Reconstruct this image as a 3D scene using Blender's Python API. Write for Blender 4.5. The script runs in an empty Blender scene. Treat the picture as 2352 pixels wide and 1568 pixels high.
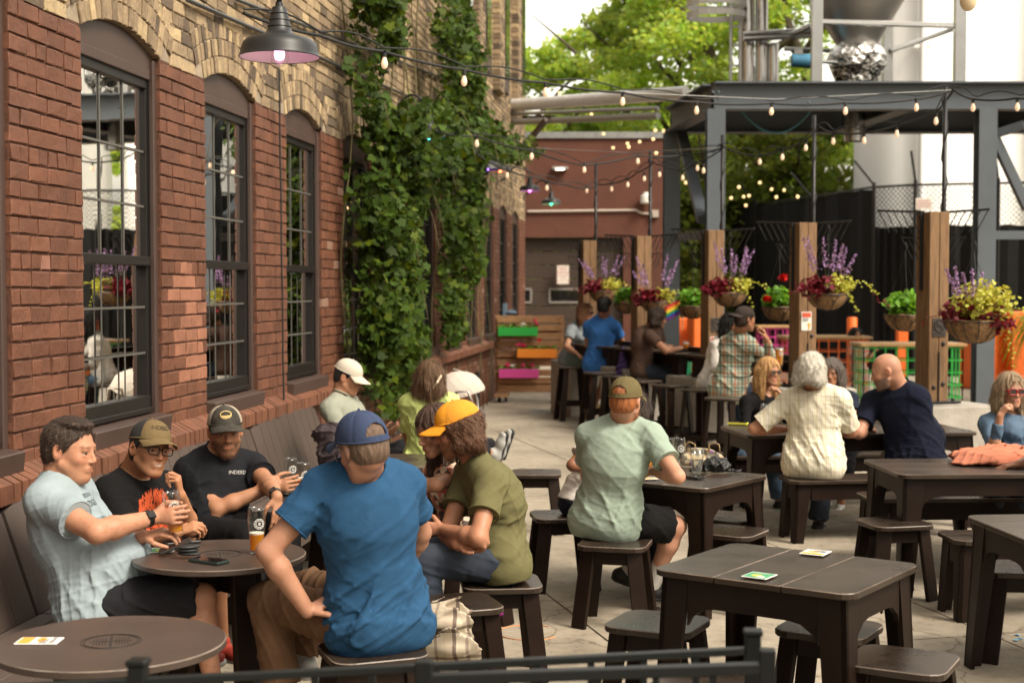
import bpy, math, random
import numpy as np
from mathutils import Vector, Matrix, Euler
R_=random.Random(7); PI=math.pi
sc=bpy.context.scene; COL=sc.collection
# ---------------------------------------------------------------- camera
FPX=3267.0; HZ=662.0; H=1.86; CXP,CYP=1176.0,784.0
TH=math.atan((1555-1176)/FPX*math.cos(.037)); PIT=math.atan((CYP-HZ)/FPX)
SN,CS=math.sin(TH),math.cos(TH)
def ray(x,y):
    a=(x-CXP)/FPX; b=-(y-CYP)/FPX
    f=math.cos(PIT)+b*math.sin(PIT); z=-math.sin(PIT)+b*math.cos(PIT)
    a/=f; z/=f
    return (a*CS-SN, a*SN+CS, z)
def P(x,y,d): r=ray(x,y); return Vector((r[0]*d,r[1]*d,H+r[2]*d))     # point at forward distance d
def G(x,y,z=0.): r=ray(x,y); return P(x,y,(z-H)/r[2])                 # point on the level z
def WX(x,y,X): r=ray(x,y); return P(x,y,X/r[0])                       # point on the wall plane
def V(r,a,u): return Vector((r*CS-a*SN, r*SN+a*CS, u))                # direction right / away / up
def proj(p):
    u=p[0]*CS+p[1]*SN; d=-p[0]*SN+p[1]*CS; z=p[2]-H
    f=d*math.cos(PIT)-z*math.sin(PIT); v=d*math.sin(PIT)+z*math.cos(PIT)
    return CXP+FPX*u/f, CYP-FPX*v/f
cam=bpy.data.cameras.new('camera'); co=bpy.data.objects.new('camera',cam); COL.objects.link(co)
co.location=(0,0,H); co.rotation_euler=(PI/2-PIT,0,TH); cam.sensor_width=36; cam.lens=FPX/2352*36; cam.clip_end=600; cam.clip_start=.05
cam.dof.use_dof=True; cam.dof.focus_distance=6.6; cam.dof.aperture_fstop=3.2
sc.camera=co
# ---------------------------------------------------------------- materials
_M={}
def mat(name,col,rough=.6,metal=0.,bump=None,var=None,attr=False,emit=None,alpha=None,trans=0,spec=.5,stretch=None,coat=0,sheen=0,fn=None,sss=0):
    if name in _M: return _M[name]
    m=bpy.data.materials.new(name); m.use_nodes=True; n=m.node_tree; b=n.nodes['Principled BSDF']; L=n.links.new
    b.inputs['Base Color'].default_value=(*col,1); b.inputs['Roughness'].default_value=rough; b.inputs['Metallic'].default_value=metal
    b.inputs['Specular IOR Level'].default_value=spec
    if coat: b.inputs['Coat Weight'].default_value=coat; b.inputs['Coat Roughness'].default_value=.15
    if sheen: b.inputs['Sheen Weight'].default_value=sheen
    if sss: b.inputs['Subsurface Weight'].default_value=sss; b.inputs['Subsurface Radius'].default_value=(.02,.008,.004)
    if trans: b.inputs['Transmission Weight'].default_value=trans
    if alpha is not None: b.inputs['Alpha'].default_value=alpha
    if emit: b.inputs['Emission Color'].default_value=(*emit[0],1); b.inputs['Emission Strength'].default_value=emit[1]
    tc=n.nodes.new('ShaderNodeTexCoord'); src=tc.outputs['Object']
    if stretch:
        mp=n.nodes.new('ShaderNodeMapping'); mp.inputs['Scale'].default_value=stretch; L(src,mp.inputs['Vector']); src=mp.outputs['Vector']
    cur=None
    if attr:
        a=n.nodes.new('ShaderNodeAttribute'); a.attribute_name='Col'; cur=a.outputs['Color']
    if var:
        nz=n.nodes.new('ShaderNodeTexNoise'); nz.inputs['Scale'].default_value=var[0]; nz.inputs['Detail'].default_value=var[2] if len(var)>2 else 6; nz.inputs['Roughness'].default_value=.65
        L(src,nz.inputs['Vector'])
        mr=n.nodes.new('ShaderNodeMapRange'); mr.inputs['From Min'].default_value=.3; mr.inputs['From Max'].default_value=.7
        mr.inputs['To Min'].default_value=1-var[1]; mr.inputs['To Max'].default_value=1+var[1]; L(nz.outputs['Fac'],mr.inputs['Value'])
        mx=n.nodes.new('ShaderNodeVectorMath'); mx.operation='SCALE'
        if cur is not None: L(cur,mx.inputs[0])
        else: mx.inputs[0].default_value=col
        L(mr.outputs['Result'],mx.inputs['Scale']); cur=mx.outputs['Vector']
        mr2=n.nodes.new('ShaderNodeMapRange'); mr2.inputs['To Min'].default_value=max(.02,rough-.12); mr2.inputs['To Max'].default_value=min(1,rough+.12)
        L(nz.outputs['Fac'],mr2.inputs['Value']); L(mr2.outputs['Result'],b.inputs['Roughness'])
    if fn: cur=fn(n,L,src,cur)
    if cur is not None: L(cur,b.inputs['Base Color'])
    if bump:
        nb=n.nodes.new('ShaderNodeTexNoise'); nb.inputs['Scale'].default_value=bump[0]; nb.inputs['Detail'].default_value=8; L(src,nb.inputs['Vector'])
        bp=n.nodes.new('ShaderNodeBump'); bp.inputs['Strength'].default_value=bump[1]; bp.inputs['Distance'].default_value=bump[2] if len(bump)>2 else .01
        L(nb.outputs['Fac'],bp.inputs['Height']); L(bp.outputs['Normal'],b.inputs['Normal'])
    _M[name]=m; return m
def ramp(n,stops,inp,L,mode='LINEAR'):
    r=n.nodes.new('ShaderNodeValToRGB'); r.color_ramp.interpolation=mode; e=r.color_ramp.elements
    while len(e)<len(stops): e.new(.5)
    for i,(p,c) in enumerate(stops): e[i].position=p; e[i].color=(*c,1)
    L(inp,r.inputs['Fac']); return r.outputs['Color']
def stripes(axis_scales,stopsets,base):
    # bands woven into cloth: for each (axis, scale, stops) multiply a ramp over a repeating coordinate
    def f(n,L,src,cur):
        sx=n.nodes.new('ShaderNodeSeparateXYZ'); L(src,sx.inputs[0]); out=None
        for (ax,sca),st in zip(axis_scales,stopsets):
            m=n.nodes.new('ShaderNodeMath'); m.operation='MULTIPLY'; m.inputs[1].default_value=sca; L(sx.outputs[ax],m.inputs[0])
            fr=n.nodes.new('ShaderNodeMath'); fr.operation='FRACT'; L(m.outputs[0],fr.inputs[0])
            c=ramp(n,st,fr.outputs[0],L,'CONSTANT')
            if out is None: out=c
            else:
                v=n.nodes.new('ShaderNodeVectorMath'); v.operation='MULTIPLY'; L(out,v.inputs[0]); L(c,v.inputs[1]); out=v.outputs['Vector']
        return out
    return f
# ---------------------------------------------------------------- objects
def wloc(o):
    v=Vector((0,0,0))
    while o is not None: v+=o.location; o=o.parent
    return v
def tag(o,label=None,cat=None,group=None,kind=None):
    if label: o['label']=label
    if cat: o['category']=cat
    if group: o['group']=group
    if kind: o['kind']=kind
    return o
def empty(name,loc,label=None,cat=None,group=None):
    o=bpy.data.objects.new(name,None); COL.objects.link(o); o.location=loc; o.empty_display_size=.1
    return tag(o,label,cat,group)
class MB:
    def __init__(s): s.v=[]; s.f=[]; s.m=[]; s.c=[]
    def add(s,vs,fs,m=0,col=None):
        o=len(s.v); s.v+=[tuple(v) for v in vs]; s.f+=[tuple(i+o for i in f) for f in fs]; s.m+=[m]*len(fs)
        s.c+=[col if col else (1,1,1)]*len(vs)
    def box(s,c,size,R=None,m=0,col=None,bev=0.,taper=1.):
        c=Vector(c); hx,hy,hz=[k/2 for k in size]; vs=[]; e=min(bev,hx*.9,hy*.9,hz*.9)
        if e<=0:
            for z in(-hz,hz):
                t=taper if z<0 else 1
                for x,y in((-hx,-hy),(hx,-hy),(hx,hy),(-hx,hy)): vs.append(Vector((x*t,y*t,z)))
            fs=[(3,2,1,0),(4,5,6,7),(0,1,5,4),(1,2,6,5),(2,3,7,6),(3,0,4,7)]
        else:
            rings=[(-hz,e),(-hz+e,0),(hz-e,0),(hz,e)]
            for z,i in rings:
                t=taper+(1-taper)*(z+hz)/(2*hz)
                for x,y in((-hx+e,-hy+i),(hx-e,-hy+i),(hx-i,-hy+e),(hx-i,hy-e),(hx-e,hy-i),(-hx+e,hy-i),(-hx+i,hy-e),(-hx+i,-hy+e)): vs.append(Vector((x*t,y*t,z)))
            fs=[tuple(range(7,-1,-1)),tuple(range(24,32))]
            for r in range(3):
                for k in range(8): a=r*8+k; b=r*8+(k+1)%8; fs.append((a,b,b+8,a+8))
        if R is not None: vs=[R@v for v in vs]
        s.add([v+c for v in vs],fs,m,col)
    def bar(s,a,b,w,t,m=0,up=(0,0,1),bev=0.,w2=None,col=None):
        a=Vector(a);b=Vector(b); z=(b-a); l=z.length; z.normalize(); u=Vector(up)
        x=u.cross(z)
        if x.length<1e-4: x=Vector((1,0,0)).cross(z)
        x.normalize(); y=z.cross(x); Rm=Matrix((x,y,z)).transposed()
        s.box((a+b)/2,(w,t,l),Rm,m,col,bev,taper=(w2/w if w2 else 1))
    def cyl(s,a,b,r,r2=None,n=16,m=0,cap=True,col=None):
        a=Vector(a);b=Vector(b); r2=r if r2 is None else r2; z=(b-a).normalized()
        x=z.orthogonal().normalized(); y=z.cross(x); vs=[]
        for q,rr in((a,r),(b,r2)):
            for k in range(n): t=2*PI*k/n; vs.append(q+x*(rr*math.cos(t))+y*(rr*math.sin(t)))
        fs=[(k,(k+1)%n,n+(k+1)%n,n+k) for k in range(n)]
        if cap: fs+=[tuple(range(n-1,-1,-1)),tuple(range(n,2*n))]
        s.add(vs,fs,m,col)
    def tube(s,pts,r,n=8,m=0,closed=False,col=None,flat=1.):
        pts=[Vector(p) for p in pts]; N=len(pts); vs=[]; prev=None
        for i,p in enumerate(pts):
            if closed: t=pts[(i+1)%N]-pts[i-1]
            else: t=pts[min(i+1,N-1)]-pts[max(i-1,0)]
            t.normalize()
            x=(prev-t*prev.dot(t)) if prev is not None else t.orthogonal()
            if x.length<1e-5: x=t.orthogonal()
            x.normalize(); prev=x; y=t.cross(x); rr=r[i] if isinstance(r,(list,tuple)) else r
            for k in range(n): a=2*PI*k/n; vs.append(p+x*(rr*math.cos(a))+y*(rr*flat*math.sin(a)))
        fs=[]
        for i in range(N if closed else N-1):
            j=(i+1)%N
            for k in range(n): fs.append((i*n+k,i*n+(k+1)%n,j*n+(k+1)%n,j*n+k))
        if not closed: fs+=[tuple(range(n-1,-1,-1)),tuple(range((N-1)*n,N*n))]
        s.add(vs,fs,m,col)
    def lathe(s,prof,c,n=32,m=0,axis=(0,0,1),capb=False,capt=False):
        c=Vector(c); z=Vector(axis).normalized(); x=z.orthogonal().normalized() if abs(z.z)<.999 else Vector((1,0,0)); y=z.cross(x); vs=[]
        for r,h in prof:
            for k in range(n): a=2*PI*k/n; vs.append(c+z*h+x*(r*math.cos(a))+y*(r*math.sin(a)))
        fs=[]
        for i in range(len(prof)-1):
            for k in range(n): fs.append((i*n+k,i*n+(k+1)%n,(i+1)*n+(k+1)%n,(i+1)*n+k))
        if capb: fs.append(tuple(range(n-1,-1,-1)))
        if capt: fs.append(tuple(range((len(prof)-1)*n,len(prof)*n)))
        s.add(vs,fs,m)
    def slab(s,out,z0,z1,bev=.005,m=0,em=None):
        # outline (ccw, local x y) extruded with a small chamfer
        n=len(out); cx=sum(p[0] for p in out)/n; cy=sum(p[1] for p in out)/n; vs=[]
        def ins(e):
            r=[]
            for x,y in out:
                d=math.hypot(x-cx,y-cy); r.append((x-(x-cx)/d*e,y-(y-cy)/d*e))
            return r
        for z,e in((z0,bev),(z0+bev,0),(z1-bev,0),(z1,bev)):
            for x,y in ins(e): vs.append((x,y,z))
        fs=[tuple(range(n-1,-1,-1)),tuple(range(3*n,4*n))]
        for r in range(3):
            for k in range(n): fs.append((r*n+k,r*n+(k+1)%n,(r+1)*n+(k+1)%n,(r+1)*n+k))
        s.add(vs,fs,m)
        if em is not None: s.m[-n:]=[em]*n
    def sphere(s,c,r,n=12,m=0,sc3=(1,1,1),R=None):
        c=Vector(c); vs=[]; rows=n//2+1
        for i in range(rows+1):
            ph=PI*i/rows
            for k in range(n):
                v=Vector((math.sin(ph)*math.cos(2*PI*k/n)*r*sc3[0],math.sin(ph)*math.sin(2*PI*k/n)*r*sc3[1],math.cos(ph)*r*sc3[2]))
                vs.append(c+(R@v if R is not None else v))
        fs=[(i*n+k,(i+1)*n+k,(i+1)*n+(k+1)%n,i*n+(k+1)%n) for i in range(rows) for k in range(n)]
        s.add(vs,fs,m)
    def xf(s,M,start=0): s.v[start:]=[tuple(M@Vector(v)) for v in s.v[start:]]
    def build(s,name,mats,parent=None,origin=None,smooth=False,auto=None):
        if not isinstance(mats,(list,tuple)): mats=[mats]
        V_=np.array(s.v,dtype=np.float64).reshape(-1,3)
        if parent is not None: off=wloc(parent)
        elif origin is not None: off=Vector(origin)
        else: off=Vector(((V_[:,0].min()+V_[:,0].max())/2,(V_[:,1].min()+V_[:,1].max())/2,V_[:,2].min()))
        me=bpy.data.meshes.new(name); me.from_pydata((V_-np.array(off)).tolist(),[],s.f)
        for m in mats: me.materials.append(m)
        if len(mats)>1: me.polygons.foreach_set('material_index',s.m)
        if any(c!=(1,1,1) for c in s.c):
            a=me.color_attributes.new('Col','FLOAT_COLOR','POINT'); a.data.foreach_set('color',np.hstack([np.array(s.c),np.ones((len(s.c),1))]).ravel())
        if smooth or auto:
            me.polygons.foreach_set('use_smooth',[True]*len(me.polygons))
            if auto: me.set_sharp_from_angle(angle=math.radians(auto))
        me.update()
        o=bpy.data.objects.new(name,me); COL.objects.link(o)
        if parent is not None: o.parent=parent; o.location=(0,0,0)
        else: o.location=off
        return o
def kids(o): return [c for c in bpy.data.objects if c.parent==o]
def copy_tree(o,parent=None,memo=None):
    c=o.copy(); COL.objects.link(c)
    if parent is not None: c.parent=parent
    for ch in kids(o): copy_tree(ch,c)
    return c
def place(o,loc,rz=0,label=None,group=None):
    o.location=loc; o.rotation_euler=(0,0,rz)
    if label: o['label']=label
    if group: o['group']=group
    return o
def rrect(w,d,r,n=5):
    pts=[]
    for cx_,cy_,a0 in((w/2-r,d/2-r,0),(-w/2+r,d/2-r,90),(-w/2+r,-d/2+r,180),(w/2-r,-d/2+r,270)):
        for k in range(n+1): a=math.radians(a0+90*k/n); pts.append((cx_+r*math.cos(a),cy_+r*math.sin(a)))
    return pts
def circ(r,n=48): return [(r*math.cos(2*PI*k/n),r*math.sin(2*PI*k/n)) for k in range(n)]
_T={}
def text(mb,s,size,origin,xd,yd,m=0,ext=.0008):
    # lettering as a flat mesh laid on a surface: origin is the centre of the word
    if s not in _T:
        cu=bpy.data.curves.new('lettering','FONT'); cu.body=s; cu.size=1; cu.align_x='CENTER'; cu.align_y='CENTER'; cu.resolution_u=2
        ob=bpy.data.objects.new('lettering',cu); COL.objects.link(ob)
        me=bpy.data.meshes.new_from_object(ob.evaluated_get(bpy.context.evaluated_depsgraph_get()))
        _T[s]=([v.co.copy() for v in me.vertices],[tuple(p.vertices) for p in me.polygons])
        bpy.data.objects.remove(ob); bpy.data.meshes.remove(me); bpy.data.curves.remove(cu)
    vs,fs=_T[s]; xd=Vector(xd).normalized(); yd=Vector(yd).normalized(); nn=xd.cross(yd)
    mb.add([Vector(origin)+xd*(v.x*size)+yd*(v.y*size)+nn*ext for v in vs],fs,m)
# ---------------------------------------------------------------- palette
BROWN=mat('dark_brown_plastic',(.0135,.0070,.0045),.45,var=(3,.25),bump=(60,.12,.002),spec=.17)
BROWNTOP=mat('worn_lit_brown_plastic',(.036,.0245,.0175),.30,var=(3.2,.5,12),bump=(40,.15,.002),spec=.36)  # tops: wear, plus sky reflection put into the lighter colour
WORNLIT=mat('worn_highlight_edge',(.15,.115,.09),.38,var=(6,.6))  # edge wear, with the edge highlight painted into the same pale colour
BENCH=mat('brown_bench_plastic',(.080,.058,.048),.42,var=(1.5,.10),bump=(80,.08,.002))
CASING=mat('brown_window_casing',(.060,.035,.028),.5,var=(4,.15),stretch=(1,1,.3))
SASH=mat('bronze_sash',(.013,.011,.010),.4,spec=.3)
BLACKM=mat('black_metal',(.015,.014,.014),.42,metal=.3)
GALV=mat('galvanised_steel',(.45,.45,.44),.35,metal=.9,var=(8,.15))
STAIN=mat('stainless_steel',(.62,.61,.60),.24,metal=1.,var=(3,.08))
STEEL=mat('grey_blue_painted_steel',(.085,.10,.118),.55,var=(2,.12))
WOOD=mat('weathered_post_wood',(.185,.102,.046),.75,var=(5,.4),stretch=(6,6,.7),bump=(12,.3,.01))
PALLET=mat('pallet_pine',(.34,.18,.085),.7,var=(5,.35),stretch=(1,1,5),bump=(10,.2))
CONC=mat('block_concrete',(.34,.31,.27),.9,var=(3,.25),bump=(30,.5,.01))
RUBBER=mat('black_rubber',(.012,.012,.012),.7)
ORANGE=mat('orange_paint',(.78,.15,.02),.5,var=(3,.08)); GREENP=mat('green_paint',(.02,.36,.05),.45); PINKP=mat('pink_paint',(.60,.06,.28),.45); EMERALD=mat('emerald_paint',(.0,.30,.14),.4)
TABTOP=mat('varnished_pine',(.45,.27,.12),.45,var=(4,.3),stretch=(.6,6,1))
def thin_glass(nm,ior=1.5,tint=(.97,.98,.97)):
    m=bpy.data.materials.new(nm); m.use_nodes=True; n=m.node_tree; n.nodes.clear(); L=n.links.new
    o=n.nodes.new('ShaderNodeOutputMaterial'); mx=n.nodes.new('ShaderNodeMixShader'); g=n.nodes.new('ShaderNodeBsdfGlossy'); t=n.nodes.new('ShaderNodeBsdfTransparent')
    g.inputs['Roughness'].default_value=.03; t.inputs['Color'].default_value=(*tint,1); lw=n.nodes.new('ShaderNodeLayerWeight'); lw.inputs['Blend'].default_value=.5; pw_=n.nodes.new('ShaderNodeMath'); pw_.operation='POWER'; pw_.inputs[1].default_value=3.2; L(lw.outputs['Facing'],pw_.inputs[0]); f=n.nodes.new('ShaderNodeMath'); f.operation='MULTIPLY_ADD'; f.inputs[1].default_value=.75; f.inputs[2].default_value=.05; L(pw_.outputs[0],f.inputs[0])
    L(f.outputs[0],mx.inputs[0]); L(t.outputs[0],mx.inputs[1]); L(g.outputs[0],mx.inputs[2]); L(mx.outputs[0],o.inputs['Surface']); return m
GLASS=thin_glass('clear_glass')

def pane(name='window_glass'):
    m=mat(name,(.012,.013,.012),.02,spec=.5); return m
PANE=mat('window_glass',(.010,.010,.010),.025,spec=1.0,coat=.6,bump=(.9,.05,.02))
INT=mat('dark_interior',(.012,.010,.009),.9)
# ---------------------------------------------------------------- ground
m=bpy.data.materials.new('concrete_paving'); m.use_nodes=True; n=m.node_tree; L=n.links.new; b=n.nodes['Principled BSDF']
tc=n.nodes.new('ShaderNodeTexCoord'); mp=n.nodes.new('ShaderNodeMapping'); L(tc.outputs['Object'],mp.inputs['Vector'])
n1=n.nodes.new('ShaderNodeTexNoise'); n1.inputs['Scale'].default_value=.8; n1.inputs['Detail'].default_value=10; n1.inputs['Roughness'].default_value=.6; L(mp.outputs[0],n1.inputs['Vector'])
c1=ramp(n,[(.28,(.21,.175,.13)),(.5,(.34,.29,.222)),(.72,(.41,.355,.275))],n1.outputs['Fac'],L)
n2=n.nodes.new('ShaderNodeTexNoise'); n2.inputs['Scale'].default_value=9; n2.inputs['Detail'].default_value=12; n2.inputs['Roughness'].default_value=.75; L(mp.outputs[0],n2.inputs['Vector'])
c2=ramp(n,[(.32,(.35,.33,.30)),(.43,(.82,.81,.80)),(.6,(1,1,1)),(.75,(1.1,1.1,1.1))],n2.outputs['Fac'],L)
mu=n.nodes.new('ShaderNodeVectorMath'); mu.operation='MULTIPLY'; L(c1,mu.inputs[0]); L(c2,mu.inputs[1])
vo=n.nodes.new('ShaderNodeTexVoronoi'); vo.feature='DISTANCE_TO_EDGE'; vo.inputs['Scale'].default_value=.55
nw=n.nodes.new('ShaderNodeTexNoise'); nw.inputs['Scale'].default_value=4; nw.inputs['Detail'].default_value=6; L(mp.outputs[0],nw.inputs['Vector'])
ad=n.nodes.new('ShaderNodeVectorMath'); ad.operation='MULTIPLY_ADD'; ad.inputs[1].default_value=(.35,.35,.35); L(nw.outputs['Color'],ad.inputs[0]); L(mp.outputs[0],ad.inputs[2]); L(ad.outputs[0],vo.inputs['Vector'])
c3=ramp(n,[(0,(.45,.42,.38)),(.006,(1,1,1))],vo.outputs['Distance'],L)
mu2=n.nodes.new('ShaderNodeVectorMath'); mu2.operation='MULTIPLY'; L(mu.outputs[0],mu2.inputs[0]); L(c3,mu2.inputs[1]); L(mu2.outputs[0],b.inputs['Base Color'])
b.inputs['Roughness'].default_value=.85
bp=n.nodes.new('ShaderNodeBump'); bp.inputs['Strength'].default_value=.35; bp.inputs['Distance'].default_value=.01; L(n2.outputs['Fac'],bp.inputs['Height']); L(bp.outputs['Normal'],b.inputs['Normal'])
GROUNDM=m
g=MB(); g.add([(-150,-60,-.012),(150,-60,-.012),(150,300,-.012),(-150,300,-.012)],[(0,1,2,3)])
tag(g.build('ground',mat('joint_soil',(.07,.055,.04),.95,var=(5,.3)),origin=(0,0,0)),kind='structure')
# paving slabs 2.0 x 2.4 m laid at 21 degrees, open joints between them
ga=-math.radians(21.0); ex=Vector((math.cos(ga),math.sin(ga),0)); ey=Vector((-math.sin(ga),math.cos(ga),0)); ex=Vector((.934,.357,0)); ey=Vector((-.357,.934,0))
o0=G(1176,1302); pv=MB()
for i in range(-12,14):
    for j in range(-8,18):
        c=o0+ex*(2.04*i+1.02)+ey*(2.75*j-1.05+ .0)
        w,d=2.04-.012,2.75-.010
        a=[c+ex*sx*w/2+ey*sy*d/2 for sx,sy in((-1,-1),(1,-1),(1,1),(-1,1))]
        dz=R_.uniform(-.0015,.0015)
        vs=[Vector((q.x,q.y,-.02)) for q in a]+[Vector((q.x,q.y,dz)) for q in a]
        pv.add(vs,[(4,5,6,7),(0,1,5,4),(1,2,6,5),(2,3,7,6),(3,0,4,7)])
tag(pv.build('paving',GROUNDM,origin=(0,0,0)),kind='structure')
ch=MB()
def chalk(p,q,w,mi):
    p=G(*p);q=G(*q); d=(q-p).normalized(); x=Vector((-d.y,d.x,0))*w; z=Vector((0,0,.004)); ch.add([p-x+z,q-x+z,q+x+z,p+x+z],[(0,1,2,3)],mi)
for k in range(9):
    x0=1170+R_.uniform(0,100); y0=944+R_.uniform(-3,6); chalk((x0,y0),(x0+R_.uniform(30,60),y0+R_.uniform(-2,3)),.02,R_.choice([0,1,2]))
for k in range(10):
    x0=2328+R_.uniform(0,50); y0=1458+R_.uniform(0,20); chalk((x0,y0),(x0+R_.uniform(5,14),y0+R_.uniform(-4,4)),.012,1)
for k in range(12):
    x0=1830+R_.uniform(-60,70); y0=1168+R_.uniform(-8,10); chalk((x0,y0),(x0+R_.uniform(20,40),y0+R_.uniform(-3,3)),.012,2)
cc=G(1215,1452); pts=[cc+Vector((.17*math.cos(a*.2),.17*math.sin(a*.2),.004)) for a in range(5,30)]
ch.tube([(p.x,p.y,.002) for p in pts],.004,4,0)
tag(ch.build('chalk_marks',[mat('orange_chalk',(.55,.26,.12),.95),mat('blue_chalk',(.22,.40,.52),.95),mat('green_chalk',(.28,.48,.30),.95)],origin=(0,0,0)),kind='structure')
# ---------------------------------------------------------------- brick building
W=-3.05; SP=3.22; YC=[5.70+1.93*k for k in range(-1,12)]; HW=.565; ARC=1.62; ACZ=SP+.10-ARC
def archz(y,yc): return ACZ+math.sqrt(max(0,ARC**2-(y-yc)**2))
bld=empty('brick_building',(W,6,0),'old two-storey brick building with red painted lower wall and cream brick above','building')
MORT=mat('painted_mortar',(.085,.033,.018),.85,bump=(40,.6,.01)); MORT2=mat('grey_mortar',(.30,.24,.17),.9,var=(6,.3),bump=(40,.5,.01))
PB=mat('red_painted_brick',(1,1,1),.62,attr=True,var=(5,.22,10),bump=(30,.6,.008)); CB=mat('cream_brick',(1,1,1),.85,attr=True,var=(22,.28),bump=(45,.7,.008))
Y0,Y1=3.2,28.6; ZT=9.5; BT=.0105
pw=MB(); 
def quadX(mb,x,y0,y1,z0,z1,m=0): mb.add([(x,y0,z0),(x,y1,z0),(x,y1,z1),(x,y0,z1)],[(3,2,1,0)],m)
xm=W-BT
quadX(pw,xm,Y0,Y1,0,1.0)
edges=[Y0]+[e for yc in YC for e in(yc-HW,yc+HW)]+[Y1]
edges=[e for e in edges if Y0<=e<=Y1]; edges=sorted(edges)
piers=[]; y=Y0
for yc in YC:
    a,b_=yc-HW,yc+HW
    if b_<Y0: continue
    if a>y: piers.append((y,a)); 
    y=max(y,b_)
if y<Y1: piers.append((y,Y1))
for a,b_ in piers:
    quadX(pw,xm,a,b_,1.0,SP); 
    for yy in(a,b_): pw.add([(xm,yy,1.0),(xm-.16,yy,1.0),(xm-.16,yy,SP+.1),(xm,yy,SP+.1)],[(0,1,2,3)])
up=MB()
for a,b_ in piers: quadX(up,xm,a,b_,SP,ZT)
for yc in YC:
    if yc+HW<Y0 or yc-HW>Y1: continue
    N=12
    for k in range(N):
        a=yc-HW+2*HW*k/N; c=yc-HW+2*HW*(k+1)/N; za,zc=archz(a,yc),archz(c,yc)
        up.add([(xm,a,za),(xm,c,zc),(xm,c,ZT),(xm,a,ZT)],[(3,2,1,0)]); up.add([(xm,a,za),(xm-.16,a,za),(xm-.16,c,zc),(xm,c,zc)],[(3,2,1,0)])
up.add([(xm,Y1,0),(xm-8,Y1,0),(xm-8,Y1,ZT),(xm,Y1,ZT)],[(0,1,2,3),(3,2,1,0)])
pw.build('painted_backing',MORT,bld); up.build('upper_backing',MORT2,bld)
def brick(mb,y0,y1,z0,z1,xf,dep,col,jit=.003,e=.004):
    j=lambda:R_.uniform(-jit,jit); dx=R_.uniform(-.003,.004)
    B=[(xf-dep,y0+j(),z0+j()),(xf-dep,y1+j(),z0+j()),(xf-dep,y1+j(),z1+j()),(xf-dep,y0+j(),z1+j())]
    F=[(xf+dx-.004,B[0][1],B[0][2]),(xf+dx-.004,B[1][1],B[1][2]),(xf+dx-.004,B[2][1],B[2][2]),(xf+dx-.004,B[3][1],B[3][2])]
    T=[(xf+dx+j()*.6,y0+e+j(),z0+e+j()),(xf+dx+j()*.6,y1-e+j(),z0+e+j()),(xf+dx+j()*.6,y1-e+j(),z1-e+j()),(xf+dx+j()*.6,y0+e+j(),z1-e+j())]
    mb.add(B+F+T,[(8,9,10,11)]+[(4+k,4+(k+1)%4,8+(k+1)%4,8+k) for k in range(4)]+[(k,(k+1)%4,4+(k+1)%4,4+k) for k in range(4)],0,col)
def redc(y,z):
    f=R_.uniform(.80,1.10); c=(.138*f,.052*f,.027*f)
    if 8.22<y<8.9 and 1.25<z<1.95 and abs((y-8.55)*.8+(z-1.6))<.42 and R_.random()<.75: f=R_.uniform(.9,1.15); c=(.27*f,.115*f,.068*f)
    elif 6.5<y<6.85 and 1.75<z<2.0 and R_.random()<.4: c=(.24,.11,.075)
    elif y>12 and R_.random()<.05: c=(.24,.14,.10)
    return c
def creamc():
    r=R_.random(); f=R_.uniform(.75,1.15)
    if r<.14: return (.11*f,.078*f,.052*f)
    if r<.50: return (.23*f,.165*f,.10*f)
    if r<.90: return (.33*f,.24*f,.142*f)
    return (.43*f,.32*f,.18*f)
rb=MB(); cb=MB(); CO=.084; BL=.205
row=0; z=1.02
def runrow(mb,z,segs,row,colf,far=False):
    for a,b_ in segs:
        y=a-(BL/2 if row%2 else 0)
        hdr=(row%6==5)
        while y<b_-.01:
            l=(BL*.5 if hdr else BL)*R_.uniform(.93,1.07); y0=max(y,a); y1=min(y+l-.011,b_)
            if b_-y1<.05: y1=b_
            if y1-y0>.02: brick(mb,y0,y1,z+.005,z+CO-.006,W,.10,colf(y0,z),.0036 if y0<16 else .0022)
            y=y+l
            if y1==b_: break
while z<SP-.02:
    runrow(rb,z,piers,row,redc); row+=1; z+=CO
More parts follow.
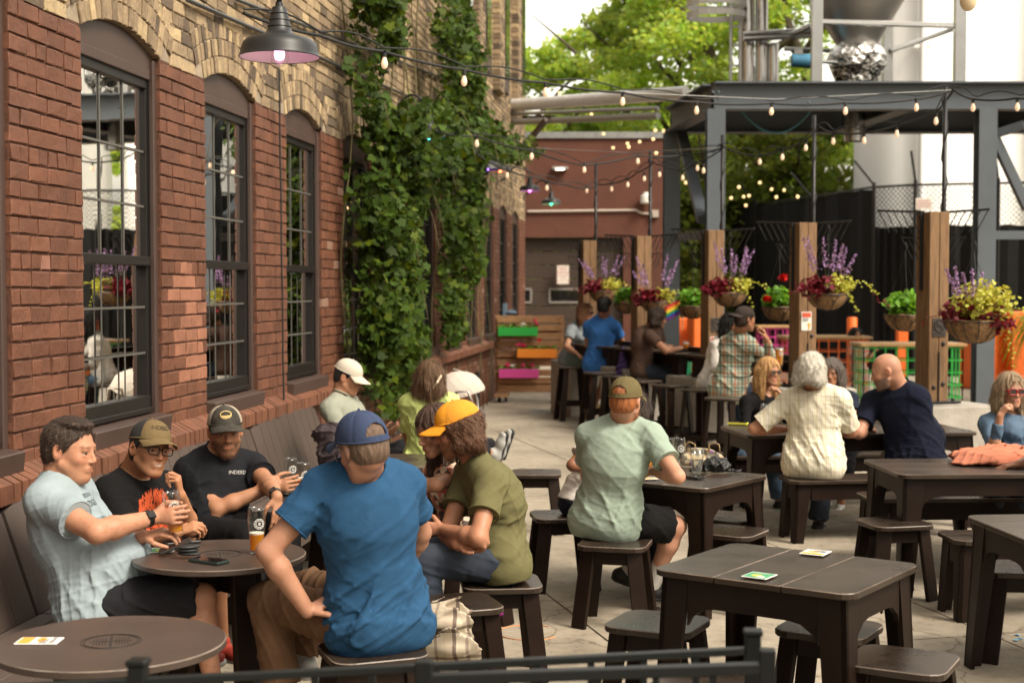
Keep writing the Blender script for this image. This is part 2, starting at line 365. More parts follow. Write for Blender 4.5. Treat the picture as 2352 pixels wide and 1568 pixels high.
# lower wall bricks where they show past the bench
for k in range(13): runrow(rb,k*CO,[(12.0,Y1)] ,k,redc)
zu=z
while z<ZT-1.2:
    segs=[]; y=Y0
    for yc in YC:
        # keep clear of the arch rings
        top=z+CO; rr=ARC+.345
        if z<ACZ+rr:
            hwid=math.sqrt(max(0,rr*rr-(top-ACZ)**2)) if top-ACZ<rr else 0
            hw2=min(hwid,.74) if z>SP-.02 else .0
            hw2=max(hw2,0)
        else: hw2=0
        if hw2>.05:
            if yc-hw2>y: segs.append((y,yc-hw2))
            y=max(y,yc+hw2)
    if y<Y1: segs.append((y,Y1))
    runrow(cb,z,segs,row,lambda a,b:creamc()); row+=1; z+=CO
rb.build('painted_brickwork',PB,bld); cb.build('cream_brickwork',CB,bld)
for yc in YC:
    if yc+.8<Y0+1 or yc>27.5: continue
    ar=MB()
    for ring in range(3):
        r0=ARC+ring*.115; r1=r0+.106; half=.445 if ring else .36; nb=int(2*half*r0/.070)
        for k in range(nb):
            a0=-half+2*half*k/nb+.004; a1=-half+2*half*(k+1)/nb-.004; c=creamc(); j=lambda:R_.uniform(-.003,.003); dx=R_.uniform(-.004,.006)
            q=[(yc+math.sin(a)*r,ACZ+math.cos(a)*r) for a,r in((a0,r0),(a1,r0),(a1,r1),(a0,r1))]
            B=[(W-.12,y,z) for y,z in q]; F=[(W+dx-.004,y+j(),z+j()) for y,z in q]; cy=sum(t[0] for t in q)/4; cz=sum(t[1] for t in q)/4
            T=[(W+dx,y+(cy-y)*.09+j(),z+(cz-z)*.06+j()) for y,z in q]
            ar.add(B+F+T,[(8,9,10,11)]+[(4+i,4+(i+1)%4,8+(i+1)%4,8+i) for i in range(4)]+[(i,(i+1)%4,4+(i+1)%4,4+i) for i in range(4)],0,c)
    ar.build('window_arch',CB,bld)
# sloping brick ledge
lg=MB(); y=Y0
while y<Y1:
    w=R_.uniform(.060,.068); f=R_.uniform(.85,1.12); c=(.150*f,.058*f,.030*f); j=lambda:R_.uniform(-.003,.003); dx=R_.uniform(-.006,.006)
    x0,x1=W-.01,-2.945+dx
    lg.add([(x0,y,.93),(x0,y+w,.93),(x0,y+w,1.045+j()),(x0,y,1.045+j()),(x1,y+j(),.90),(x1,y+w+j(),.90),(x1,y+w+j(),.985+j()),(x1,y+j(),.985+j())],[(4,5,6,7),(7,6,2,3),(0,1,5,4),(1,2,6,5),(3,0,4,7)],0,c)
    y+=w+.011
lg.build('sill_course',PB,bld)
lq=MB(); lq.box((W+.04,(Y0+Y1)/2,.955),(.085,Y1-Y0,.05)); lq.build('sill_course_bed',MORT,bld)
lw=MB(); lw.box((W+.01,(12+Y1)/2,.45),(.012,.01,.01)); 
# windows
def window(yc,full=True):
    xw=W-.075; w=MB()
    # casing: outer frame boards with arched head board
    N=10; z0=1.075; zh=3.09
    fr=MB(); N=12; vs=[];fs=[]
    for k in range(N+1):
        yy=yc-HW+.003+2*(HW-.003)*k/N; vs+= [(xw+.03,yy,zh),(xw+.03,yy,archz(yy,yc)-.004)]
    for k in range(N): fs.append((2*k,2*k+2,2*k+3,2*k+1))
    fr.add(vs,[f[::-1] for f in fs])
    for sy in(-1,1): fr.box((xw+.005,yc+sy*(HW-.028),(z0+SP)/2-.02),(.09,.052,SP-z0),bev=.004)
    fr.box((xw+.025,yc,zh+.02),(.03,2*HW-.17,.06),bev=.004)
    wo=fr.build('window_frame',CASING,bld)
    sl=MB(); sl.box((W-.045,yc,z0-.005),(.20,2*HW-.01,.10),Matrix.Rotation(math.radians(6),3,'Y'),bev=.006); sl.build('sill',CASING,wo)
    gz0,gz1=1.21,3.045; gm=2.02; gy=HW-.072
    s=MB()
    for sy in(-1,1):
        s.box((xw-.01,yc+sy*(gy-.0),2.10),(.05,.036,gz1-gz0+.10),bev=.003); s.box((xw+.012,yc+sy*(gy+.024),2.10),(.03,.014,gz1-gz0+.10),bev=.002)
    s.box((xw-.01,yc,gz1+.01),(.06,2*gy,.05),bev=.003); s.box((xw+.005,yc,gz1+.045),(.05,2*gy+.04,.025),bev=.003); s.box((xw-.01,yc,gz0-.02),(.07,2*gy,.075),bev=.003); s.box((xw-.0,yc,gz0-.065),(.09,2*gy,.03),bev=.003)
    s.box((xw,yc,gm),(.065,2*gy,.055),bev=.003)
    so=s.build('sash',SASH,wo)
    mu=MB(); 
    for yy in(yc-gy/3,yc+gy/3): mu.box((xw-.001,yy,(gz0+gz1)/2),(.005,.013,gz1-gz0))
    for zz in(gz0+.27,gz0+.54,gm+.32,gm+.64): mu.box((xw+.002,yc,zz),(.005,2*gy-.05,.013))
    mu.build('muntin',mat('muntin_grey',(.10,.095,.085),.4),so)
    gl=MB()
    for a,b_,dx in((gz0,gm,-.02),(gm,gz1,-.006)): gl.add([(xw+dx,yc-gy,a),(xw+dx,yc+gy,a),(xw+dx,yc+gy,b_),(xw+dx,yc-gy,b_)],[(3,2,1,0)])
    gl.build('glass',PANE2,wo)
    return wo
def _pane():
    m=bpy.data.materials.new('window_glass_clear'); m.use_nodes=True; n=m.node_tree; n.nodes.clear(); L=n.links.new
    o=n.nodes.new('ShaderNodeOutputMaterial'); mx=n.nodes.new('ShaderNodeMixShader'); g=n.nodes.new('ShaderNodeBsdfGlossy'); t=n.nodes.new('ShaderNodeBsdfTransparent')
    g.inputs['Roughness'].default_value=.012; g.inputs['Color'].default_value=(.95,.95,.93,1); t.inputs['Color'].default_value=(.55,.55,.52,1)
    f=n.nodes.new('ShaderNodeFresnel'); f.inputs['IOR'].default_value=1.75
    nz=n.nodes.new('ShaderNodeTexNoise'); nz.inputs['Scale'].default_value=2.5; bp=n.nodes.new('ShaderNodeBump'); bp.inputs['Strength'].default_value=.04; bp.inputs['Distance'].default_value=.02
    L(nz.outputs['Fac'],bp.inputs['Height']); L(bp.outputs['Normal'],g.inputs['Normal']); L(f.outputs[0],mx.inputs[0]); L(t.outputs[0],mx.inputs[1]); L(g.outputs[0],mx.inputs[2]); L(mx.outputs[0],o.inputs['Surface']); return m
PANE2=_pane()
for yc in YC:
    if yc+HW>Y0 and yc<27.5: window(yc)
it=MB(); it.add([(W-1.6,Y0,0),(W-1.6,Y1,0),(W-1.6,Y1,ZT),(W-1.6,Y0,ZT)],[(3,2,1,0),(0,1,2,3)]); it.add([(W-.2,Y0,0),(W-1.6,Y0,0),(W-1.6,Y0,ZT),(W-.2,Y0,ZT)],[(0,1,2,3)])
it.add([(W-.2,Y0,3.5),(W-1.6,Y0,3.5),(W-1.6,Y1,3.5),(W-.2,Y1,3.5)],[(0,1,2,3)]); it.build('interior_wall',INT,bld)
# upper storey pilasters, dentil strips and tall windows near the far end
for i,yp in enumerate((19.3,21.4,23.9,26.6)):
    pl=MB(); 
    for k in range(46):
        zz=5.15+k*CO; 
        for q in range(3): brick(pl,yp-.34+q*.225,yp-.34+q*.225+.21,zz+.005,zz+CO-.006,W+.12,.13,creamc(),.002)
        if k%2==0: brick(pl,yp+.36,yp+.56,zz,zz+CO*1.2,W+.09,.1,creamc(),.002)
    pl.build('pilaster',CB,bld)
    wn=MB(); wn.box((W+.03,yp+1.15,7.3),(.06,.75,4.0),bev=.01); wn.build('upper_window',CASING,bld)
    wn=MB(); wn.box((W+.065,yp+1.15,7.4),(.02,.55,3.7)); wn.build('upper_pane',PANE,bld)
cd=MB()
for (a,b_,r) in (((430,0),(1030,262),.016),((545,0),(1030,185),.014)):
    p0=WX(a[0],a[1],W+.03); p1=WX(b_[0],b_[1],W+.03); cd.tube([p0+(p1-p0)*t for t in (0,.25,.5,.75,1)],r,8)
tag(cd.build('conduit',mat('grey_conduit',(.06,.06,.058),.45,metal=.4)),'pair of dark conduits running along the cream brick above the windows','conduit')
cd=MB(); pa=WX(641,160,W+.06); pb=WX(652,940,W+.06); pts=[Vector((W+.06,11.05+.01*math.sin(k),3.35-k*.19+.0)) for k in range(13)]; pts=[pa+(pb-pa)*t/12+Vector((0,.006*math.sin(t*1.7),0)) for t in range(13)]; cd.tube(pts,.008,6)
tag(cd.build('power_cord',RUBBER),'thin black cord hanging straight down the brick pier to the bench','cord')
# ---------------------------------------------------------------- red garage building at the far end
rbld=empty('garage_building',P(1380,900,36),'low dark red garage building with a brown roller door behind the bar tables','building')
D0=36.0; RW=mat('garage_red_render',(.105,.034,.019),.8,var=(1.3,.22),bump=(6,.4,.02))
def rp(x,y,dd=0): return P(x,y,D0+dd)
g=MB(); zt=P(1300,318,D0).z
xL=P(1150,600,D0); xR=P(1556,600,D0); dirx=(xR-xL); dirx.z=0; L0=dirx.length; dirx.normalize(); nrm=Vector((dirx.y,-dirx.x,0))
dl=(P(1205,600,D0)-xL).dot(dirx); dr=(P(1432,600,D0)-xL).dot(dirx); zd=P(1300,545,D0).z
def fq(mb,a,b_,z0,z1,off=0,th=.3,bev=0): 
    base=Vector((xL.x,xL.y,0)); c=base+dirx*((a+b_)/2)+nrm*(off-th/2); mb.box((c.x,c.y,(z0+z1)/2),(b_-a,th,z1-z0),Matrix((dirx,-nrm,Vector((0,0,1)))).transposed(),bev=bev)
fq(g,-1,dl-.8,0,zt); fq(g,dr,L0,0,zt); fq(g,dl-.8,dr,zd,zt); g.build('wall',RW,rbld)
g=MB(); fq(g,-1,L0+.1,zt,zt+.16,.06,.45); g.build('roof_flashing',GALV,rbld)
g=MB()
for k in range(9): fq(g,dl-.8,dr,k*zd/9+.006,(k+1)*zd/9-.006,-.22,.05,.01)
dd=g.build('roller_door',mat('brown_roller_door',(.042,.024,.016),.6,var=(2,.1)),rbld)
for (x0,x1) in((1265,1345),(1165,1218)):
    a=(P(x0,680,D0)-xL).dot(dirx); b_=(P(x1,680,D0)-xL).dot(dirx); z0,z1=P(1300,692,D0).z,P(1300,666,D0).z
    g=MB(); fq(g,a,b_,z0,z1,-.20,.02); g.build('pane',PANE,dd)
    g=MB(); fq(g,a-.04,b_+.04,z1,z1+.05,-.19,.03); fq(g,a-.04,b_+.04,z0-.05,z0,-.19,.03); fq(g,a-.05,a,z0,z1,-.19,.03); fq(g,b_,b_+.05,z0,z1,-.19,.03); g.build('pane_frame',mat('pane_frame_grey',(.22,.20,.18),.6),dd)
g=MB(); pts=[rp(1212,486),rp(1460,483),rp(1472,490),rp(1500,492)]; pts=[p+nrm*.05 for p in pts]; g.tube(pts,.03,8); g.box(rp(1503,491)+nrm*.06,(.2,.12,.18)); tag(g.build('conduit',mat('pale_conduit',(.5,.42,.36),.6)),'pale horizontal conduit crossing the dark red garage wall','conduit')
g=MB(); g.lathe([(.0,.16),(.07,.15),(.08,.10),(.14,.06),(.15,-.10),(.13,-.13),(0,-.13)],rp(1482,457)+nrm*.2,20); tag(g.build('alarm_siren',mat('white_enamel',(.75,.73,.68),.4)),'white dome siren mounted on the dark red garage wall','siren')
g=MB(); g.box(rp(1286,388)+nrm*.1,(.42,.18,.10),bev=.03); so=g.build('wall_light',mat('grey_fitting',(.25,.22,.2),.5)); tag(so,'small grey security light high on the red garage wall','wall light')
g=MB(); g.box(rp(1286,390)+nrm*.17,(.22,.08,.05)); g.build('lens',mat('lens_glow',(.9,.85,.7),.3,emit=((1,.9,.75),2.)),so)
# NO PARKING sign on the door
c=rp(1293,631)+nrm*.02; up3=Vector((0,0,1)); sg=empty('parking_sign',c,'white no parking sign with red lettering on the brown roller door','sign')
g=MB(); w,h=.31,.48; g.slab(rrect(w,h,.03),-.004,.004,.002); Mx=Matrix.Translation(c)@Matrix((dirx,up3,dirx.cross(up3))).transposed().to_4x4(); g.xf(Mx); g.build('sign_plate',mat('sign_white',(.72,.68,.62),.5),sg)
g=MB()
for s,y,z in(('NO',.15,.10),('PARKING',.055,.062),('LOADING',-.02,.045),('ZONE',-.08,.045),('VIOLATORS TOWED',-.15,.030)): text(g,s,z*1.25,c+up3*y,dirx,up3,ext=.006)
g.tube([c+dirx*x+up3*y+nrm*.006 for x,y in rrect(w-.03,h-.03,.02,3)],.003,4,closed=True)
g.build('sign_lettering',mat('sign_red',(.42,.06,.04),.5),sg)
# ---------------------------------------------------------------- steel platform
pf=empty('steel_platform',P(1630,900,20),'grey blue steel beam platform on braced columns beside the red garage','platform')
A0=P(1640,190,20); zt=A0.z; A1=P(2420,190,20); A1.z=zt; fx=(A1-A0); fx.z=0; FL=fx.length; fx.normalize(); fy=Vector((-fx.y,fx.x,0))
A1=G(1530,250,zt) if False else None
bk=P(1540,247,23.0); bk.z=zt; sv=(bk-A0); DP=sv.length; sv.normalize()
def ibeam(name,a,b,hh=.38,wf=.26,m=STEEL,par=pf,studs=True):
    g=MB(); a=Vector(a);b=Vector(b); d=(b-a).normalized(); 
    for z in(-.011,-hh+.011): g.bar(a+Vector((0,0,z)),b+Vector((0,0,z)),wf,.022)
    g.bar(a+Vector((0,0,-hh/2)),b+Vector((0,0,-hh/2)),.014,hh-.05)
    if studs:
        L_=(b-a).length; k=.6
        while k<L_:
            p=a+d*k; g.bar(p+Vector((0,0,-.024)),p+Vector((0,0,-hh+.024)),.012,wf-.02,up=d); k+=2.4
    return g.build(name,m,par)
def bb(mb,a,b,w,t): mb.bar(a,b,w,t)
# bars use 'w' across, 't' vertical for level beams
FE=A0+fx*9.0
ibeam('front_beam',A0,FE); ibeam('rear_beam',A0+sv*DP,FE+sv*DP); ibeam('side_beam',A0+sv*.15,A0+sv*(DP-.15))
ibeam('cross_beam',A0+fx*2.7+sv*.2,A0+fx*2.7+sv*(DP-.2),studs=False); ibeam('cross_beam',A0+fx*5.2+sv*.2,A0+fx*5.2+sv*(DP-.2),studs=False)
g=MB(); c=A0+fx*4.5+sv*DP/2
g.add([A0+Vector((0,0,.02)),FE+Vector((0,0,.02)),FE+sv*DP+Vector((0,0,.02)),A0+sv*DP+Vector((0,0,.02))],[(0,1,2,3),(3,2,1,0)]); g.build('deck',BLACKM,pf)
def column(p):
    g=MB(); b0=Vector((p.x,p.y,0)); t0=Vector((p.x,p.y,zt-.38))
    for s in(-.12,.12): g.bar(b0+fy*s,t0+fy*s,.25,.018,up=fy)
    g.bar(b0,t0,.22,.014,up=fx); g.box(b0+Vector((0,0,.02)),(.4,.4,.04)); return g.build('column',STEEL,pf)
c1=A0+fx*.02; c2=A0+sv*(DP-.1); xr=(P(2262,400,20)-A0).dot(fx); c3=A0+fx*xr; c4=c3+sv*DP
for p in(c1,c2,c3): column(p)
def diag(a,b,w=.14): g=MB(); g.bar(a,b,w,.12); g.build('brace',STEEL,pf)
diag(P(1563,300,22.8),P(1614,505,20.2),.16); diag(P(2276,300,20),P(2360,480,20),.14); diag(P(2280,310,20),P(2352,287,19.8),.08); diag(P(2258,540,20),P(2400,540,20),.08)
diag(P(1552,545,22.7),P(1625,540,20.1),.06)
for x0,y0 in((1637,212),(1637,226),(1650,212),(1650,226),(1857,222),(1857,236),(1873,222)): g=MB(); g.sphere(P(x0,y0,19.85),.022,8); g.build('bolt',STEEL,pf)
# hopper stand
hs=empty('hopper_stand',P(1960,190,21.3),'stainless steel tank stand with cone hopper standing on the steel platform','hopper')
def sq(name,a,b,w,par=hs,m=STAIN): g=MB(); g.bar(a,b,w,w,bev=.01); return g.build(name,m,par)
zb=zt+.03
def onp(x,d,yb=None): p=P(x,190,d); p.z=zb; return p
q=[onp(1875,20.3),onp(2203,20.3),onp(1790,23),onp(2040,23)]
q=[onp(1875,20.3),onp(2203,20.3),onp(2038,22.6)]
for p in q: sq('leg',p,p+Vector((0,0,4.0)),.16)
def lv(p,y,d): r=P(1300,y,d); return Vector((p.x,p.y,r.z))
sq('rail',lv(q[0],50,20.3),lv(q[1],60,20.3),.07); sq('rail',lv(q[0],52,20.3),lv(onp(1760,23),108,23),.07); sq('rail',lv(q[1],62,20.3),lv(q[2],120,22.6),.06)
sq('rail',lv(onp(1800,22.6),113,22.6),lv(q[2],122,22.6),.06)
hc=P(1968,108,21.4); g=MB(); g.lathe([(.26,-.02),(.28,0),(1.35,1.75),(1.4,1.85),(1.4,4.2)],hc,40); g.build('cone',mat('satin_stainless',(.60,.58,.56),.40,metal=.75),hs,auto=40)
g=MB()
pr=[(.27,-.85),(.30,-.7),(.27,-.6),(.33,-.45),(.40,-.3),(.43,-.15),(.38,-.05),(.28,.02)]
g.lathe(pr,hc,28); 
g.v=[(x+R_.uniform(-.03,.03),y+R_.uniform(-.03,.03),z+R_.uniform(-.03,.03)) for x,y,z in g.v]; g.build('foil_wrap',mat('crumpled_foil',(.75,.74,.72),.22,metal=1,bump=(14,1.,.05)),hs)
g=MB(); hb=P(1963,325,21.4); g.cyl(hb,hb+Vector((0,0,.62)),.155,n=24); g.build('outlet_duct',STAIN,hs,auto=40)
# blue motor
g=MB(); a=P(1818,139,21.2); b_=P(1884,142,21.2); dd=(b_-a).normalized(); g.lathe([(0,0),(.09,0),(.10,.02),(.10,.16),(.105,.17),(.105,.40),(.08,.43),(0,.43)],a,20,axis=dd); mo=g.build('blue_motor',mat('blue_enamel',(.10,.32,.52),.4),auto=40); tag(mo,'round blue electric motor on the platform beside the hopper legs','motor')
g=MB(); g.cyl(b_,b_+dd*.5,.03,n=10); g.box(a+Vector((.1,0,.12)),(.12,.1,.08)); g.build('shaft',GALV,mo)
# ladder and pipes on the platform
ld=empty('caged_ladder',onp(1690,22.2),'galvanised ladder with hoop cage rising from the platform','ladder')
la,lb=onp(1678,22.2),onp(1699,22.2)
for p in(la,lb): sq('stile',p,p+Vector((0,0,4)),.05,ld,GALV)
for k in range(12): g=MB(); z=Vector((0,0,.25+.3*k)); g.cyl(la+z,lb+z,.015,n=6); g.build('rung',GALV,ld)
for y0 in(3,28):
    c=P(1645,y0+8,22.0); g=MB(); pts=[c+Vector((.45*math.cos(t),.36*math.sin(t),0)) for t in [k*2*PI/20 for k in range(21)]]
    for i in range(20): g.bar(pts[i],pts[i+1],.012,.09)
    g.build('cage_hoop',mat('pale_galvanised',(.55,.54,.52),.5),ld)
pp=empty('steel_pipework',onp(1720,22),'vertical pale steel pipes standing on the platform beside the ladder','pipes')
for x0,r in((1716,.11),(1748,.10),(1775,.09)):
    p=onp(x0,22.3); g=MB(); g.cyl(p,p+Vector((0,0,4 if x0<1770 else .9)),r,n=18); g.build('pipe',STAIN,pp,auto=40)
for y0 in(78,90): g=MB(); g.cyl(P(1708,y0,22),P(1870,y0-8,22),.04,n=8); g.build('pipe',GALV,pp)
for i,(a,b_,r,nm,lb_) in enumerate((((1163,243,26.5),(1575,214,24),.115,'overhead_pipe','wide silver insulated pipe crossing from the brick wall to the platform'),((1165,281,26.5),(1512,266,23.5),.06,'overhead_conduit_rack','thin silver pipes strapped together below the wide silver pipe'))):
    a=P(*a);b_=P(*b_); g=MB(); g.cyl(a,b_,r,n=20)
    if i: g.cyl(a+Vector((0,0,.15)),b_+Vector((0,0,.12)),.035,n=10); g.cyl(a,a+Vector((0,0,-3.4)),.05,n=10)
    else:
        for k in range(12): q0=a+(b_-a)*k/11; g.cyl(q0-(b_-a).normalized()*.01,q0+(b_-a).normalized()*.01,r+.005,n=20)
    o=g.build(nm,mat('pipe_cladding',(.66,.65,.64),.42,metal=.35) if i==0 else mat('galvanised_conduit',(.36,.36,.35),.5,metal=.3),auto=40); tag(o,lb_,'pipe')
g=MB(); c=P(1230,332,25.5); g.bar(P(1196,345,26.3),P(1255,275,25.5),.08,.08); g.bar(P(1205,272,26.3),P(1270,270,25.5),.1,.08); tag(g.build('pipe_bracket',CASING),'rusty angle bracket holding the pipes off the brick corner','bracket')
g=MB()
for a,b_,s in(((1697,262),(1868,262),95),): 
    pts=[P(a[0]+(b_[0]-a[0])*t/14,a[1]-15+s*4*(t/14)*(1-t/14)*.62,20.8) for t in range(15)]; g.tube(pts,.014,6)
tag(g.build('blue_hose',mat('blue_hose',(.05,.22,.30),.5)),'thin blue hose hanging in a loop below the platform','hose')
# white tanks; the third, out of view, is added for window reflections
TK=mat('white_tank_paint',(.86,.85,.82),.5,var=(.6,.04))
for x0,d,r,lb_ in((2098,35,1.45,'nearer tall white cylindrical tank behind the platform, left of the pair'),(2222,37,1.40,'farther tall white cylindrical tank partly behind the nearer one'),(2530,36,1.45,'third white cylindrical tank added outside the right edge for window reflections')):
    c=P(x0,600,d); c.z=0; t=empty('white_tank',c,lb_,'tank'); g=MB(); 
    g.lathe([(r,0),(r,12),(r*.7,12.8),(0,13.1)],c,72); 
    for z in(3.2,6.4,9.6): g.lathe([(r,z),(r+.012,z+.01),(r+.012,z+.05),(r,z+.06)],c,72)
    g.build('shell',TK,t,auto=40)
    a=math.atan2(-c.y,-c.x)+.10; p=c+Vector(((r+.12)*math.cos(a),(r+.12)*math.sin(a),0)); g=MB(); g.cyl(p,p+Vector((0,0,11)),.08,n=12); g.box(p+Vector((0,0,7.5)),(.4,.1,.08)); g.build('downpipe',TK,t,auto=40)
# ---------------------------------------------------------------- black screened fence
FB=mat('black_screen_fabric',(.012,.012,.012),.85,var=(1.5,.35),bump=(5,.5,.03)); zf=P(2010,430,31).z
path=[P(1560,600,41),P(1735,600,37.5),P(2005,600,31),P(2100,600,30.3),P(2290,600,29.8),P(2700,600,29)]
path=[Vector((p.x,p.y,0)) for p in path]
fe=empty('screened_fence',path[2],'tall black screened chain link fence curving behind the planters','fence')
g=MB()
for i in range(len(path)-1):
    a,b_=path[i],path[i+1]; N=16; d=(b_-a); nn=Vector((-d.y,d.x,0)).normalized()
    top=zf-.02 if i<2 else zf-.85
    for k in range(N):
        w0=.05*math.sin(k*1.9+i)*(k%N!=0); w1=.05*math.sin((k+1)*1.9+i)*((k+1)%N!=0); p=a+d*k/N+nn*w0; q_=a+d*(k+1)/N+nn*w1
        g.add([p,q_,q_+Vector((0,0,top-.04*R_.random())),p+Vector((0,0,top-.04*R_.random()))],[(0,1,2,3),(3,2,1,0)])
g.build('screen',FB,fe)
g=MB()
for i in range(2,5):
    a,b_=path[i],path[i+1]; L_=(b_-a).length; d=(b_-a)/L_; s=.11; n_=int(L_/s)
    for k in range(-8,n_):
        for sg in(1,-1):
            p0=max(0,k*s); x0,x1=k*s,k*s+.85
            xa,xb=max(0,x0),min(L_,x1)
            if xb<=xa: continue
            za,zb_=(xa-x0),(xb-x0)
            if sg<0: za,zb_=.85-za,.85-zb_
            g.bar(a+d*xa+Vector((0,0,zf-.87+za)),a+d*xb+Vector((0,0,zf-.87+zb_)),.010,.010)
g.build('chain_link',BLACKM,fe)
g=MB(); post=[]
for i in range(len(path)-1):
    a,b_=path[i],path[i+1]; n_=max(1,int((b_-a).length/2.4))
    for k in range(n_): post.append((a+(b_-a)*k/n_))
    g.bar(a+Vector((0,0,zf)),b_+Vector((0,0,zf)),.045,.045)
g.build('top_rail',BLACKM,fe)
for k,p in enumerate(post):
    g=MB(); g.cyl(p-Vector((0,.05,0)),p+Vector((0,-.05,zf+.1)),.04,n=8); 
    s=1 if k%2 else -1
    g.cyl(p+Vector((0,-.05,zf+.05)),p+Vector((-.45*1,-.3,zf+.55)) if p.x<5 else p+Vector((-.12,-.2,zf+.7)),.025,n=6); g.build('post',BLACKM,fe)
g=MB(); c=P(2122,468,30.1); g.box(c,(.34,.02,.24),bev=.004); so=g.build('fence_sign',mat('sign_white',(.72,.68,.62),.5)); tag(so,'small white sign with faint red writing wired to the black chain link fence','sign')
g=MB(); 
for k,s in enumerate(('NO ENTRY','AUTHORISED','STAFF ONLY')): text(g,s,.055,c+Vector((0,-.02,.06-.06*k)),(1,0,0),(0,0,1))
g.build('sign_lettering',mat('sign_red',(.42,.06,.04),.5),so)
# ---------------------------------------------------------------- trees
def leafmat(nm,c,tl=.5,sp_=.25):
    m=bpy.data.materials.new(nm); m.use_nodes=True; n=m.node_tree; n.nodes.clear(); L=n.links.new
    o=n.nodes.new('ShaderNodeOutputMaterial'); mx=n.nodes.new('ShaderNodeMixShader'); a=n.nodes.new('ShaderNodeAttribute'); a.attribute_name='Col'
    p=n.nodes.new('ShaderNodeBsdfPrincipled'); p.inputs['Roughness'].default_value=.5; p.inputs['Specular IOR Level'].default_value=sp_; t=n.nodes.new('ShaderNodeBsdfTranslucent')
    v=n.nodes.new('ShaderNodeVectorMath'); v.operation='MULTIPLY'; v.inputs[1].default_value=c; L(a.outputs['Color'],v.inputs[0]); L(v.outputs[0],p.inputs['Base Color'])
    v2=n.nodes.new('ShaderNodeVectorMath'); v2.operation='MULTIPLY'; v2.inputs[1].default_value=(c[0]*1.3,c[1]*1.15,c[2]*.6); L(a.outputs['Color'],v2.inputs[0]); L(v2.outputs[0],t.inputs['Color'])
    mx.inputs[0].default_value=tl; L(p.outputs[0],mx.inputs[1]); L(t.outputs[0],mx.inputs[2]); L(mx.outputs[0],o.inputs['Surface']); return m
TL=leafmat('bright_tree_leaves',(.40,.56,.15),.55); TL2=leafmat('painted_shade_leaves',(.17,.23,.045),.45); BARK=mat('tree_bark',(.09,.065,.045),.9,var=(6,.3),bump=(10,.6,.02))  # lit and shaded leaf tones; shade is put into the darker colour
def npmesh(name,Vv,Fsz,mats,parent,col=None,smooth=False,mi=None):
    # faces all of one size, vertices stored in face order
    off=np.array(wloc(parent)) if parent is not None else np.zeros(3)
    me=bpy.data.meshes.new(name); nv=len(Vv); nf=nv//Fsz
    me.vertices.add(nv); me.vertices.foreach_set('co',(Vv-off).astype(np.float32).ravel())
    me.loops.add(nv); me.loops.foreach_set('vertex_index',np.arange(nv,dtype=np.int32)); me.polygons.add(nf); me.polygons.foreach_set('loop_start',np.arange(0,nv,Fsz,dtype=np.int32))
    me.update(calc_edges=True)
    for m in (mats if isinstance(mats,(list,tuple)) else [mats]): me.materials.append(m)
    if mi is not None: me.polygons.foreach_set('material_index',mi)
    if col is not None:
        a=me.color_attributes.new('Col','FLOAT_COLOR','POINT'); a.data.foreach_set('color',np.hstack([col,np.ones((nv,1))]).astype(np.float32).ravel())
    if smooth: me.polygons.foreach_set('use_smooth',[True]*nf)
    me.validate(); o=bpy.data.objects.new(name,me); COL.objects.link(o)
    if parent is not None: o.parent=parent
    return o
rs=np.random.RandomState(3)
def leafcloud(cent,size,shape,col,tilt=.6,up=None):
    # one leaf polygon at each centre; shape is an (k,2) outline
    N=len(cent); k=len(shape); a=rs.uniform(0,2*PI,N); n_=rs.normal(0,1,(N,3))*tilt; n_[:,2]+=1 if up is None else 0
    if up is not None: n_+=up
    n_/=np.linalg.norm(n_,axis=1)[:,None]; r=np.stack([np.cos(a),np.sin(a),np.zeros(N)],1); u=np.cross(n_,r); u/=np.linalg.norm(u,axis=1)[:,None]; v=np.cross(n_,u)
    S=np.asarray(shape); pts=cent[:,None,:]+size[:,None,None]*(u[:,None,:]*S[None,:,0,None]+v[:,None,:]*S[None,:,1,None]+n_[:,None,:]*(-.25*(S[None,:,0,None]**2)))
    return pts.reshape(-1,3),np.repeat(col,k,axis=0)
QUAD=[(0,-.5),(.38,-.1),(.2,.4),(-.15,.5),(-.4,.05)]
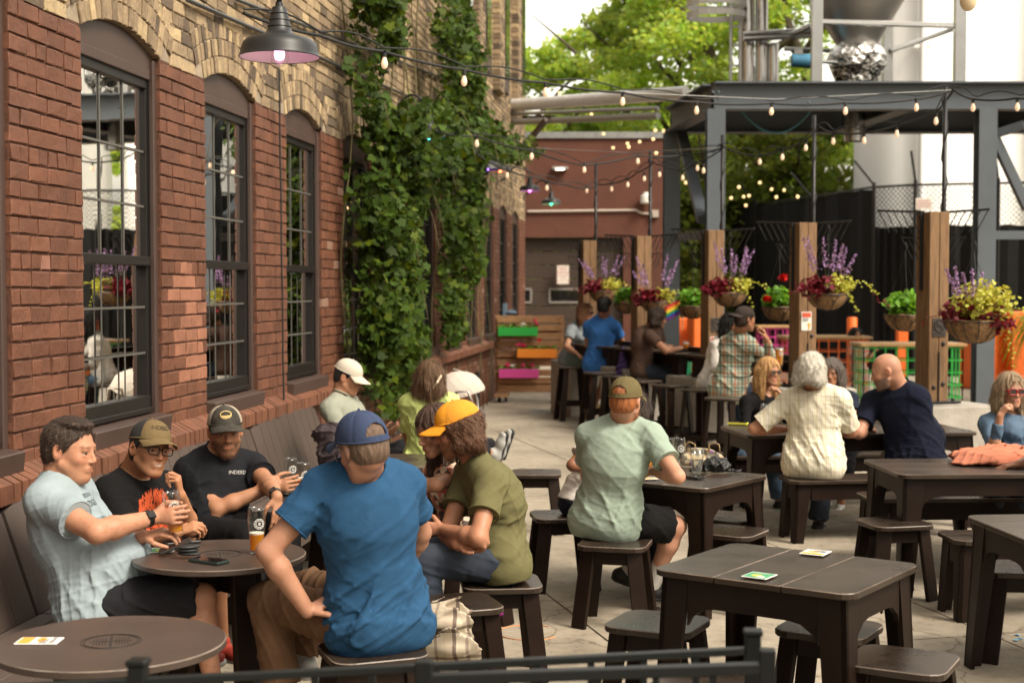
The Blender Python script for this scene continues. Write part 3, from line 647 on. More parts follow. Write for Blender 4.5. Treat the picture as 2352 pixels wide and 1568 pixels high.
def tree(base,h,r,label,n=5200,ls=.30,mt=TL,low=.25,seed=0,dens=26):
    n=int(n*2.3)
    rr=np.random.RandomState(seed+50); t=empty('tree',base,label,'tree','trees behind the garage and platform'); base=Vector(base)
    g=MB(); pts=[base+Vector((rr.uniform(-.2,.2)*k,rr.uniform(-.2,.2)*k,h*.75*k/6)) for k in range(7)]; g.tube(pts,[.32*(1-.12*k)*h/12 for k in range(7)],8)
    for k in range(9):
        a=rr.uniform(0,2*PI); s=pts[2+k%5]; e=s+Vector((math.cos(a)*r*.75,math.sin(a)*r*.75,rr.uniform(.1,.3)*h)); g.tube([s,(s+e)/2+Vector((0,0,.2)),e],[.12*h/12,.07*h/12,.02],6)
    g.build('trunk',BARK,t,smooth=True)
    cs=[]
    for k in range(dens*3):
        a=rr.uniform(0,2*PI); zz=rr.uniform(low,1.0); ww=math.sin(min(1,(zz-low)/(1-low)*.9+.12)*PI)**.6; q=rr.uniform(.25,1)**.5*r*ww; cs.append((base.x+q*math.cos(a),base.y+q*math.sin(a),zz*h,rr.uniform(.45,1.0)*r*.26,rr.uniform(.7,1.25)))
    cs=np.array(cs); idx=rr.randint(0,len(cs),n); d=rr.normal(0,1,(n,3)); d/=np.linalg.norm(d,axis=1)[:,None]; d*=rr.uniform(.45,1.05,(n,1)); d[:,2]*=.55
    c=cs[idx,:3]+d*cs[idx,3:4]; f=cs[idx,4]*rr.uniform(.75,1.25,n); col=np.stack([f*rr.uniform(.85,1.25,n),f,f*rr.uniform(.6,1.2,n)],1)
    v,cc=leafcloud(c,rr.uniform(.6,1.3,n)*ls*.62,QUAD,col,.9); npmesh('crown',v,5,mt,t,cc)
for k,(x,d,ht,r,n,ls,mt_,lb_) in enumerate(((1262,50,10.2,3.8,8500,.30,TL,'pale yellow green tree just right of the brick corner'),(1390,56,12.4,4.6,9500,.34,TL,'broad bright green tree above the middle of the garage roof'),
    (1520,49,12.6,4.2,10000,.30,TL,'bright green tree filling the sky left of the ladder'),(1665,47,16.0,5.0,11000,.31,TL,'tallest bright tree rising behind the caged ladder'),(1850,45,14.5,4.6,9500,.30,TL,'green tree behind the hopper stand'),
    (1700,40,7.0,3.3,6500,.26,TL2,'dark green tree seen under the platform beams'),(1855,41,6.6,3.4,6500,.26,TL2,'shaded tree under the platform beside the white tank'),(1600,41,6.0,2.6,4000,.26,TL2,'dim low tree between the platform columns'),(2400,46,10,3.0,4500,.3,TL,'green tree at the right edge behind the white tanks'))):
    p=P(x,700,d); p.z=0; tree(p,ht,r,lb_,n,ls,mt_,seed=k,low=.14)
g=MB(); N=10
bh=[]
n=9000; c=np.zeros((n,3)); xs=rs.uniform(1560,1990,n)
for i in range(n): p=P(xs[i],600,rs.uniform(38,40)); c[i]=(p.x,p.y,rs.uniform(.0,4.6)**1)
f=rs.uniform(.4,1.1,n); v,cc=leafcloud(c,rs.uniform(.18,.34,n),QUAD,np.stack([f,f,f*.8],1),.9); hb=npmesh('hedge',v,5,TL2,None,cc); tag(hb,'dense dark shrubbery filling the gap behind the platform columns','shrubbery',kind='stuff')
n=6000; c=np.zeros((n,3)); xs=rs.uniform(1190,1700,n)
for i in range(n): p=P(xs[i],600,rs.uniform(60,64)); c[i]=(p.x,p.y,rs.uniform(.0,1)**.8*(9.5+.9*math.sin(xs[i]*.03)))
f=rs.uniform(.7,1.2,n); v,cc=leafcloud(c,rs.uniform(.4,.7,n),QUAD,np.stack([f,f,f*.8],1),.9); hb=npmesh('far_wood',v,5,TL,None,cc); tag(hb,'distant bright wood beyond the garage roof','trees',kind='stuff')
# ---------------------------------------------------------------- ivy on the brick wall
IVY=leafmat('ivy_leaves',(.042,.074,.012),.30,.10)
LEAF=[(0,-.42),(.16,-.5),(.42,-.32),(.30,-.12),(.46,.12),(.20,.16),(.06,.55),(-.06,.55),(-.20,.16),(-.46,.12),(-.30,-.12),(-.42,-.32),(-.16,-.5)]
def inpoly(x,y,pl):
    c=False; j=len(pl)-1
    for i in range(len(pl)):
        if (pl[i][1]>y)!=(pl[j][1]>y) and x<(pl[j][0]-pl[i][0])*(y-pl[i][1])/(pl[j][1]-pl[i][1])+pl[i][0]: c=not c
        j=i
    return c
M1=[(762,-40),(905,-40),(895,110),(850,190),(900,330),(950,300),(962,420),(930,560),(950,700),(945,840),(958,925),(905,968),(850,935),(800,830),(790,700),(800,560),(780,430),(800,300),(775,200),(758,100)]
M2=[(1000,-40),(1055,10),(1090,130),(1085,230),(1112,300),(1092,420),(1088,520),(1092,600),(1045,700),(1030,790),(1002,800),(992,680),(1000,560),(978,430),(988,300),(1000,150),(975,60)]
M3=[(800,210),(960,235),(1100,280),(1215,335),(1240,352),(1150,375),(1080,372),(900,420),(800,400)]
def ivy(pl,n,label,Y0_,Y1_,xo,stem):
    t=empty('ivy',Vector((W+.1,(Y0_+Y1_)/2,0)),label,'ivy'); cs=[]; tries=0
    while len(cs)<n and tries<n*60:
        tries+=1; y=rs.uniform(Y0_,Y1_); z=rs.uniform(.05,6.8); x=W+.04+xo*rs.beta(1.3,1.6)
        px,py=proj((x,y,z))
        if inpoly(px+rs.normal(0,7),py+rs.normal(0,8),pl):
            w=.5+.5*math.sin(y*3.1+z*2.2)*math.sin(z*4.1-y*1.7+1)
            if rs.rand()<.03+.97*w**2.2: cs.append((x+.16*w,y,z))
    c=np.array(cs); N=len(c); f=rs.uniform(.5,1.3,N)*(1+.35*(rs.rand(N)<.12)); yl=(rs.rand(N)<.16)*.8
    col=np.stack([f*(1+yl),f*(1+yl*.5),f*rs.uniform(.6,1.2,N)],1)
    upv=np.tile(np.array([[1.0,-.7,.75]]),(N,1)); v,cc=leafcloud(c,rs.uniform(.040,.125,N),LEAF,col,.95,up=upv); npmesh('leaves',v,13,IVY,t,cc)
    g=MB()
    for k in range(stem):
        y=Y0_+(Y1_-Y0_)*(k+.5)/stem; pts=[]
        for i in range(16):
            z=.0+i*.42; p=(W+.06+.04*math.sin(i+k),y+.10*math.sin(i*.9+k*2),z); px,py=proj(p)
            pts.append(p)
        g.tube(pts,.009,5)
    # trailing shoots that hang free of the mass
    for k in range(14):
        s=c[rs.randint(N)]; a=rs.uniform(-.6,.6); pts=[Vector(s)+Vector((.05*i*.5+.1,.06*i*math.sin(a),.02*i-.012*i*i)) for i in range(8)]; g.tube(pts,.004,4)
    g.build('stem',mat('ivy_stem',(.12,.10,.04),.8),t,smooth=True); return t
ivy(M1,6400,'thick green ivy climbing the brick wall beside the third window',12.4,16.4,.50,6)
ivy(M2,6000,'second ivy mass climbing the wall behind, beside the stroller',16.0,23.0,.50,7)
ivy(M3,2000,'ivy strand reaching out across the wall lamps at mid height',12.8,24.5,.95,2)
# ---------------------------------------------------------------- barn lamps
ENAM=mat('charcoal_enamel',(.018,.019,.020),.42,spec=.4); 
def barn_lamp(c,r,label,glow,inner,arm=True,armto=None):
    # c: centre of the rim
    t=empty('barn_lamp',c+Vector((0,0,0)),label,'lamp','barn lamps along the brick wall')
    g=MB(); pr=[(1.0,0),(1.015,.015),(1.0,.03),(.975,.10),(.945,.24),(.90,.36),(.80,.45),(.58,.51),(.40,.57),(.32,.64),(.285,.74),(.30,.76),(.25,.90),(.265,.92),(.22,1.06),(.235,1.08),(.19,1.16),(.17,1.24),(.10,1.26),(.09,1.36),(0,1.37)]
    g.lathe([(a*r,b_*r) for a,b_ in pr],c,40); g.build('shade',ENAM,t,auto=35)
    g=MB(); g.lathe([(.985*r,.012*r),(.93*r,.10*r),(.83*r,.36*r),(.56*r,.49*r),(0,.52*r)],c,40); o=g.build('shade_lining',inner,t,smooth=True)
    g=MB(); g.lathe([(0,.40*r),(.10*r,.38*r),(.12*r,.2*r),(.13*r,.06*r),(.10*r,-.04*r),(0,-.08*r)],c,20); b_=g.build('bulb',glow,t,smooth=True)
    g=MB(); g.lathe([(.16*r,.30*r),(.20*r,.14*r),(.235*r,.0),(.20*r,-.13*r),(.1*r,-.2*r),(0,-.22*r)],c,24); g.build('globe',GLASS,t,smooth=True)
    if arm:
        top=c+Vector((0,0,1.28*r)); e=armto if armto is not None else Vector((W,c.y+.1,top.z-.1)); pts=[top+Vector((0,0,0))]
        mid=top+Vector((0,0,.20)); n_=10
        for k in range(n_+1): s=k/n_; pts.append(Vector((top.x+(e.x-top.x)*s,top.y+(e.y-top.y)*s,top.z+.06+ .22*math.sin(PI*min(1,s*1.15))*(1-s*.3)+(e.z-top.z)*s)))
        g=MB(); g.tube(pts,.014,8); g.cyl(e,e+Vector((-.02,0,0)),.06,n=16); g.build('gooseneck',ENAM,t,smooth=True)
    return t
def glow(nm,c,s): return mat(nm,c,.4,emit=(c,s))
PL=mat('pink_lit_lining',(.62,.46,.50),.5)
lc=P(642,133,6.95); L1=barn_lamp(lc,.195,'large charcoal barn lamp with pink bulb hanging in front of the near windows',glow('pink_bulb',(1,.38,.70),6.),mat('white_lining',(.75,.72,.70),.45),arm=False)
g=MB(); g.cyl(lc+Vector((0,0,1.28*.195)),lc+Vector((0,0,.9)),.013,n=10); 
pts=[lc+Vector((0,0,.9))+Vector((-1.05*s,0,.25*math.sin(PI*s*.9))) for s in [k/10 for k in range(11)]]; g.tube(pts,.013,8); g.build('gooseneck',ENAM,L1,smooth=True)
WL=mat('white_lining',(.75,.72,.70),.45)
barn_lamp(P(985,318,14.8),.19,'barn lamp half buried in the ivy, teal bulb',glow('teal_bulb',(.1,.8,.65),3.),mat('teal_lit_lining',(.1,.35,.32),.5))  # lining colour carries the teal bulb's glow
barn_lamp(P(1119,390,18.6),.19,'grey barn lamp with violet rim just right of the ivy',glow('violet_bulb',(.4,.2,1),3.),mat('violet_lit_lining',(.22,.12,.5),.5))  # violet bulb light painted into the lining
barn_lamp(P(1149,394,22.0),.17,'barn lamp with orange red bulb beside the silver pipe drop',glow('red_bulb',(1,.18,.06),7.),WL)
barn_lamp(P(1217,439,24.6),.185,'barn lamp with magenta bulb near the brick corner',glow('magenta_bulb',(.95,.15,.85),8.),WL)
barn_lamp(P(1266,469,27.0),.19,'farthest barn lamp, green bulb, in front of the red garage',glow('green_bulb',(.05,.9,.35),8.),WL,armto=P(1205,455,27.2))
# ---------------------------------------------------------------- timber posts with concrete blocks, racks and baskets
PX=[(2142,13.15,487),(1846,15.3,513),(1628,17.25,530),(1467,19.2,546),(1349,21.0,556)]
pos=[]; 
for x,d,y in PX: p=P(x,600,d); pos.append(Vector((p.x,p.y,0)))
line=(pos[-1]-pos[0]).normalized(); 
for i,p in enumerate(pos): p_=pos[0]+line*((p-pos[0]).dot(line)); pos[i]=p_
lx=Vector((line.y,-line.x,0)); ZP=2.56; RZ=Matrix((lx,line,Vector((0,0,1)))).transposed()   # lx: towards the right of the picture
names=['nearest timber post, beside the bald man','timber post behind the white haired man','middle timber post behind the couple at the bar','timber post behind the man in brown','farthest timber post behind the man in bright blue']
posts=[]
pr=empty('timber_post',(0,0,0),names[0],'post','timber posts carrying the string lights')
g=MB()
for sx in(-1,1): g.box((sx*.054,0,(ZP+.80)/2),(.104,.21,ZP-.80),bev=.005)
g.build('timber',WOOD,pr)
g=MB(); g.box((0,0,.815),(.42,.34,.02),bev=.004)
for sx in(-.15,.15):
    for sy in(-.12,.12): g.sphere((sx,sy,.835),.018,8)
g.box((0,-.112,1.05),(.012,.01,.45)); g.build('base_plate',BLACKM,pr)
for sx,zz in((-.05,.95),(.05,1.35),(.05,.98)):
    g=MB(); g.sphere((sx,-.108,zz),.022,10,sc3=(1,.6,1)); g.build('bolt',BLACKM,pr)
def rack(side):
    g=MB(); d=Vector((.75*side,-.66*side,0)).normalized() if True else 0
    s=Vector((side*.10,-.0,ZP+.0)); e=s+d*.42+Vector((0,0,.02)); g.bar(s,e,.03,.02)
    g.bar((side*.115,0,ZP),(side*.115,0,ZP-.72),.05,.012,up=(0,1,0))
    for k in range(6): q=s+(e-s)*(k+1)/6.2; g.bar(q,q+Vector((-d.x*.10,-d.y*.10,-.20)),.009,.009)
    for k in range(3): q=s+(e-s)*(k+1.4)/7.5+Vector((0,0,-.26)); g.bar(q,q+Vector((-d.x*.09,-d.y*.09,-.18)),.009,.009)
    g.bar(s+Vector((0,0,-.24)),s+(e-s)*.5+Vector((0,0,-.24)),.012,.012)
    return g
for side in(1,-1): rack(side).build('hanger_rack',BLACKM,pr)
g=MB(); g.cyl((.155,.05,.95),(.155,.05,3.72),.021,n=10); 
for zz in(1.2,2.3): g.box((.14,.05,zz),(.09,.07,.03))
pts=[(.155+.03*math.cos(k*1.4),.05+.03*math.sin(k*1.4),2.4+k*.11) for k in range(12)]; g.tube(pts,.006,5)
g.build('light_pole',BLACKM,pr,smooth=True)
for i,p in enumerate(pos):
    o=pr if i==0 else copy_tree(pr); place(o,p,math.atan2(lx.y,lx.x),names[i]); posts.append(o)
cbp=MB(); cbp.slab(rrect(.86,.80,.02,2),0,.80,.018); c0=cbp.build('concrete_block',CONC,origin=(0,0,0)); tag(c0,'square concrete block under the nearest timber post','concrete block','concrete blocks under the timber posts')
for i,p in enumerate(pos):
    o=c0 if i==0 else copy_tree(c0); place(o,p,math.atan2(lx.y,lx.x),['square concrete block under the nearest timber post with green chalk scribble','concrete block under the post behind the white haired man','concrete block under the middle timber post','concrete block under the post behind the man in brown','concrete block under the farthest timber post'][i])
ck=MB()
for k in range(26):
    a=P(2175+R_.uniform(0,45),1015+R_.uniform(0,50),12.6); 
    q0=pos[0]+lx*R_.uniform(.05,.38)-line*.4025; q0.z=R_.uniform(.25,.5); ck.bar(q0,q0+Vector((R_.uniform(-.05,.05),0,R_.uniform(-.04,.04))),.008,.002)
ck.build('scribble',mat('teal_chalk',(.12,.45,.36),.9),c0)
# no smoking sign and paper notices
def disc_sign(i,z,label):
    c=pos[i]-line*.107+Vector((0,0,z))+lx*.0; o=empty('no_smoking_sign',c,label,'sign','no smoking signs on the posts'); Rm=Matrix((lx,Vector((0,0,1)),-line)).transposed().to_4x4(); M4=Matrix.Translation(c)@Rm
    g=MB(); g.slab(rrect(.15,.17,.01,2),0,.006,.002); g.xf(M4); g.build('plate',mat('brown_sign_plate',(.045,.032,.026),.5),o)
    g=MB(); g.tube([(.055*math.cos(a),.055*math.sin(a)+.015,.008) for a in [k*PI/14 for k in range(28)]],.005,5,closed=True); g.bar((-.037,.052,.008),(.037,-.022,.008),.008,.004,up=(0,0,1)); g.box((0,.015,.008),(.07,.012,.003)); g.xf(M4)
    text(g,'NO SMOKING',.020,M4@Vector((0,-.062,.007)),lx,(0,0,1)); g.build('symbol',mat('black_sign_ink',(.008,.007,.007),.6),o)
disc_sign(0,1.50,'brown square no smoking sign screwed to the nearest timber post'); disc_sign(2,1.42,'faint round no smoking sign high on the middle timber post')
def notice(i,z,label):
    c=pos[i]-line*.110+Vector((0,0,z))-lx*.02; o=empty('paper_notice',c,label,'notice','paper notices on the posts'); M4=Matrix.Translation(c)@Matrix((lx,Vector((0,0,1)),-line)).transposed().to_4x4()
    g=MB(); g.slab(rrect(.125,.20,.008,2),0,.004,.001); g.xf(M4); g.build('sheet',mat('card_white',(.72,.70,.66),.6),o)
    g=MB(); g.box((0,.065,.006),(.105,.05,.003)); g.xf(M4); g.build('heading',mat('card_red',(.55,.08,.03),.6),o)
    g=MB(); [g.box((-.015,.025-.012*k,.006),(.07-.01*(k%2),.004,.002)) for k in range(3)]; g.xf(M4); g.build('text_lines',mat('black_sign_ink',(.008,.007,.007),.6),o)
    g=MB(); g.sphere((.03,-.035,.005),.022,10,sc3=(1,.8,.15)); g.box((.03,-.07,.006),(.02,.035,.003)); g.xf(M4); g.build('picture',mat('card_orange',(.8,.35,.05),.6),o)
notice(1,1.51,'white notice with red heading on the post behind the white haired man'); notice(2,1.18,'white notice with red heading low on the middle post')
# hanging baskets
COCO=mat('coconut_fibre',(.26,.15,.07),.95,var=(30,.45),bump=(50,1.,.02)); WIRE=mat('basket_wire',(.015,.014,.012),.5)
FOL={'lime':leafmat('lime_foliage',(.50,.52,.10),.35),'red':leafmat('burgundy_foliage',(.16,.012,.025),.2),'green':leafmat('fresh_foliage',(.16,.36,.04),.4),'purple':leafmat('purple_salvia',(.40,.25,.52),.25),'scarlet':leafmat('scarlet_petals',(.65,.01,.01),.2),'grass':leafmat('grass_blades',(.18,.30,.04),.4)}
ROUND=[(0,-.5),(.4,-.25),(.45,.2),(0,.5),(-.45,.2),(-.4,-.25)]
def blob(parent,nm,c,rad,n,ls,mt_,squash=.6,r0=.3,seed=0,shape=ROUND,var=.35):
    r=np.random.RandomState(seed); d=r.normal(0,1,(n,3)); d/=np.linalg.norm(d,axis=1)[:,None]; d*=r.uniform(r0,1,(n,1))*rad; d[:,2]*=squash
    f=r.uniform(1-var,1+var,n); v,cc=leafcloud(np.array(c)[None,:]+d,r.uniform(.6,1.3,n)*ls,shape,np.stack([f,f*r.uniform(.85,1.1,n),f],1),.8); return npmesh(nm,v,len(shape),mt_,parent,cc)
def spikes(parent,base,n,h,seed,spread=.5):
    r=np.random.RandomState(seed); cs=[]; g=MB()
    for k in range(n):
        a=r.uniform(0,2*PI); l=r.uniform(.6,1)*h; d=np.array([math.cos(a)*spread*r.uniform(.2,1),math.sin(a)*spread*r.uniform(.2,1),1.]); d/=np.linalg.norm(d)
        p0=np.array(base)+np.array([math.cos(a)*.1,math.sin(a)*.1,0]); g.tube([p0,p0+d*l*.5,p0+d*l],.003,4)
        for q in range(80): t=.34+.66*q/80; w=.020*(1.25-t); cs.append(p0+d*l*t+r.normal(0,w,3))
    g.build('flower_stem',mat('ivy_stem',(.12,.10,.04),.8),parent); cs=np.array(cs); f=r.uniform(.6,1.4,len(cs)); v,cc=leafcloud(cs,r.uniform(.014,.026,len(cs)),ROUND,np.stack([f,f,f],1),1.); npmesh('purple_foliage',v,6,FOL['purple'],parent,cc)
def trail(parent,base,d,n,seed,drop=.5,mt_='lime'):
    r=np.random.RandomState(seed); cs=[]; b=np.array(base); d=np.array(d,float)
    for k in range(n): t=k/n; cs.append(b+d*t+np.array([0,0,-drop*t*t])+r.normal(0,.010,3)); cs.append(b+d*t+np.array([0,0,-drop*t*t])+r.normal(0,.016,3))
    cs=np.array(cs); f=r.uniform(.8,1.3,len(cs)); v,cc=leafcloud(cs,r.uniform(.020,.032,len(cs)),ROUND,np.stack([f,f,f],1),.8); npmesh('trailing_foliage',v,6,FOL[mt_],parent,cc)
def basket(c,R,kind,label,seed,hang):
    # c: centre of the rim
    t=empty('hanging_basket',c-Vector((0,0,R*.8)),label,'hanging basket','hanging baskets on the timber posts'); r=random.Random(seed)
    g=MB(); pr=[(.0,-.78),(.30,-.76),(.58,-.66),(.80,-.46),(.94,-.2),(1.0,0),(.98,.05),(.90,.04),(.88,-.1)]
    g.lathe([(a*R,b_*R) for a,b_ in pr],c,30); g.v=[(x+r.uniform(-.006,.006),y+r.uniform(-.006,.006),z+r.uniform(-.006,.006)) for x,y,z in g.v]; g.build('coco_liner',COCO,t,smooth=True)
    g=MB(); g.tube([c+Vector((R*1.02*math.cos(k*PI/15),R*1.02*math.sin(k*PI/15),0)) for k in range(30)],.005,5,closed=True)
    for k in range(12):
        a=k*PI/6; pts=[]
        for q in range(9):
            ph=q/8*PI*.46; tw=(.26*math.sin(q/8*PI))*(1 if k%2 else -1) if kind!='near' else 0
            pts.append(c+Vector((1.02*R*math.cos(ph)*math.cos(a+tw),1.02*R*math.cos(ph)*math.sin(a+tw),-.80*R*math.sin(ph))))
        g.tube(pts,.0045,4)
    g.build('wire_frame',WIRE,t)
    g=MB()
    for k in range(3): a=k*2*PI/3+.5; g.tube([c+Vector((R*math.cos(a),R*math.sin(a),0)),c+Vector((0,0,hang))],.0025,4)
    g.tube([c+Vector((0,0,hang)),c+Vector((.02,0,hang+.05)),c+Vector((0,0,hang+.09))],.004,5); g.build('hanger',WIRE,t)
    if kind in('mix','near'):
        nr=kind=='near'; k=1.0
        blob(t,'burgundy_foliage',c+Vector((-.08 if not nr else .0,0,.06)),R*1.25,420,.055,FOL['red'],.55,seed=seed)
        blob(t,'lime_foliage',c+Vector((.10 if not nr else .08,-.06,.09 if not nr else .16)),R*(.85 if not nr else 1.25),760 if nr else 260,.042 if nr else .038,FOL['lime'],.7,seed=seed+1)
        if nr: blob(t,'burgundy_foliage',c+Vector((.15,-.12,-.02)),R*.75,160,.05,FOL['red'],.5,seed=seed+9)
        spikes(t,c+Vector((0,0,.1)),7 if not nr else 6,.58 if not nr else .45,seed,.85)
        trail(t,c+Vector((R*.8,-.05,.12)),(.35,-.05,.12),16,seed,.25); trail(t,c+Vector((R*.9,-.1,.0)),(.10,-.02,-.05),14,seed+3,.38 if nr else .15)
        trail(t,c+Vector((-R*.8,-.05,.08)),(-.28,-.05,.0),12,seed+5,.1,'red')
    else:
        blob(t,'green_foliage',c+Vector((0,0,.10)),R*1.05,420,.06,FOL['green'],.7,seed=seed)
        if kind=='red': blob(t,'scarlet_flower',c+Vector((-R*.75,-.12,.10)),.06,60,.035,FOL['scarlet'],.8,seed=seed+2); blob(t,'scarlet_flower',c+Vector((R*.2,-.1,.33)),.055,60,.035,FOL['scarlet'],.8,seed=seed+4)
        else: trail(t,c+Vector((-R*.8,-.1,.08)),(-.14,0,.1),8,seed+5,.0,'red')
    return t
for x,y,d,R,k,lb_,s in ((2236,738,12.55,.245,'near','largest hanging basket, lime and burgundy leaves, right of the nearest post',1),(2078,724,13.9,.195,'plain','coco basket of plain lime leaves left of the nearest post',2),
    (1901,676,14.7,.205,'mix','hanging basket with tall purple spikes above the white haired man',3),(1790,706,15.9,.195,'red','green hanging basket with two scarlet flowers',4),
    (1676,674,16.7,.20,'mix','hanging basket with purple spikes above the dark haired woman in white',5),(1592,704,17.9,.19,'plain','green leafed basket left of the middle post',6),
    (1508,694,18.7,.20,'mix','hanging basket above the man in brown',7),(1440,698,19.6,.17,'plain','small green basket left of the man in brown',8),(1385,670,20.4,.20,'mix','farthest burgundy basket above the man in bright blue',9)):
    basket(P(x,y,d),R,k,lb_,s,.62)
# small rainbow flag
fg=P(1568,712,18.2); f=empty('rainbow_flag',fg,'small rainbow flag on a thin stick beside the middle green basket','flag'); g=MB(); g.cyl(fg+Vector((.0,0,-.25)),fg+Vector((.0,0,.18)),.006,n=6); g.build('stick',mat('pale_stick',(.6,.5,.35),.6),f)
cols=[(.55,.02,.03),(.75,.22,.02),(.80,.62,.03),(.03,.35,.08),(.03,.08,.45),(.22,.03,.30)]
g=MB(); ms=[]
for k,c in enumerate(cols):
    ms.append(mat('flag_band_%s'%'roygbv'[k],c,.7))
    for q in range(6):
        x0,x1=-.30*q/6,-.30*(q+1)/6; z=lambda x,kk: .16+x*.55-kk*.032
        g.add([fg+Vector((x0,.012*math.sin(x0*40),z(x0,k))),fg+Vector((x1,.012*math.sin(x1*40),z(x1,k))),fg+Vector((x1,.012*math.sin(x1*40),z(x1,k+1))),fg+Vector((x0,.012*math.sin(x0*40),z(x0,k+1)))],[(0,1,2,3)],k)
g.build('cloth',ms,f)
# ---------------------------------------------------------------- string lights
BULB=mat('warm_bulb',(.80,.58,.42),.25,emit=((1,.66,.40),.34)); BGL=mat('bulb_far_glow',(1,.75,.4),.3,emit=((1,.62,.26),.9))
def bulb_proto():
    t=empty('string_bulb',(0,0,0)); g=MB(); g.cyl((0,0,.0),(0,0,-.055),.019,.022,n=12); g.cyl((-.03,0,0),(.03,0,0),.012,n=8); g.build('socket',RUBBER,t)
    g=MB(); g.lathe([(.012,-.05),(.020,-.07),(.030,-.105),(.0315,-.125),(.024,-.150),(.012,-.162),(0,-.165)],(0,0,0),14); g.build('bulb_glass',BULB,t,smooth=True); return t
bp_=bulb_proto(); nbulb=[0]
def bulb(p,lb_):
    o=bp_ if nbulb[0]==0 else copy_tree(bp_); nbulb[0]+=1; s=.68; o.scale=(s,s,s); o.location=p; o.rotation_euler=(0,0,R_.uniform(0,3)); tag(o,lb_,'light bulb','warm bulbs on the string lights')
def strand(pts,bulbs,label,r=.009,sag=.0,wire2=True,lb_=''):
    pts=[P(*p) for p in pts]; g=MB(); sm=[]
    for i in range(len(pts)-1):
        a,b_=pts[i],pts[i+1]
        for k in range(8): t=k/8; sm.append(a+(b_-a)*t+Vector((0,0,-sag*4*t*(1-t))))
    sm.append(pts[-1]); g.tube(sm,r,6)
    if wire2:
        s2=[p+Vector((0,0,.02+.06*abs(math.sin(i*.39)))) for i,p in enumerate(sm)]; g.tube(s2,r*.6,5)
    o=g.build('light_string',RUBBER,smooth=True); tag(o,label,'cable')
    for k,b_ in enumerate(bulbs): bulb(P(*b_),lb_.replace('#',['first','second','third','fourth','fifth','sixth','seventh','eighth','ninth'][k]))
strand([(560,30,7.6),(735,82,8.2),(880,118,9.),(1065,160,10.),(1250,190,11.),(1430,213,12.),(1600,235,12.6),(1770,238,13.),(1940,237,13.),(2105,228,13.1),(2190,206,13.15),(2235,228,12.8),(2335,226,12.4),(2420,220,12)],
  [(883,118,9.),(1066,162,10),(1253,190,11),(1430,213,12),(1600,234,12.6),(1772,237,13),(1942,236,13),(2105,228,13.1),(2235,228,12.8)],'near light string crossing from the lamp to the nearest post',.010,.015,lb_='warm bulb, # from the left on the near string')
bulb(P(2337,226,12.4),'warm bulb at the right end of the near light string')
strand([(2190,208,13.15),(2150,258,13.5),(2062,288,14.),(1985,306,14.7),(1915,305,15.),(1882,292,15.3),(1851,322,15.8),(1797,344,16.4),(1747,357,16.8),(1695,352,17.1),(1662,336,17.25),(1645,352,17.5),(1600,374,18),(1570,392,18.5),(1520,380,19),(1500,372,19.2)],
  [(2150,260,13.5),(2060,290,14.),(1985,306,14.7),(1914,308,15),(1851,324,15.8),(1797,346,16.4),(1745,357,16.8),(1616,378,17.8),(1568,395,18.5)],'light string sagging from pole to pole above the timber posts',.010,.01,lb_='warm bulb, # from the right on the string sagging between the poles')
strand([(1500,374,19.2),(1463,396,19.8),(1440,410,20.2),(1405,420,20.7),(1373,422,21),(1348,432,20.6),(1300,424,19.5),(1240,410,18),(1160,388,16),(1090,350,14.5)],
  [(1515,388,19.1),(1480,398,19.6),(1442,412,20.2),(1405,422,20.6),(1348,426,20.8),(1256,418,18.5),(1165,388,16.5)],'light string running from the far poles to the ivy',.011,.02,lb_='warm bulb, # from the right on the string between far poles and wall')
strand([(1000,300,13),(1095,312,14.),(1220,345,15.2),(1340,380,16.4),(1465,357,17.2),(1560,357,18),(1660,340,17.3)],[(1095,312,14.),(1221,343,15.2),(1342,375,16.4),(1465,356,17.2),(1602,372,17.6)],'light string spanning from the ivy to the third pole',.010,.02,lb_='warm bulb, # from the left on the string between the ivy and the third pole')
g=MB(); g.tube([P(1230,340,16),P(1440,350,18),P(1650,340,17.3)],.004,4); tag(g.build('support_wire',GALV),'thin bare steel wire above the string between the ivy and the third pole','wire')
g=MB(); g.tube([P(1440,213,12),P(1780,228,13),P(2185,207,13.1)],.003,4); tag(g.build('support_wire',GALV),'thin bare steel wire above the near string, ending at the nearest post','wire')
far=[(1445,265),(1505,300),(1524,301),(1469,326),(1507,352),(1566,322),(1408,340),(1441,330),(1444,338),(1564,310),(1584,356),(1622,316),(1625,338),(1549,390),(1745,420),(1772,435),(1697,430),(1679,455),(1720,450),(1801,437),(1832,452),(1783,453),(1713,472),(1708,452),(1281,246),(1300,222),(1285,214),(1386,308),(1358,264),(1500,320),(1575,420)]
for k,(x,y) in enumerate(far):
    g=MB(); g.sphere(P(x,y,31+(k%4)),.036,10); o=g.build('distant_bulb',BGL,smooth=True); tag(o,'tiny warm glowing bulb of the distant light strings','light bulb','tiny distant bulbs')
g=MB(); p=P(2224,0,6.0); g.sphere(p,.036,14,sc3=(1,1,1.35)); tag(g.build('string_bulb_unlit',mat('bulb_unlit',(.75,.6,.4),.2),smooth=True),'lone pale bulb hanging at the top right, cut by the frame','light bulb')
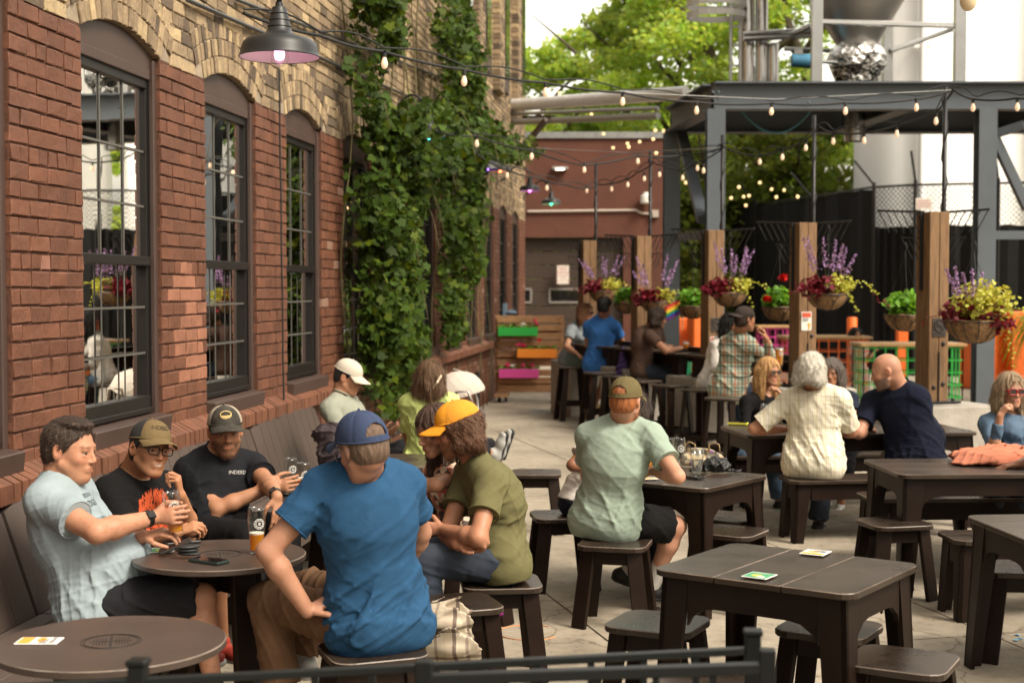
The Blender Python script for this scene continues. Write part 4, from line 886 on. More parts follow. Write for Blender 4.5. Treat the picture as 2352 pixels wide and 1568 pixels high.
# ---------------------------------------------------------------- tables, stools and benches in dark brown plastic lumber
def planktop(g,w,d,z0,z1,r,nb=3,along='y',gap=.007,clip=False):
    # a top of nb planks, outer corners rounded (or clipped)
    n=4 if not clip else 1
    W_=w if along=='y' else d; D_=d if along=='y' else w; pw=(W_-gap*(nb-1))/nb
    for i in range(nb):
        x0=-W_/2+i*(pw+gap); x1=x0+pw; out=[]
        def arc(cx_,cy_,a0,on):
            if not on: out.append((cx_+(1 if a0 in(0,270) else -1)*r,cy_+(1 if a0 in(0,90) else -1)*r)); return
            for k in range(n+1): a=math.radians(a0+90*k/n); out.append((cx_+r*math.cos(a),cy_+r*math.sin(a)))
        L_=i==0; Rr=i==nb-1
        arc(x1-r,D_/2-r,0,Rr); arc(x0+r,D_/2-r,90,L_); arc(x0+r,-D_/2+r,180,L_); arc(x1-r,-D_/2+r,270,Rr)
        if along!='y': out=[(-y,x) for x,y in out]
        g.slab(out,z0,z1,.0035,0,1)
def plank_leg(p,q,w,t,ang,w2=None):
    g=MB(); g.bar(q,p,w2 or w,t,up=(math.sin(ang),-math.cos(ang),0) if False else (math.cos(ang+PI/2),math.sin(ang+PI/2),0),bev=.004,w2=w); return g
def corner_leg(parent,x,y,sx,sy,h,w=.105,w2=.075,t=.022,splay=.03):
    g=MB()
    # two tapered planks forming an L at the corner
    top=Vector((x,y,h)); bot=Vector((x+sx*splay,y+sy*splay,0))
    a=Vector((-sx,0,0)); b_=Vector((0,-sy,0))
    for d,nrm_ in((a,b_),(b_,a)):
        vs=[]
        for q,ww in((bot,w2),(top,w)):
            o_=q.copy(); 
            for s,tt in((0,0),(1,0),(1,1),(0,1)): vs.append(o_+d*(ww*s)+nrm_*(t*tt)+(d*t if nrm_ is a else Vector((0,0,0)))*0)
        fl=(d.cross(nrm_)).z>0
        fs=[(0,1,2,3),(7,6,5,4),(0,4,5,1),(1,5,6,2),(2,6,7,3),(3,7,4,0)]
        g.add(vs,fs if not fl else [f[::-1] for f in fs])
    g.v=[(vx*1.0,vy*1.0,vz) for vx,vy,vz in g.v]
    return g.build('leg',BROWN,parent)
def table(label,c,w,d,rz,along='y',nb=3,h=.745,grp='square dark brown tables'):
    t=empty('patio_table',(0,0,0),label,'table',grp); g=MB(); planktop(g,w,d,h-.026,h,.06,nb,along); g.build('tabletop',[BROWNTOP,WORNLIT],t)
    ix,iy=w/2-.035,d/2-.035
    for sx in(-1,1):
        for sy in(-1,1): corner_leg(t,sx*ix,sy*iy,sx,sy,h-.027,.115 if w<1.2 else .13,.08)
    def apron(L_,fx_):
        pr=[(-L_,h-.027),(-L_,h-.215),(-L_+.018,h-.180),(-L_+.07,h-.145),(-L_+.12,h-.137),(L_-.12,h-.137),(L_-.07,h-.145),(L_-.018,h-.180),(L_,h-.215),(L_,h-.027)]
        g=MB(); n_=len(pr); vs=[fx_(a,b_,0) for a,b_ in pr]+[fx_(a,b_,.022) for a,b_ in pr]; g.add(vs,[tuple(range(n_)),tuple(range(2*n_-1,n_-1,-1))]+[(k,n_+k,n_+(k+1)%n_,(k+1)%n_) for k in range(n_)]); g.build('apron',BROWN,t)
    for s_ in(-1,1):
        apron(ix-.11,lambda a,b_,o_:(a,s_*(iy-.002-o_),b_)); apron(iy-.11,lambda a,b_,o_:(s_*(ix-.002-o_),a,b_))
    place(t,c,rz); return t
TF=table('empty square table in front with two beer coasters on it',(.445,5.77,0),.84,.73,math.radians(-29))
TM=table('square table where the man in the sage tee leans, with glasses and a floral bag',(-.0,8.50,0),.84,.76,math.radians(-31))
TR1=table('long table with the crumpled salmon jacket on it',(2.09,9.22,0),1.66,.80,math.radians(9),'x',3)
TR2=table('long table at the right edge below the salmon jacket, cut by the frame',(2.30,6.96,0),1.66,.78,math.radians(11),'x',3)
TP=table('picnic table of the white haired man, with the yellow phone',(1.34,11.50,0),1.85,.80,math.radians(15),'x',3)
def stool_proto():
    t=empty('stool',(0,0,0),'x','stool','low dark brown stools'); g=MB(); g.slab(rrect(.38,.37,.075,4),.432,.460,.004,0,1); g.build('seat',[BROWNTOP,WORNLIT],t)
    for sx in(-1,1):
        for sy in(-1,1):
            g=MB(); g.bar((sx*.175,sy*.15,0),(sx*.125,sy*.125,.433),.085,.028,up=(sx*.35,sy,0),bev=.003); g.build('leg',BROWN,t)
    for sy in(-1,1): g=MB(); g.box((0,sy*.125,.39),(.22,.02,.07)); g.build('apron',BROWN,t)
    return t
sp=stool_proto()
for k,(x,y,a,lb_) in enumerate(((1232,1083,5,'empty stool carrying the raised grey sneakers'),(1150,1333,12,'stool under the man in the yellow cap'),(1045,1382,25,'empty stool between the blue shirted man and the man in the yellow cap'),(855,1490,28,'stool under the man in the bright blue shirt in front'),
   (1413,1243,-8,'stool under the man in the sage green tee'),(1292,1180,15,'stool under the woman in the white tee'),(1667,1184,-30,'empty stool tucked under the sage man\'s table, the farther of two'),(1677,1217,-25,'empty stool tucked under the sage man\'s table, the nearer of two'),
   (2053,1197,20,'stool with a few water drops under the end of the salmon jacket table'),(1511,1426,-20,'stool left of the empty square table'),(1905,1437,-25,'stool under the far side of the empty square table'),(2072,1512,-22,'glossy stool in front of the empty square table, lowest right'),
   (2342,1300,0,'stool under the table cut by the right edge'),(1630,1566,-22,'stool seen through the foreground railing'),(985,1100,10,'stool under the woman in the lime shirt'),(1075,1240,30,'stool under the woman with long brown hair'))):
    p=G(x,y,.46); o=sp if k==0 else copy_tree(sp); place(o,(p.x,p.y,0),math.radians(a),lb_)
def bench(label,c,l,d,rz,h=.46):
    t=empty('bench',(0,0,0),label,'bench','backless plank benches'); g=MB(); planktop(g,l,d,h-.026,h,.05,3,'x',clip=True); g.build('seat',[BROWNTOP,WORNLIT],t); ix,iy=l/2-.035,d/2-.03
    for sx in(-1,1):
        for sy in(-1,1): corner_leg(t,sx*ix,sy*iy,sx,sy,h-.027,.12,.075,splay=.02)
    for sy in(-1,1): g=MB(); g.box((0,sy*(iy-.012),h-.087),(2*ix-.24,.022,.12)); g.build('apron',BROWN,t)
    for sx in(-1,1): g=MB(); g.box((sx*(ix-.012),0,h-.087),(.022,2*iy-.1,.12)); g.build('apron',BROWN,t)
    place(t,c,rz)
bench('bench under the white haired man',(1.52,10.82,0),1.5,.36,math.radians(15)); bench('bench on the far side of the picnic table',(1.16,12.30,0),1.7,.36,math.radians(15))
bench('bench behind the salmon jacket table, under the woman in denim',(2.05,9.93,0),1.62,.36,math.radians(9)); bench('bench between the two long tables at the right',(2.32,8.38,0),1.62,.36,math.radians(9))
EMB=mat('engraved_emblem',(.022,.015,.012),.6)
def round_table(label,c,emb=True):
    t=empty('round_table',(0,0,0),label,'table','round cafe tables along the bench'); g=MB(); h=.75; g.slab(circ(.357,72),h-.024,h,.0035,0,1); tp=g.build('tabletop',[mat('round_top_plastic',(.058,.040,.032),.34,var=(2.6,.30,12),bump=(40,.12,.002),spec=.5),WORNLIT],t)
    for k in range(4):
        a=k*PI/2+.6; d=Vector((math.cos(a),math.sin(a),0)); s=Vector((-d.y,d.x,0)); g=MB()
        g.bar(d*.22,d*.15+Vector((0,0,h-.025)),.11,.028,up=tuple(d),bev=.003,w2=.15); g.build('leg',BROWN,t)
    g=MB(); g.box((0,0,h-.09),(.30,.022,.13),Matrix.Rotation(.6,3,'Z')); g.box((0,0,h-.09),(.022,.30,.126),Matrix.Rotation(.6,3,'Z')); g.build('cross_brace',BROWN,t)
    g=MB()
    for r in(.092,.083): g.tube([(r*math.cos(k*PI/24),r*math.sin(k*PI/24),h+.0003) for k in range(48)],.0018,4,closed=True)
    g.box((0,0,h+.0002),(.13,.010,.0016)); g.box((0,0,h+.0003),(.010,.13,.0016))
    for sx in(-1,1):
        for sy in(-1,1):
            for q in range(5): g.box((sx*(.016+.009*q),sy*.028,h+.0002),(.0045,.035-.004*q,.0014))
    g.build('emblem',EMB,t); place(t,(c.x,c.y,0),.35); return t
round_table('round table in front at the lower left with a white and orange card',G(255,1472,.75)); round_table('round table with phones, wallet and the half full beer glass',G(505,1272,.75))
round_table('round table mostly hidden behind the man in the blue shirt',G(790,1142,.75)); round_table('farthest round table beside the woman in the lime shirt',G(928,1056,.75))
# ---------------------------------------------------------------- slatted bench along the wall
ys=[2.3+1.85*k for k in range(6)]
ys=[4.08,5.95,7.77,9.62,11.42]; ys=[2.2]+ys
for k in range(5):
    y0,y1=ys[k]+.012,ys[k+1]-.012; t=empty('wall_bench',(-2.7,(y0+y1)/2,0),['wall bench section nearest the camera, mostly out of frame','wall bench section behind the round table in front','wall bench section behind the man in the pale blue tee','wall bench section behind the bearded man in black','farthest wall bench section, by the man in the beige cap'][k],'bench','wall bench sections'); n_=10; w=(y1-y0)/n_
    g=MB()
    for i in range(n_):
        a=y0+i*w+.003; b_=y0+(i+1)*w-.003; ztl=.925; ztr=.925
        if i==0: ztl=.87
        if i==n_-1: ztr=.87
        s=Vector((-2.86,0,.40)); e=Vector((-2.985,0,ztl)); e2=Vector((-2.985+(.925-ztr)*.0,0,ztr)); th=.022
        q=[(-2.80,a,.42),(-2.80,b_,.42),(-2.955,b_,ztr),(-2.955,a,ztl)]; g.add([*q]+[(x-.024,y,z) for x,y,z in q],[(0,1,2,3),(7,6,5,4),(3,2,6,7),(0,3,7,4),(1,5,6,2)])
    g.build('backrest',BENCH,t)
    g=MB()
    for i in range(5): x=-2.78+i*.112+.05; g.box((x,(y0+y1)/2,.415),(.106,y1-y0,.026),bev=.004)
    g.build('seat',BENCH,t)
    for yy in(y0+.15,y1-.15): g=MB(); g.box((-2.50,yy,.20),(.56,.03,.40),bev=.003); g.bar((-2.86,yy,.3),(-2.985,yy,.86),.03,.07,up=(1,0,0)); g.build('leg_panel',BENCH,t)
    g=MB(); g.box((-2.235,(y0+y1)/2,.36),(.022,y1-y0-.02,.085)); g.build('front_rail',BENCH,t)
# ---------------------------------------------------------------- bar tables and bar stools
for i,(a,b_,lb_) in enumerate(((1,2,'high bar table between the couple and the nearest bar post'),(2,3,'high bar table where the man in brown leans'),(3,4,'farthest high bar table beside the man in bright blue'))):
    p=(pos[a]+pos[b_])/2; l=(pos[b_]-pos[a]).length-.24; t=empty('bar_table',(0,0,0),lb_,'bar table','high bar tables between the posts'); g=MB(); planktop(g,.86,l,1.045,1.07,.03,4,'y'); g.build('tabletop',[BROWNTOP,WORNLIT],t)
    g=MB(); g.box((0,0,1.12),(.10,l,.022),bev=.003); g.box((-.03,0,1.09),(.02,l,.04)); g.box((.03,0,1.09),(.02,l,.04)); g.build('centre_shelf',BROWN,t)
    for sx in(-1,1):
        for sy in(-1,1): corner_leg(t,sx*.36,sy*(l/2-.08),sx,sy,1.045,.14,.09,splay=.03)
    for sx in(-1,1): g=MB(); g.box((sx*.35,0,.97),(.022,l-.4,.14)); g.build('apron',BROWN,t)
    place(t,p,math.atan2(lx.y,lx.x))
bs=empty('bar_stool',(0,0,0),'x','bar stool','tall bar stools'); g=MB(); g.slab(rrect(.37,.36,.075,4),.732,.760,.004,0,1); g.build('seat',[BROWNTOP,WORNLIT],bs)
for sx in(-1,1):
    for sy in(-1,1): g=MB(); g.bar((sx*.20,sy*.17,0),(sx*.13,sy*.125,.733),.08,.028,up=(sx*.3,sy,0),bev=.003); g.build('leg',BROWN,bs)
g=MB()
for sy in(-1,1): g.box((0,sy*.155,.24),(.36,.022,.06))
for sx in(-1,1): g.box((sx*.18,0,.24),(.022,.30,.06))
g.build('foot_rail',BROWN,bs)
BSL=['bar stool under the woman in the grey top','bar stool under the man in bright blue','empty bar stool with the purple jacket','bar stool under the man in brown','empty bar stool in front of the green litter bin','bar stool under the woman in white','bar stool under the man in the plaid shirt']
for k,(x,y) in enumerate(((1316,841),(1378,854),(1424,862),(1478,873),(1541,883),(1612,893),(1668,912))):
    p=G(x,y,.76); o=bs if k==0 else copy_tree(bs); place(o,(p.x,p.y,0),math.radians(20+k*7),BSL[k])
# ---------------------------------------------------------------- foreground railing
def railing(a,b_,label,th,posts_,sp_=.125,z=1.0,drop=.85,cap=True,endpost=False):
    a=G(*a,z);b_=G(*b_,z); t=empty('railing',((a.x+b_.x)/2,(a.y+b_.y)/2,0),label,'railing','black metal railing in the foreground'); d=(b_-a); l=d.length; d.normalize()
    g=MB(); g.bar(a-Vector((0,0,th/2)),b_-Vector((0,0,th/2)),th,th,bev=.003); g.build('top_rail',RAIL,t); g=MB(); g.bar(a-Vector((0,0,drop)),b_-Vector((0,0,drop)),.03,.03); g.build('bottom_rail',RAIL,t)
    n_=int(l/sp_)
    for k in range(1,n_): q=a+d*(l*k/n_); g=MB(); g.bar(q-Vector((0,0,drop)),q-Vector((0,0,th)),.016,.016); g.build('baluster',RAIL,t)
    for pxy in posts_:
        q=G(*pxy,z); q=a+d*((q-a).dot(d)); g=MB(); g.box((q.x,q.y,(z+.03)/2),(.038,.038,z+.03),bev=.003)
        if cap: g.box((q.x,q.y,z+.035),(.046,.046,.012),bev=.003)
        g.build('post',RAIL,t)
RAIL=mat('railing_paint',(.008,.009,.009),.42,spec=.2,bump=(80,.1,.002))
railing((-700,1606),(1716,1484),'black railing across the bottom of the picture with two capped posts',.019,[(318,1555),(1730,1484)]); railing((968,1546),(1768,1519),'nearer short black railing panel with square corner',.026,[(975,1546),(1762,1519)],cap=False,sp_=.13)
# ---------------------------------------------------------------- pallet planter
D1=23.2; c=P(1216,900,D1); c.z=0; pc=empty('pallet_planter',c,'upright wooden pallet on castors holding three coloured flower boxes','planter'); XR=Matrix.Rotation(TH-.02,3,'Z')
def pq(x,y,dd=0): return P(x,y,D1+dd)
g=MB()
for y in(733,752,772,790,812,833,856,873,892): a=pq(1142,y);b_=pq(1291,y); g.bar(a,b_,.022,.105*(1 if y not in(733,892) else 1.1),bev=.003)
g.build('slat',PALLET,pc)
g=MB()
for x in(1144,1216,1289): g.bar(pq(x,897,.07),pq(x,724,.07),.05,.09)
for y in(760,820,880): g.bar(pq(1142,y,.14),pq(1291,y,.14),.02,.10)
g.build('frame',PALLET,pc)
for x in(1153,1281): g=MB(); g.box(pq(x,906,.0),(.20,.45,.05)); g.build('base_block',PALLET,pc)
for x in(1147,1162,1275,1288): g=MB(); q=pq(x,914,.1); q.z=.055; g.cyl(q-Vector((.02,0,0)),q+Vector((.02,0,0)),.055,n=16); g.build('castor',RUBBER,pc)
flw={'hot_pink_petals':leafmat('hot_pink_petals',(.75,.05,.22),.2),'white_petals':leafmat('white_petals',(.7,.7,.68),.2)}
for nm,(x0,x1,y0,y1),m_,lb_,fl in (('green',(1144,1235,752,771),GREENP,'bright green flower box at the top of the pallet',(('white_petals',1202,744),('hot_pink_petals',1227,736),('hot_pink_petals',1234,745))),('orange',(1188,1278,801,821),mat('orange_box_paint',(.80,.24,.02),.5),'orange flower box in the middle of the pallet',(('hot_pink_petals',1192,791),('hot_pink_petals',1203,792),('scarlet',1238,781))),('pink',(1146,1237,847,867),PINKP,'magenta flower box at the foot of the pallet',(('hot_pink_petals',1166,837),('white_petals',1180,841),('hot_pink_petals',1201,839),('hot_pink_petals',1221,839)))):
    a=pq(x0,(y0+y1)/2,-.13); b_=pq(x1,(y0+y1)/2,-.13); hh=(y1-y0)*D1/3267; t=empty('flower_box',(a+b_)/2-Vector((0,0,hh/2)),lb_,'flower box','coloured flower boxes on the pallet'); g=MB(); g.bar(a+Vector((0,0,0)),b_,.18,hh,bev=.004); g.build('box',m_,t)
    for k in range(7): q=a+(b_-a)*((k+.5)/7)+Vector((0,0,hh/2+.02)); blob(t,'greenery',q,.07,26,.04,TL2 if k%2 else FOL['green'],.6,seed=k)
    for f_,x,y in fl: blob(t,'flower',pq(x,y,-.16),.045,26,.03,FOL['scarlet'] if f_=='scarlet' else flw[f_],.8,seed=x)
# things lying on top of the pallet, seen over its edge
g=MB(); q=pq(1160,712,.1); g.box(q,(.05,.2,.22)); g.sphere(q+Vector((.1,0,-.04)),.07,10,sc3=(1.4,1,.6)); tag(g.build('folded_jacket',mat('blue_grey_cloth',(.12,.18,.24),.8)),'blue grey folded jacket on the left end of the pallet top','jacket')
# orange planters, cage tables, bollards
def obox(x0,x1,y0,y1,d,rot,label):
    a=P(x0,y1,d);b_=P(x1,y0,d); c=(a+b_)/2; z1=b_.z; w=(b_-a); w.z=0; w=w.length; t=MB(); t.box((0,0,z1/2),(w,w*.8,z1),bev=.02); o=t.build('planter_tub',ORANGE,origin=(0,0,0)); place(o,(c.x,c.y,0),rot); tag(o,label,'planter','tall orange planters'); return o
obox(1532,1582,730,800,27,.15,'orange planter between the man in brown and the middle post'); obox(1582,1622,728,800,26.6,.55,'orange planter directly behind the middle post'); obox(2215,2300,738,885,26.5,.5,'large orange planter right of the nearest post'); obox(2300,2420,715,885,26.5,.2,'largest orange planter at the right edge under the grass plant')
obox(2058,2084,740,880,27.5,.1,'narrow orange planter seen behind the green cage table')
for x,lb_ in((1957,'round orange bollard behind the orange cage table'),): g=MB(); p=P(x,728,29); g.lathe([(.105,0),(.105,p.z-.03),(.09,p.z-.005),(0,p.z)],(p.x,p.y,0),24); tag(g.build('bollard',ORANGE,auto=40),lb_,'bollard')
def cage(x0,x1,y,zt_,m_,label,dd=.9,step=.16):
    a=G(x0,y,zt_);b_=G(x1,y,zt_); t=empty('cage_table',((a.x+b_.x)/2,(a.y+b_.y)/2,0),label,'table','wire cage tables'); d=(b_-a); l=d.length; d.normalize(); n_=Vector((-d.y,d.x,0)); c=(a+b_)/2+n_*dd/2; Rm=Matrix((d,n_,Vector((0,0,1)))).transposed()
    g=MB(); g.box(c+Vector((0,0,-.02)),(l,dd,.045),Rm,bev=.004); g.build('tabletop',TABTOP,t); g=MB()
    nx=int((l-.1)/step); ny=int(dd/step)
    for yy in(-dd/2+.05,dd/2-.05):
        for k in range(nx+1): q=c+d*(-l/2+.05+(l-.1)*k/nx)+n_*yy; g.bar((q.x,q.y,0),(q.x,q.y,zt_-.045),.018,.018)
        for k in range(6): z=.06+k*(zt_-.13)/5; g.bar(c+d*(-l/2+.05)+n_*yy+Vector((0,0,z-zt_)),c+d*(l/2-.05)+n_*yy+Vector((0,0,z-zt_)),.018,.018)
    for xx in(-l/2+.05,l/2-.05):
        for k in range(ny+1): q=c+d*xx+n_*(-dd/2+.05+(dd-.1)*k/ny); g.bar((q.x,q.y,0),(q.x,q.y,zt_-.045),.018,.018)
        for k in range(6): z=.06+k*(zt_-.13)/5; g.bar(c+d*xx+n_*(-dd/2+.05)+Vector((0,0,z-zt_)),c+d*xx+n_*(dd/2-.05)+Vector((0,0,z-zt_)),.018,.018)
    g.build('wire_cage',m_,t)
cage(1978,2222,789,1.04,GREENP,'green cage table with pine top behind the nearest post',.75); cage(1806,2005,773,1.04,ORANGE,'orange cage table with pine top behind the white haired man',.9); cage(1742,1822,748,1.04,PINKP,'pink cage table beside the man in plaid',.7)
# green litter bin
p=G(1561,932,0.); g=MB(); t=empty('litter_bin',(p.x,p.y,0),'emerald slatted metal litter bin behind the empty bar stool','bin')
for k in range(22): a=k*2*PI/22; q=p+Vector((.16*math.cos(a),.16*math.sin(a),0)); q2=p+Vector((.19*math.cos(a),.19*math.sin(a),.86)); g.bar(q,q2,.028,.008,up=(math.cos(a),math.sin(a),0))
g.build('slats',EMERALD,t); g=MB()
for z,r in((.02,.165),(.45,.18),(.88,.20)): g.tube([p+Vector((r*math.cos(k*PI/14),r*math.sin(k*PI/14),z)) for k in range(28)],.016,6,closed=True)
g.build('rim',EMERALD,t,smooth=True); g=MB(); g.cyl(p+Vector((0,0,.03)),p+Vector((0,0,.8)),.14,n=20); g.build('liner',RUBBER,t)
# grass plant in the big planter at the right edge
c=P(2372,760,25.5); gp=empty('grass_plant',c,'arching green grass plant at the right edge in the orange planter','plant'); g=MB(); cs=[]
for k in range(90):
    a=R_.uniform(0,2*PI); l=R_.uniform(.6,1.3); up_=R_.uniform(.3,1.2); pts=[c+Vector((math.cos(a)*l*s*.8,math.sin(a)*l*s*.5,up_*s-1.1*s*s)) for s in [q/7 for q in range(8)]]
    for q in range(7):
        w=.022*(1-q/7)+.003; d=Vector((-math.sin(a),math.cos(a),0)); g.add([pts[q]-d*w,pts[q]+d*w,pts[q+1]+d*w*.8,pts[q+1]-d*w*.8],[(0,1,2,3)],0,(R_.uniform(.7,1.4),R_.uniform(.8,1.2),.8))
g.build('blades',FOL['grass'],gp)
# ---------------------------------------------------------------- glasses, phones, cards
def liquid(nm,c):
    m=bpy.data.materials.new(nm); m.use_nodes=True; n=m.node_tree; L=n.links.new; b=n.nodes['Principled BSDF']; b.inputs['Base Color'].default_value=(*c,1); b.inputs['Roughness'].default_value=.1; t=n.nodes.new('ShaderNodeBsdfTranslucent'); t.inputs['Color'].default_value=(*c,1); mx=n.nodes.new('ShaderNodeMixShader'); mx.inputs[0].default_value=.6
    L(b.outputs[0],mx.inputs[1]); L(t.outputs[0],mx.inputs[2]); L(mx.outputs[0],n.nodes['Material Output'].inputs['Surface']); return m
BEER=liquid('amber_beer',(.95,.42,.02)); FOAM=mat('beer_foam',(.85,.80,.70),.8); HAZY=liquid('hazy_beer',(.98,.50,.05)); LOGO=mat('white_print',(.78,.76,.72),.6)
def beer_glass(c,label,h=.19,fill=.45,r=.036,axis=(0,0,1),beer=BEER,logo=True,foam=.06,cat='beer glass',kind='stange'):
    t=empty('beer_glass',c,label,cat); z=Vector(axis).normalized(); g=MB()
    if kind=='stange': pr=[(.80,0),(.84,.03),(.82,.10),(.90,.35),(1.02,.62),(1.05,.75),(1.0,.92),(.97,1.0)]
    elif kind=='pint': pr=[(.72,0),(.74,.05),(.86,.5),(1.0,1.0)]
    else: pr=[(.75,0),(.8,.02),(.15,.05),(.12,.28),(.6,.38),(1.0,.55),(1.05,.7),(.9,1.0)]
    out=[(a*r,b_*h) for a,b_ in pr]; inn=[((a*r-.0022),max(b_*h,.014)) for a,b_ in pr[::-1]]
    if kind=='tulip': inn=[((a*r-.002),b_*h) for a,b_ in pr[::-1] if b_>.36]+[(0,.37*h)]
    else: inn+= [(0,.014)]
    g.lathe([(0,0)]+out+inn,c,32,axis=z); g.build('glass_body',GLASS,t,smooth=True)
    if fill>0:
        g=MB(); lo=.016/h if kind!='tulip' else .38; pts=[(0,lo*h)]
        n_=8
        def rad(f):
            for (a0,b0),(a1,b1) in zip(pr,pr[1:]):
                if b0<=f<=b1 and b1>b0: return (a0+(a1-a0)*(f-b0)/(b1-b0))*r-.0030
            return pr[-1][0]*r-.003
        fs_=[lo+(fill-lo)*k/n_ for k in range(n_+1)]
        g.lathe(pts+[(rad(f),f*h) for f in fs_]+[(0,fill*h)],c,28,axis=z); g.build('beer',beer,t,smooth=False)
        if foam: g=MB(); g.lathe([(0,fill*h+.0005),(rad(fill)*1.0,fill*h+.0005),(rad(fill+foam),(fill+foam)*h),(0,(fill+foam)*h)],c,28,axis=z); g.build('foam',FOAM,t)
    if logo:
        g=MB(); d=Vector((.55,-.83,0)) if c.x<-1 else Vector((.3,-.95,0)); d=(d-z*d.dot(z)).normalized(); s=z.cross(d); cc_=c+z*h*.66+d*(r*1.07)
        for rr in(.021,.014): g.tube([cc_+s*(rr*math.cos(k*PI/12))+z*(rr*math.sin(k*PI/12))-d*(rr*rr*math.cos(k*PI/12)**2/(2*r)) for k in range(24)],.0011,4,closed=True)
        for k in range(10): a=k*PI/5; g.box(cc_+s*(.0175*math.cos(a))+z*(.0175*math.sin(a))-d*(.0175**2*math.cos(a)**2/(2*r)),(.004,.003,.004))
        g.box(cc_+d*.0005,(.009,.002,.012)); g.build('badge',LOGO,t)
    return t
q=G(590,1270,.752); beer_glass(q,'half full beer glass standing alone on the round table',.195,.42,foam=.03)
q=G(697,1143,.752); beer_glass(q,'beer glass with amber beer at the bearded man\'s outstretched hand',.19,.52,foam=.05)
beer_glass(P(668,1126,7.95),'nearly empty glass behind the bearded man\'s beer',.185,0)
beer_glass(G(1560,1075,.752),'empty tall glass on the sage man\'s table, right one of two',.19,0); beer_glass(G(1533,1070,.752),'empty tall glass on the sage man\'s table, left one of two',.18,.03,foam=0)
beer_glass(G(1790,840,1.075),'full pint of hazy orange beer on the bar table',.19,.86,r=.046,beer=HAZY,kind='pint',foam=.07)
beer_glass(G(1575,811,1.075),'tulip glass of amber beer by the man in brown',.15,.78,r=.042,kind='tulip',logo=False,foam=.06)
beer_glass(G(1425,790,1.075),'pint of hazy beer in front of the man in bright blue',.17,.8,r=.045,kind='pint',beer=HAZY,logo=False)
beer_glass(G(1757,968,.752),'stemmed dark glass before the blonde woman',.15,.0,r=.04,kind='tulip',logo=True)
q=G(1490,1078,.752); beer_glass(q,'small taster glass of orange drink beside the sage man\'s hand',.10,.6,r=.03,kind='pint',logo=False,foam=0)
q=G(1601,1088,.752); t=beer_glass(q,'frosted plastic cup of water on the sage man\'s table',.155,.55,r=.042,kind='pint',beer=mat('water',(.75,.76,.76),.05,trans=.9),logo=False,foam=0,cat='plastic cup')
def flat(x,y,z,w,l,t_,rz,m_,name,label,cat,r=.006,sc_=None,grp=None):
    p=G(x,y,z); o=empty(name,p,label,cat,grp); g=MB(); g.slab(rrect(w,l,r,3),0,t_,min(.002,t_*.3)); g.xf(Matrix.Rotation(rz,4,'Z')); g.v=[(a+p.x,b_+p.y,c_+p.z) for a,b_,c_ in g.v]; g.build('case' if cat=='phone' else 'sheet',m_,o)
    if cat=='phone': g=MB(); g.box((0,0,t_+.0006),(w-.008,l-.008,.001)); g.xf(Matrix.Translation(p)@Matrix.Rotation(rz,4,'Z')); g.build('screen',mat('phone_screen',(.008,.008,.009),.05,spec=.8),o)
    return o,p
PH=mat('phone_case_black',(.015,.015,.016),.35)
flat(418,1246,.752,.076,.155,.010,-.95,PH,'phone','phone with dark screen lying beside the green card','phone'); flat(480,1290,.752,.076,.16,.011,1.15,mat('phone_case_green',(.02,.035,.03),.4),'phone','phone nearest the camera on the round table','phone')
flat(665,1137,.752,.072,.15,.009,1.0,PH,'phone','phone on the round table behind the beer glass','phone'); flat(1587,1096,.752,.075,.155,.010,.9,PH,'phone','black phone beside the water cup','phone')
flat(1695,974,.752,.078,.16,.016,1.3,mat('phone_case_yellow',(.62,.58,.06),.5),'phone','yellow cased phone on the picnic table','phone')
p=G(402,1269,.76); g=MB(); g.bar(p+Vector((-.06,-.02,.004)),p+Vector((.06,.03,.05)),.09,.012,bev=.003,up=(0,0,1)); tag(g.build('wallet',mat('black_leather',(.018,.014,.012),.5)),'dark wallet propped open on the round table','wallet')
p=G(432,1277,.76); g=MB(); 
for k in range(3): g.sphere(p+Vector((R_.uniform(-.01,.01),0,.012+.014*k)),.05,14,sc3=(1,.55,.18),R=Matrix.Rotation(.3*k,3,'Z'))
tag(g.build('key_pouch',mat('black_nylon',(.014,.014,.014),.5,bump=(40,.5,.003)),smooth=True),'small black pouch beside the wallet','pouch')
CARDW=mat('card_white',(.72,.70,.66),.6); CARDG=mat('card_green',(.04,.30,.12),.55); CARDO=mat('card_orange',(.8,.35,.05),.6); INK=mat('black_sign_ink',(.008,.007,.007),.6)
def card(x,y,w,l,rz,style,label):
    o,p=flat(x,y,.752,w,l,.003,rz,CARDW,'coaster_card',label,'card',.004,grp='cardboard cards on the tables'); M4=Matrix.Translation(p+Vector((0,0,.0036)))@Matrix.Rotation(rz,4,'Z')
    def add(nm,m_,f): g=MB(); f(g); g.xf(M4); g.build(nm,m_,o)
    def b_(g,x,y,w_,h_,z=0): g.box((x,y,z),(w_,h_,.0006))
    if style=='green':
        add('green_print',CARDG,lambda g:b_(g,0,0,w-.012,l-.012)); add('beer_picture',mat('card_yellow',(.75,.52,.05),.6),lambda g:g.sphere((-.005,-.012,.0004),.022,12,sc3=(1,.8,.03))); 
        def T(g): text(g,'THIRSTY',.024,(0,l*.33,.0007),(1,0,0),(0,1,0)); text(g,'THURSDAYS',.013,(0,l*.2,.0007),(1,0,0),(0,1,0))
        add('lettering',CARDW,T); add('white_patch',CARDW,lambda g:b_(g,.02,-.028,.028,.022,.0006))
    else:
        add('orange_print',CARDO,lambda g:(b_(g,0,-l*.30,w-.012,l*.28),g.sphere((-.01,l*.05,.0002),.02,12,sc3=(1.3,.7,.03)))); 
        def T(g): text(g,'SUMMER',.020,(0,l*.33,.0006),(1,0,0),(0,1,0)); [b_(g,.015,l*.2-.008*k,.05,.003,.0006) for k in range(3)]
        add('lettering',INK,T)
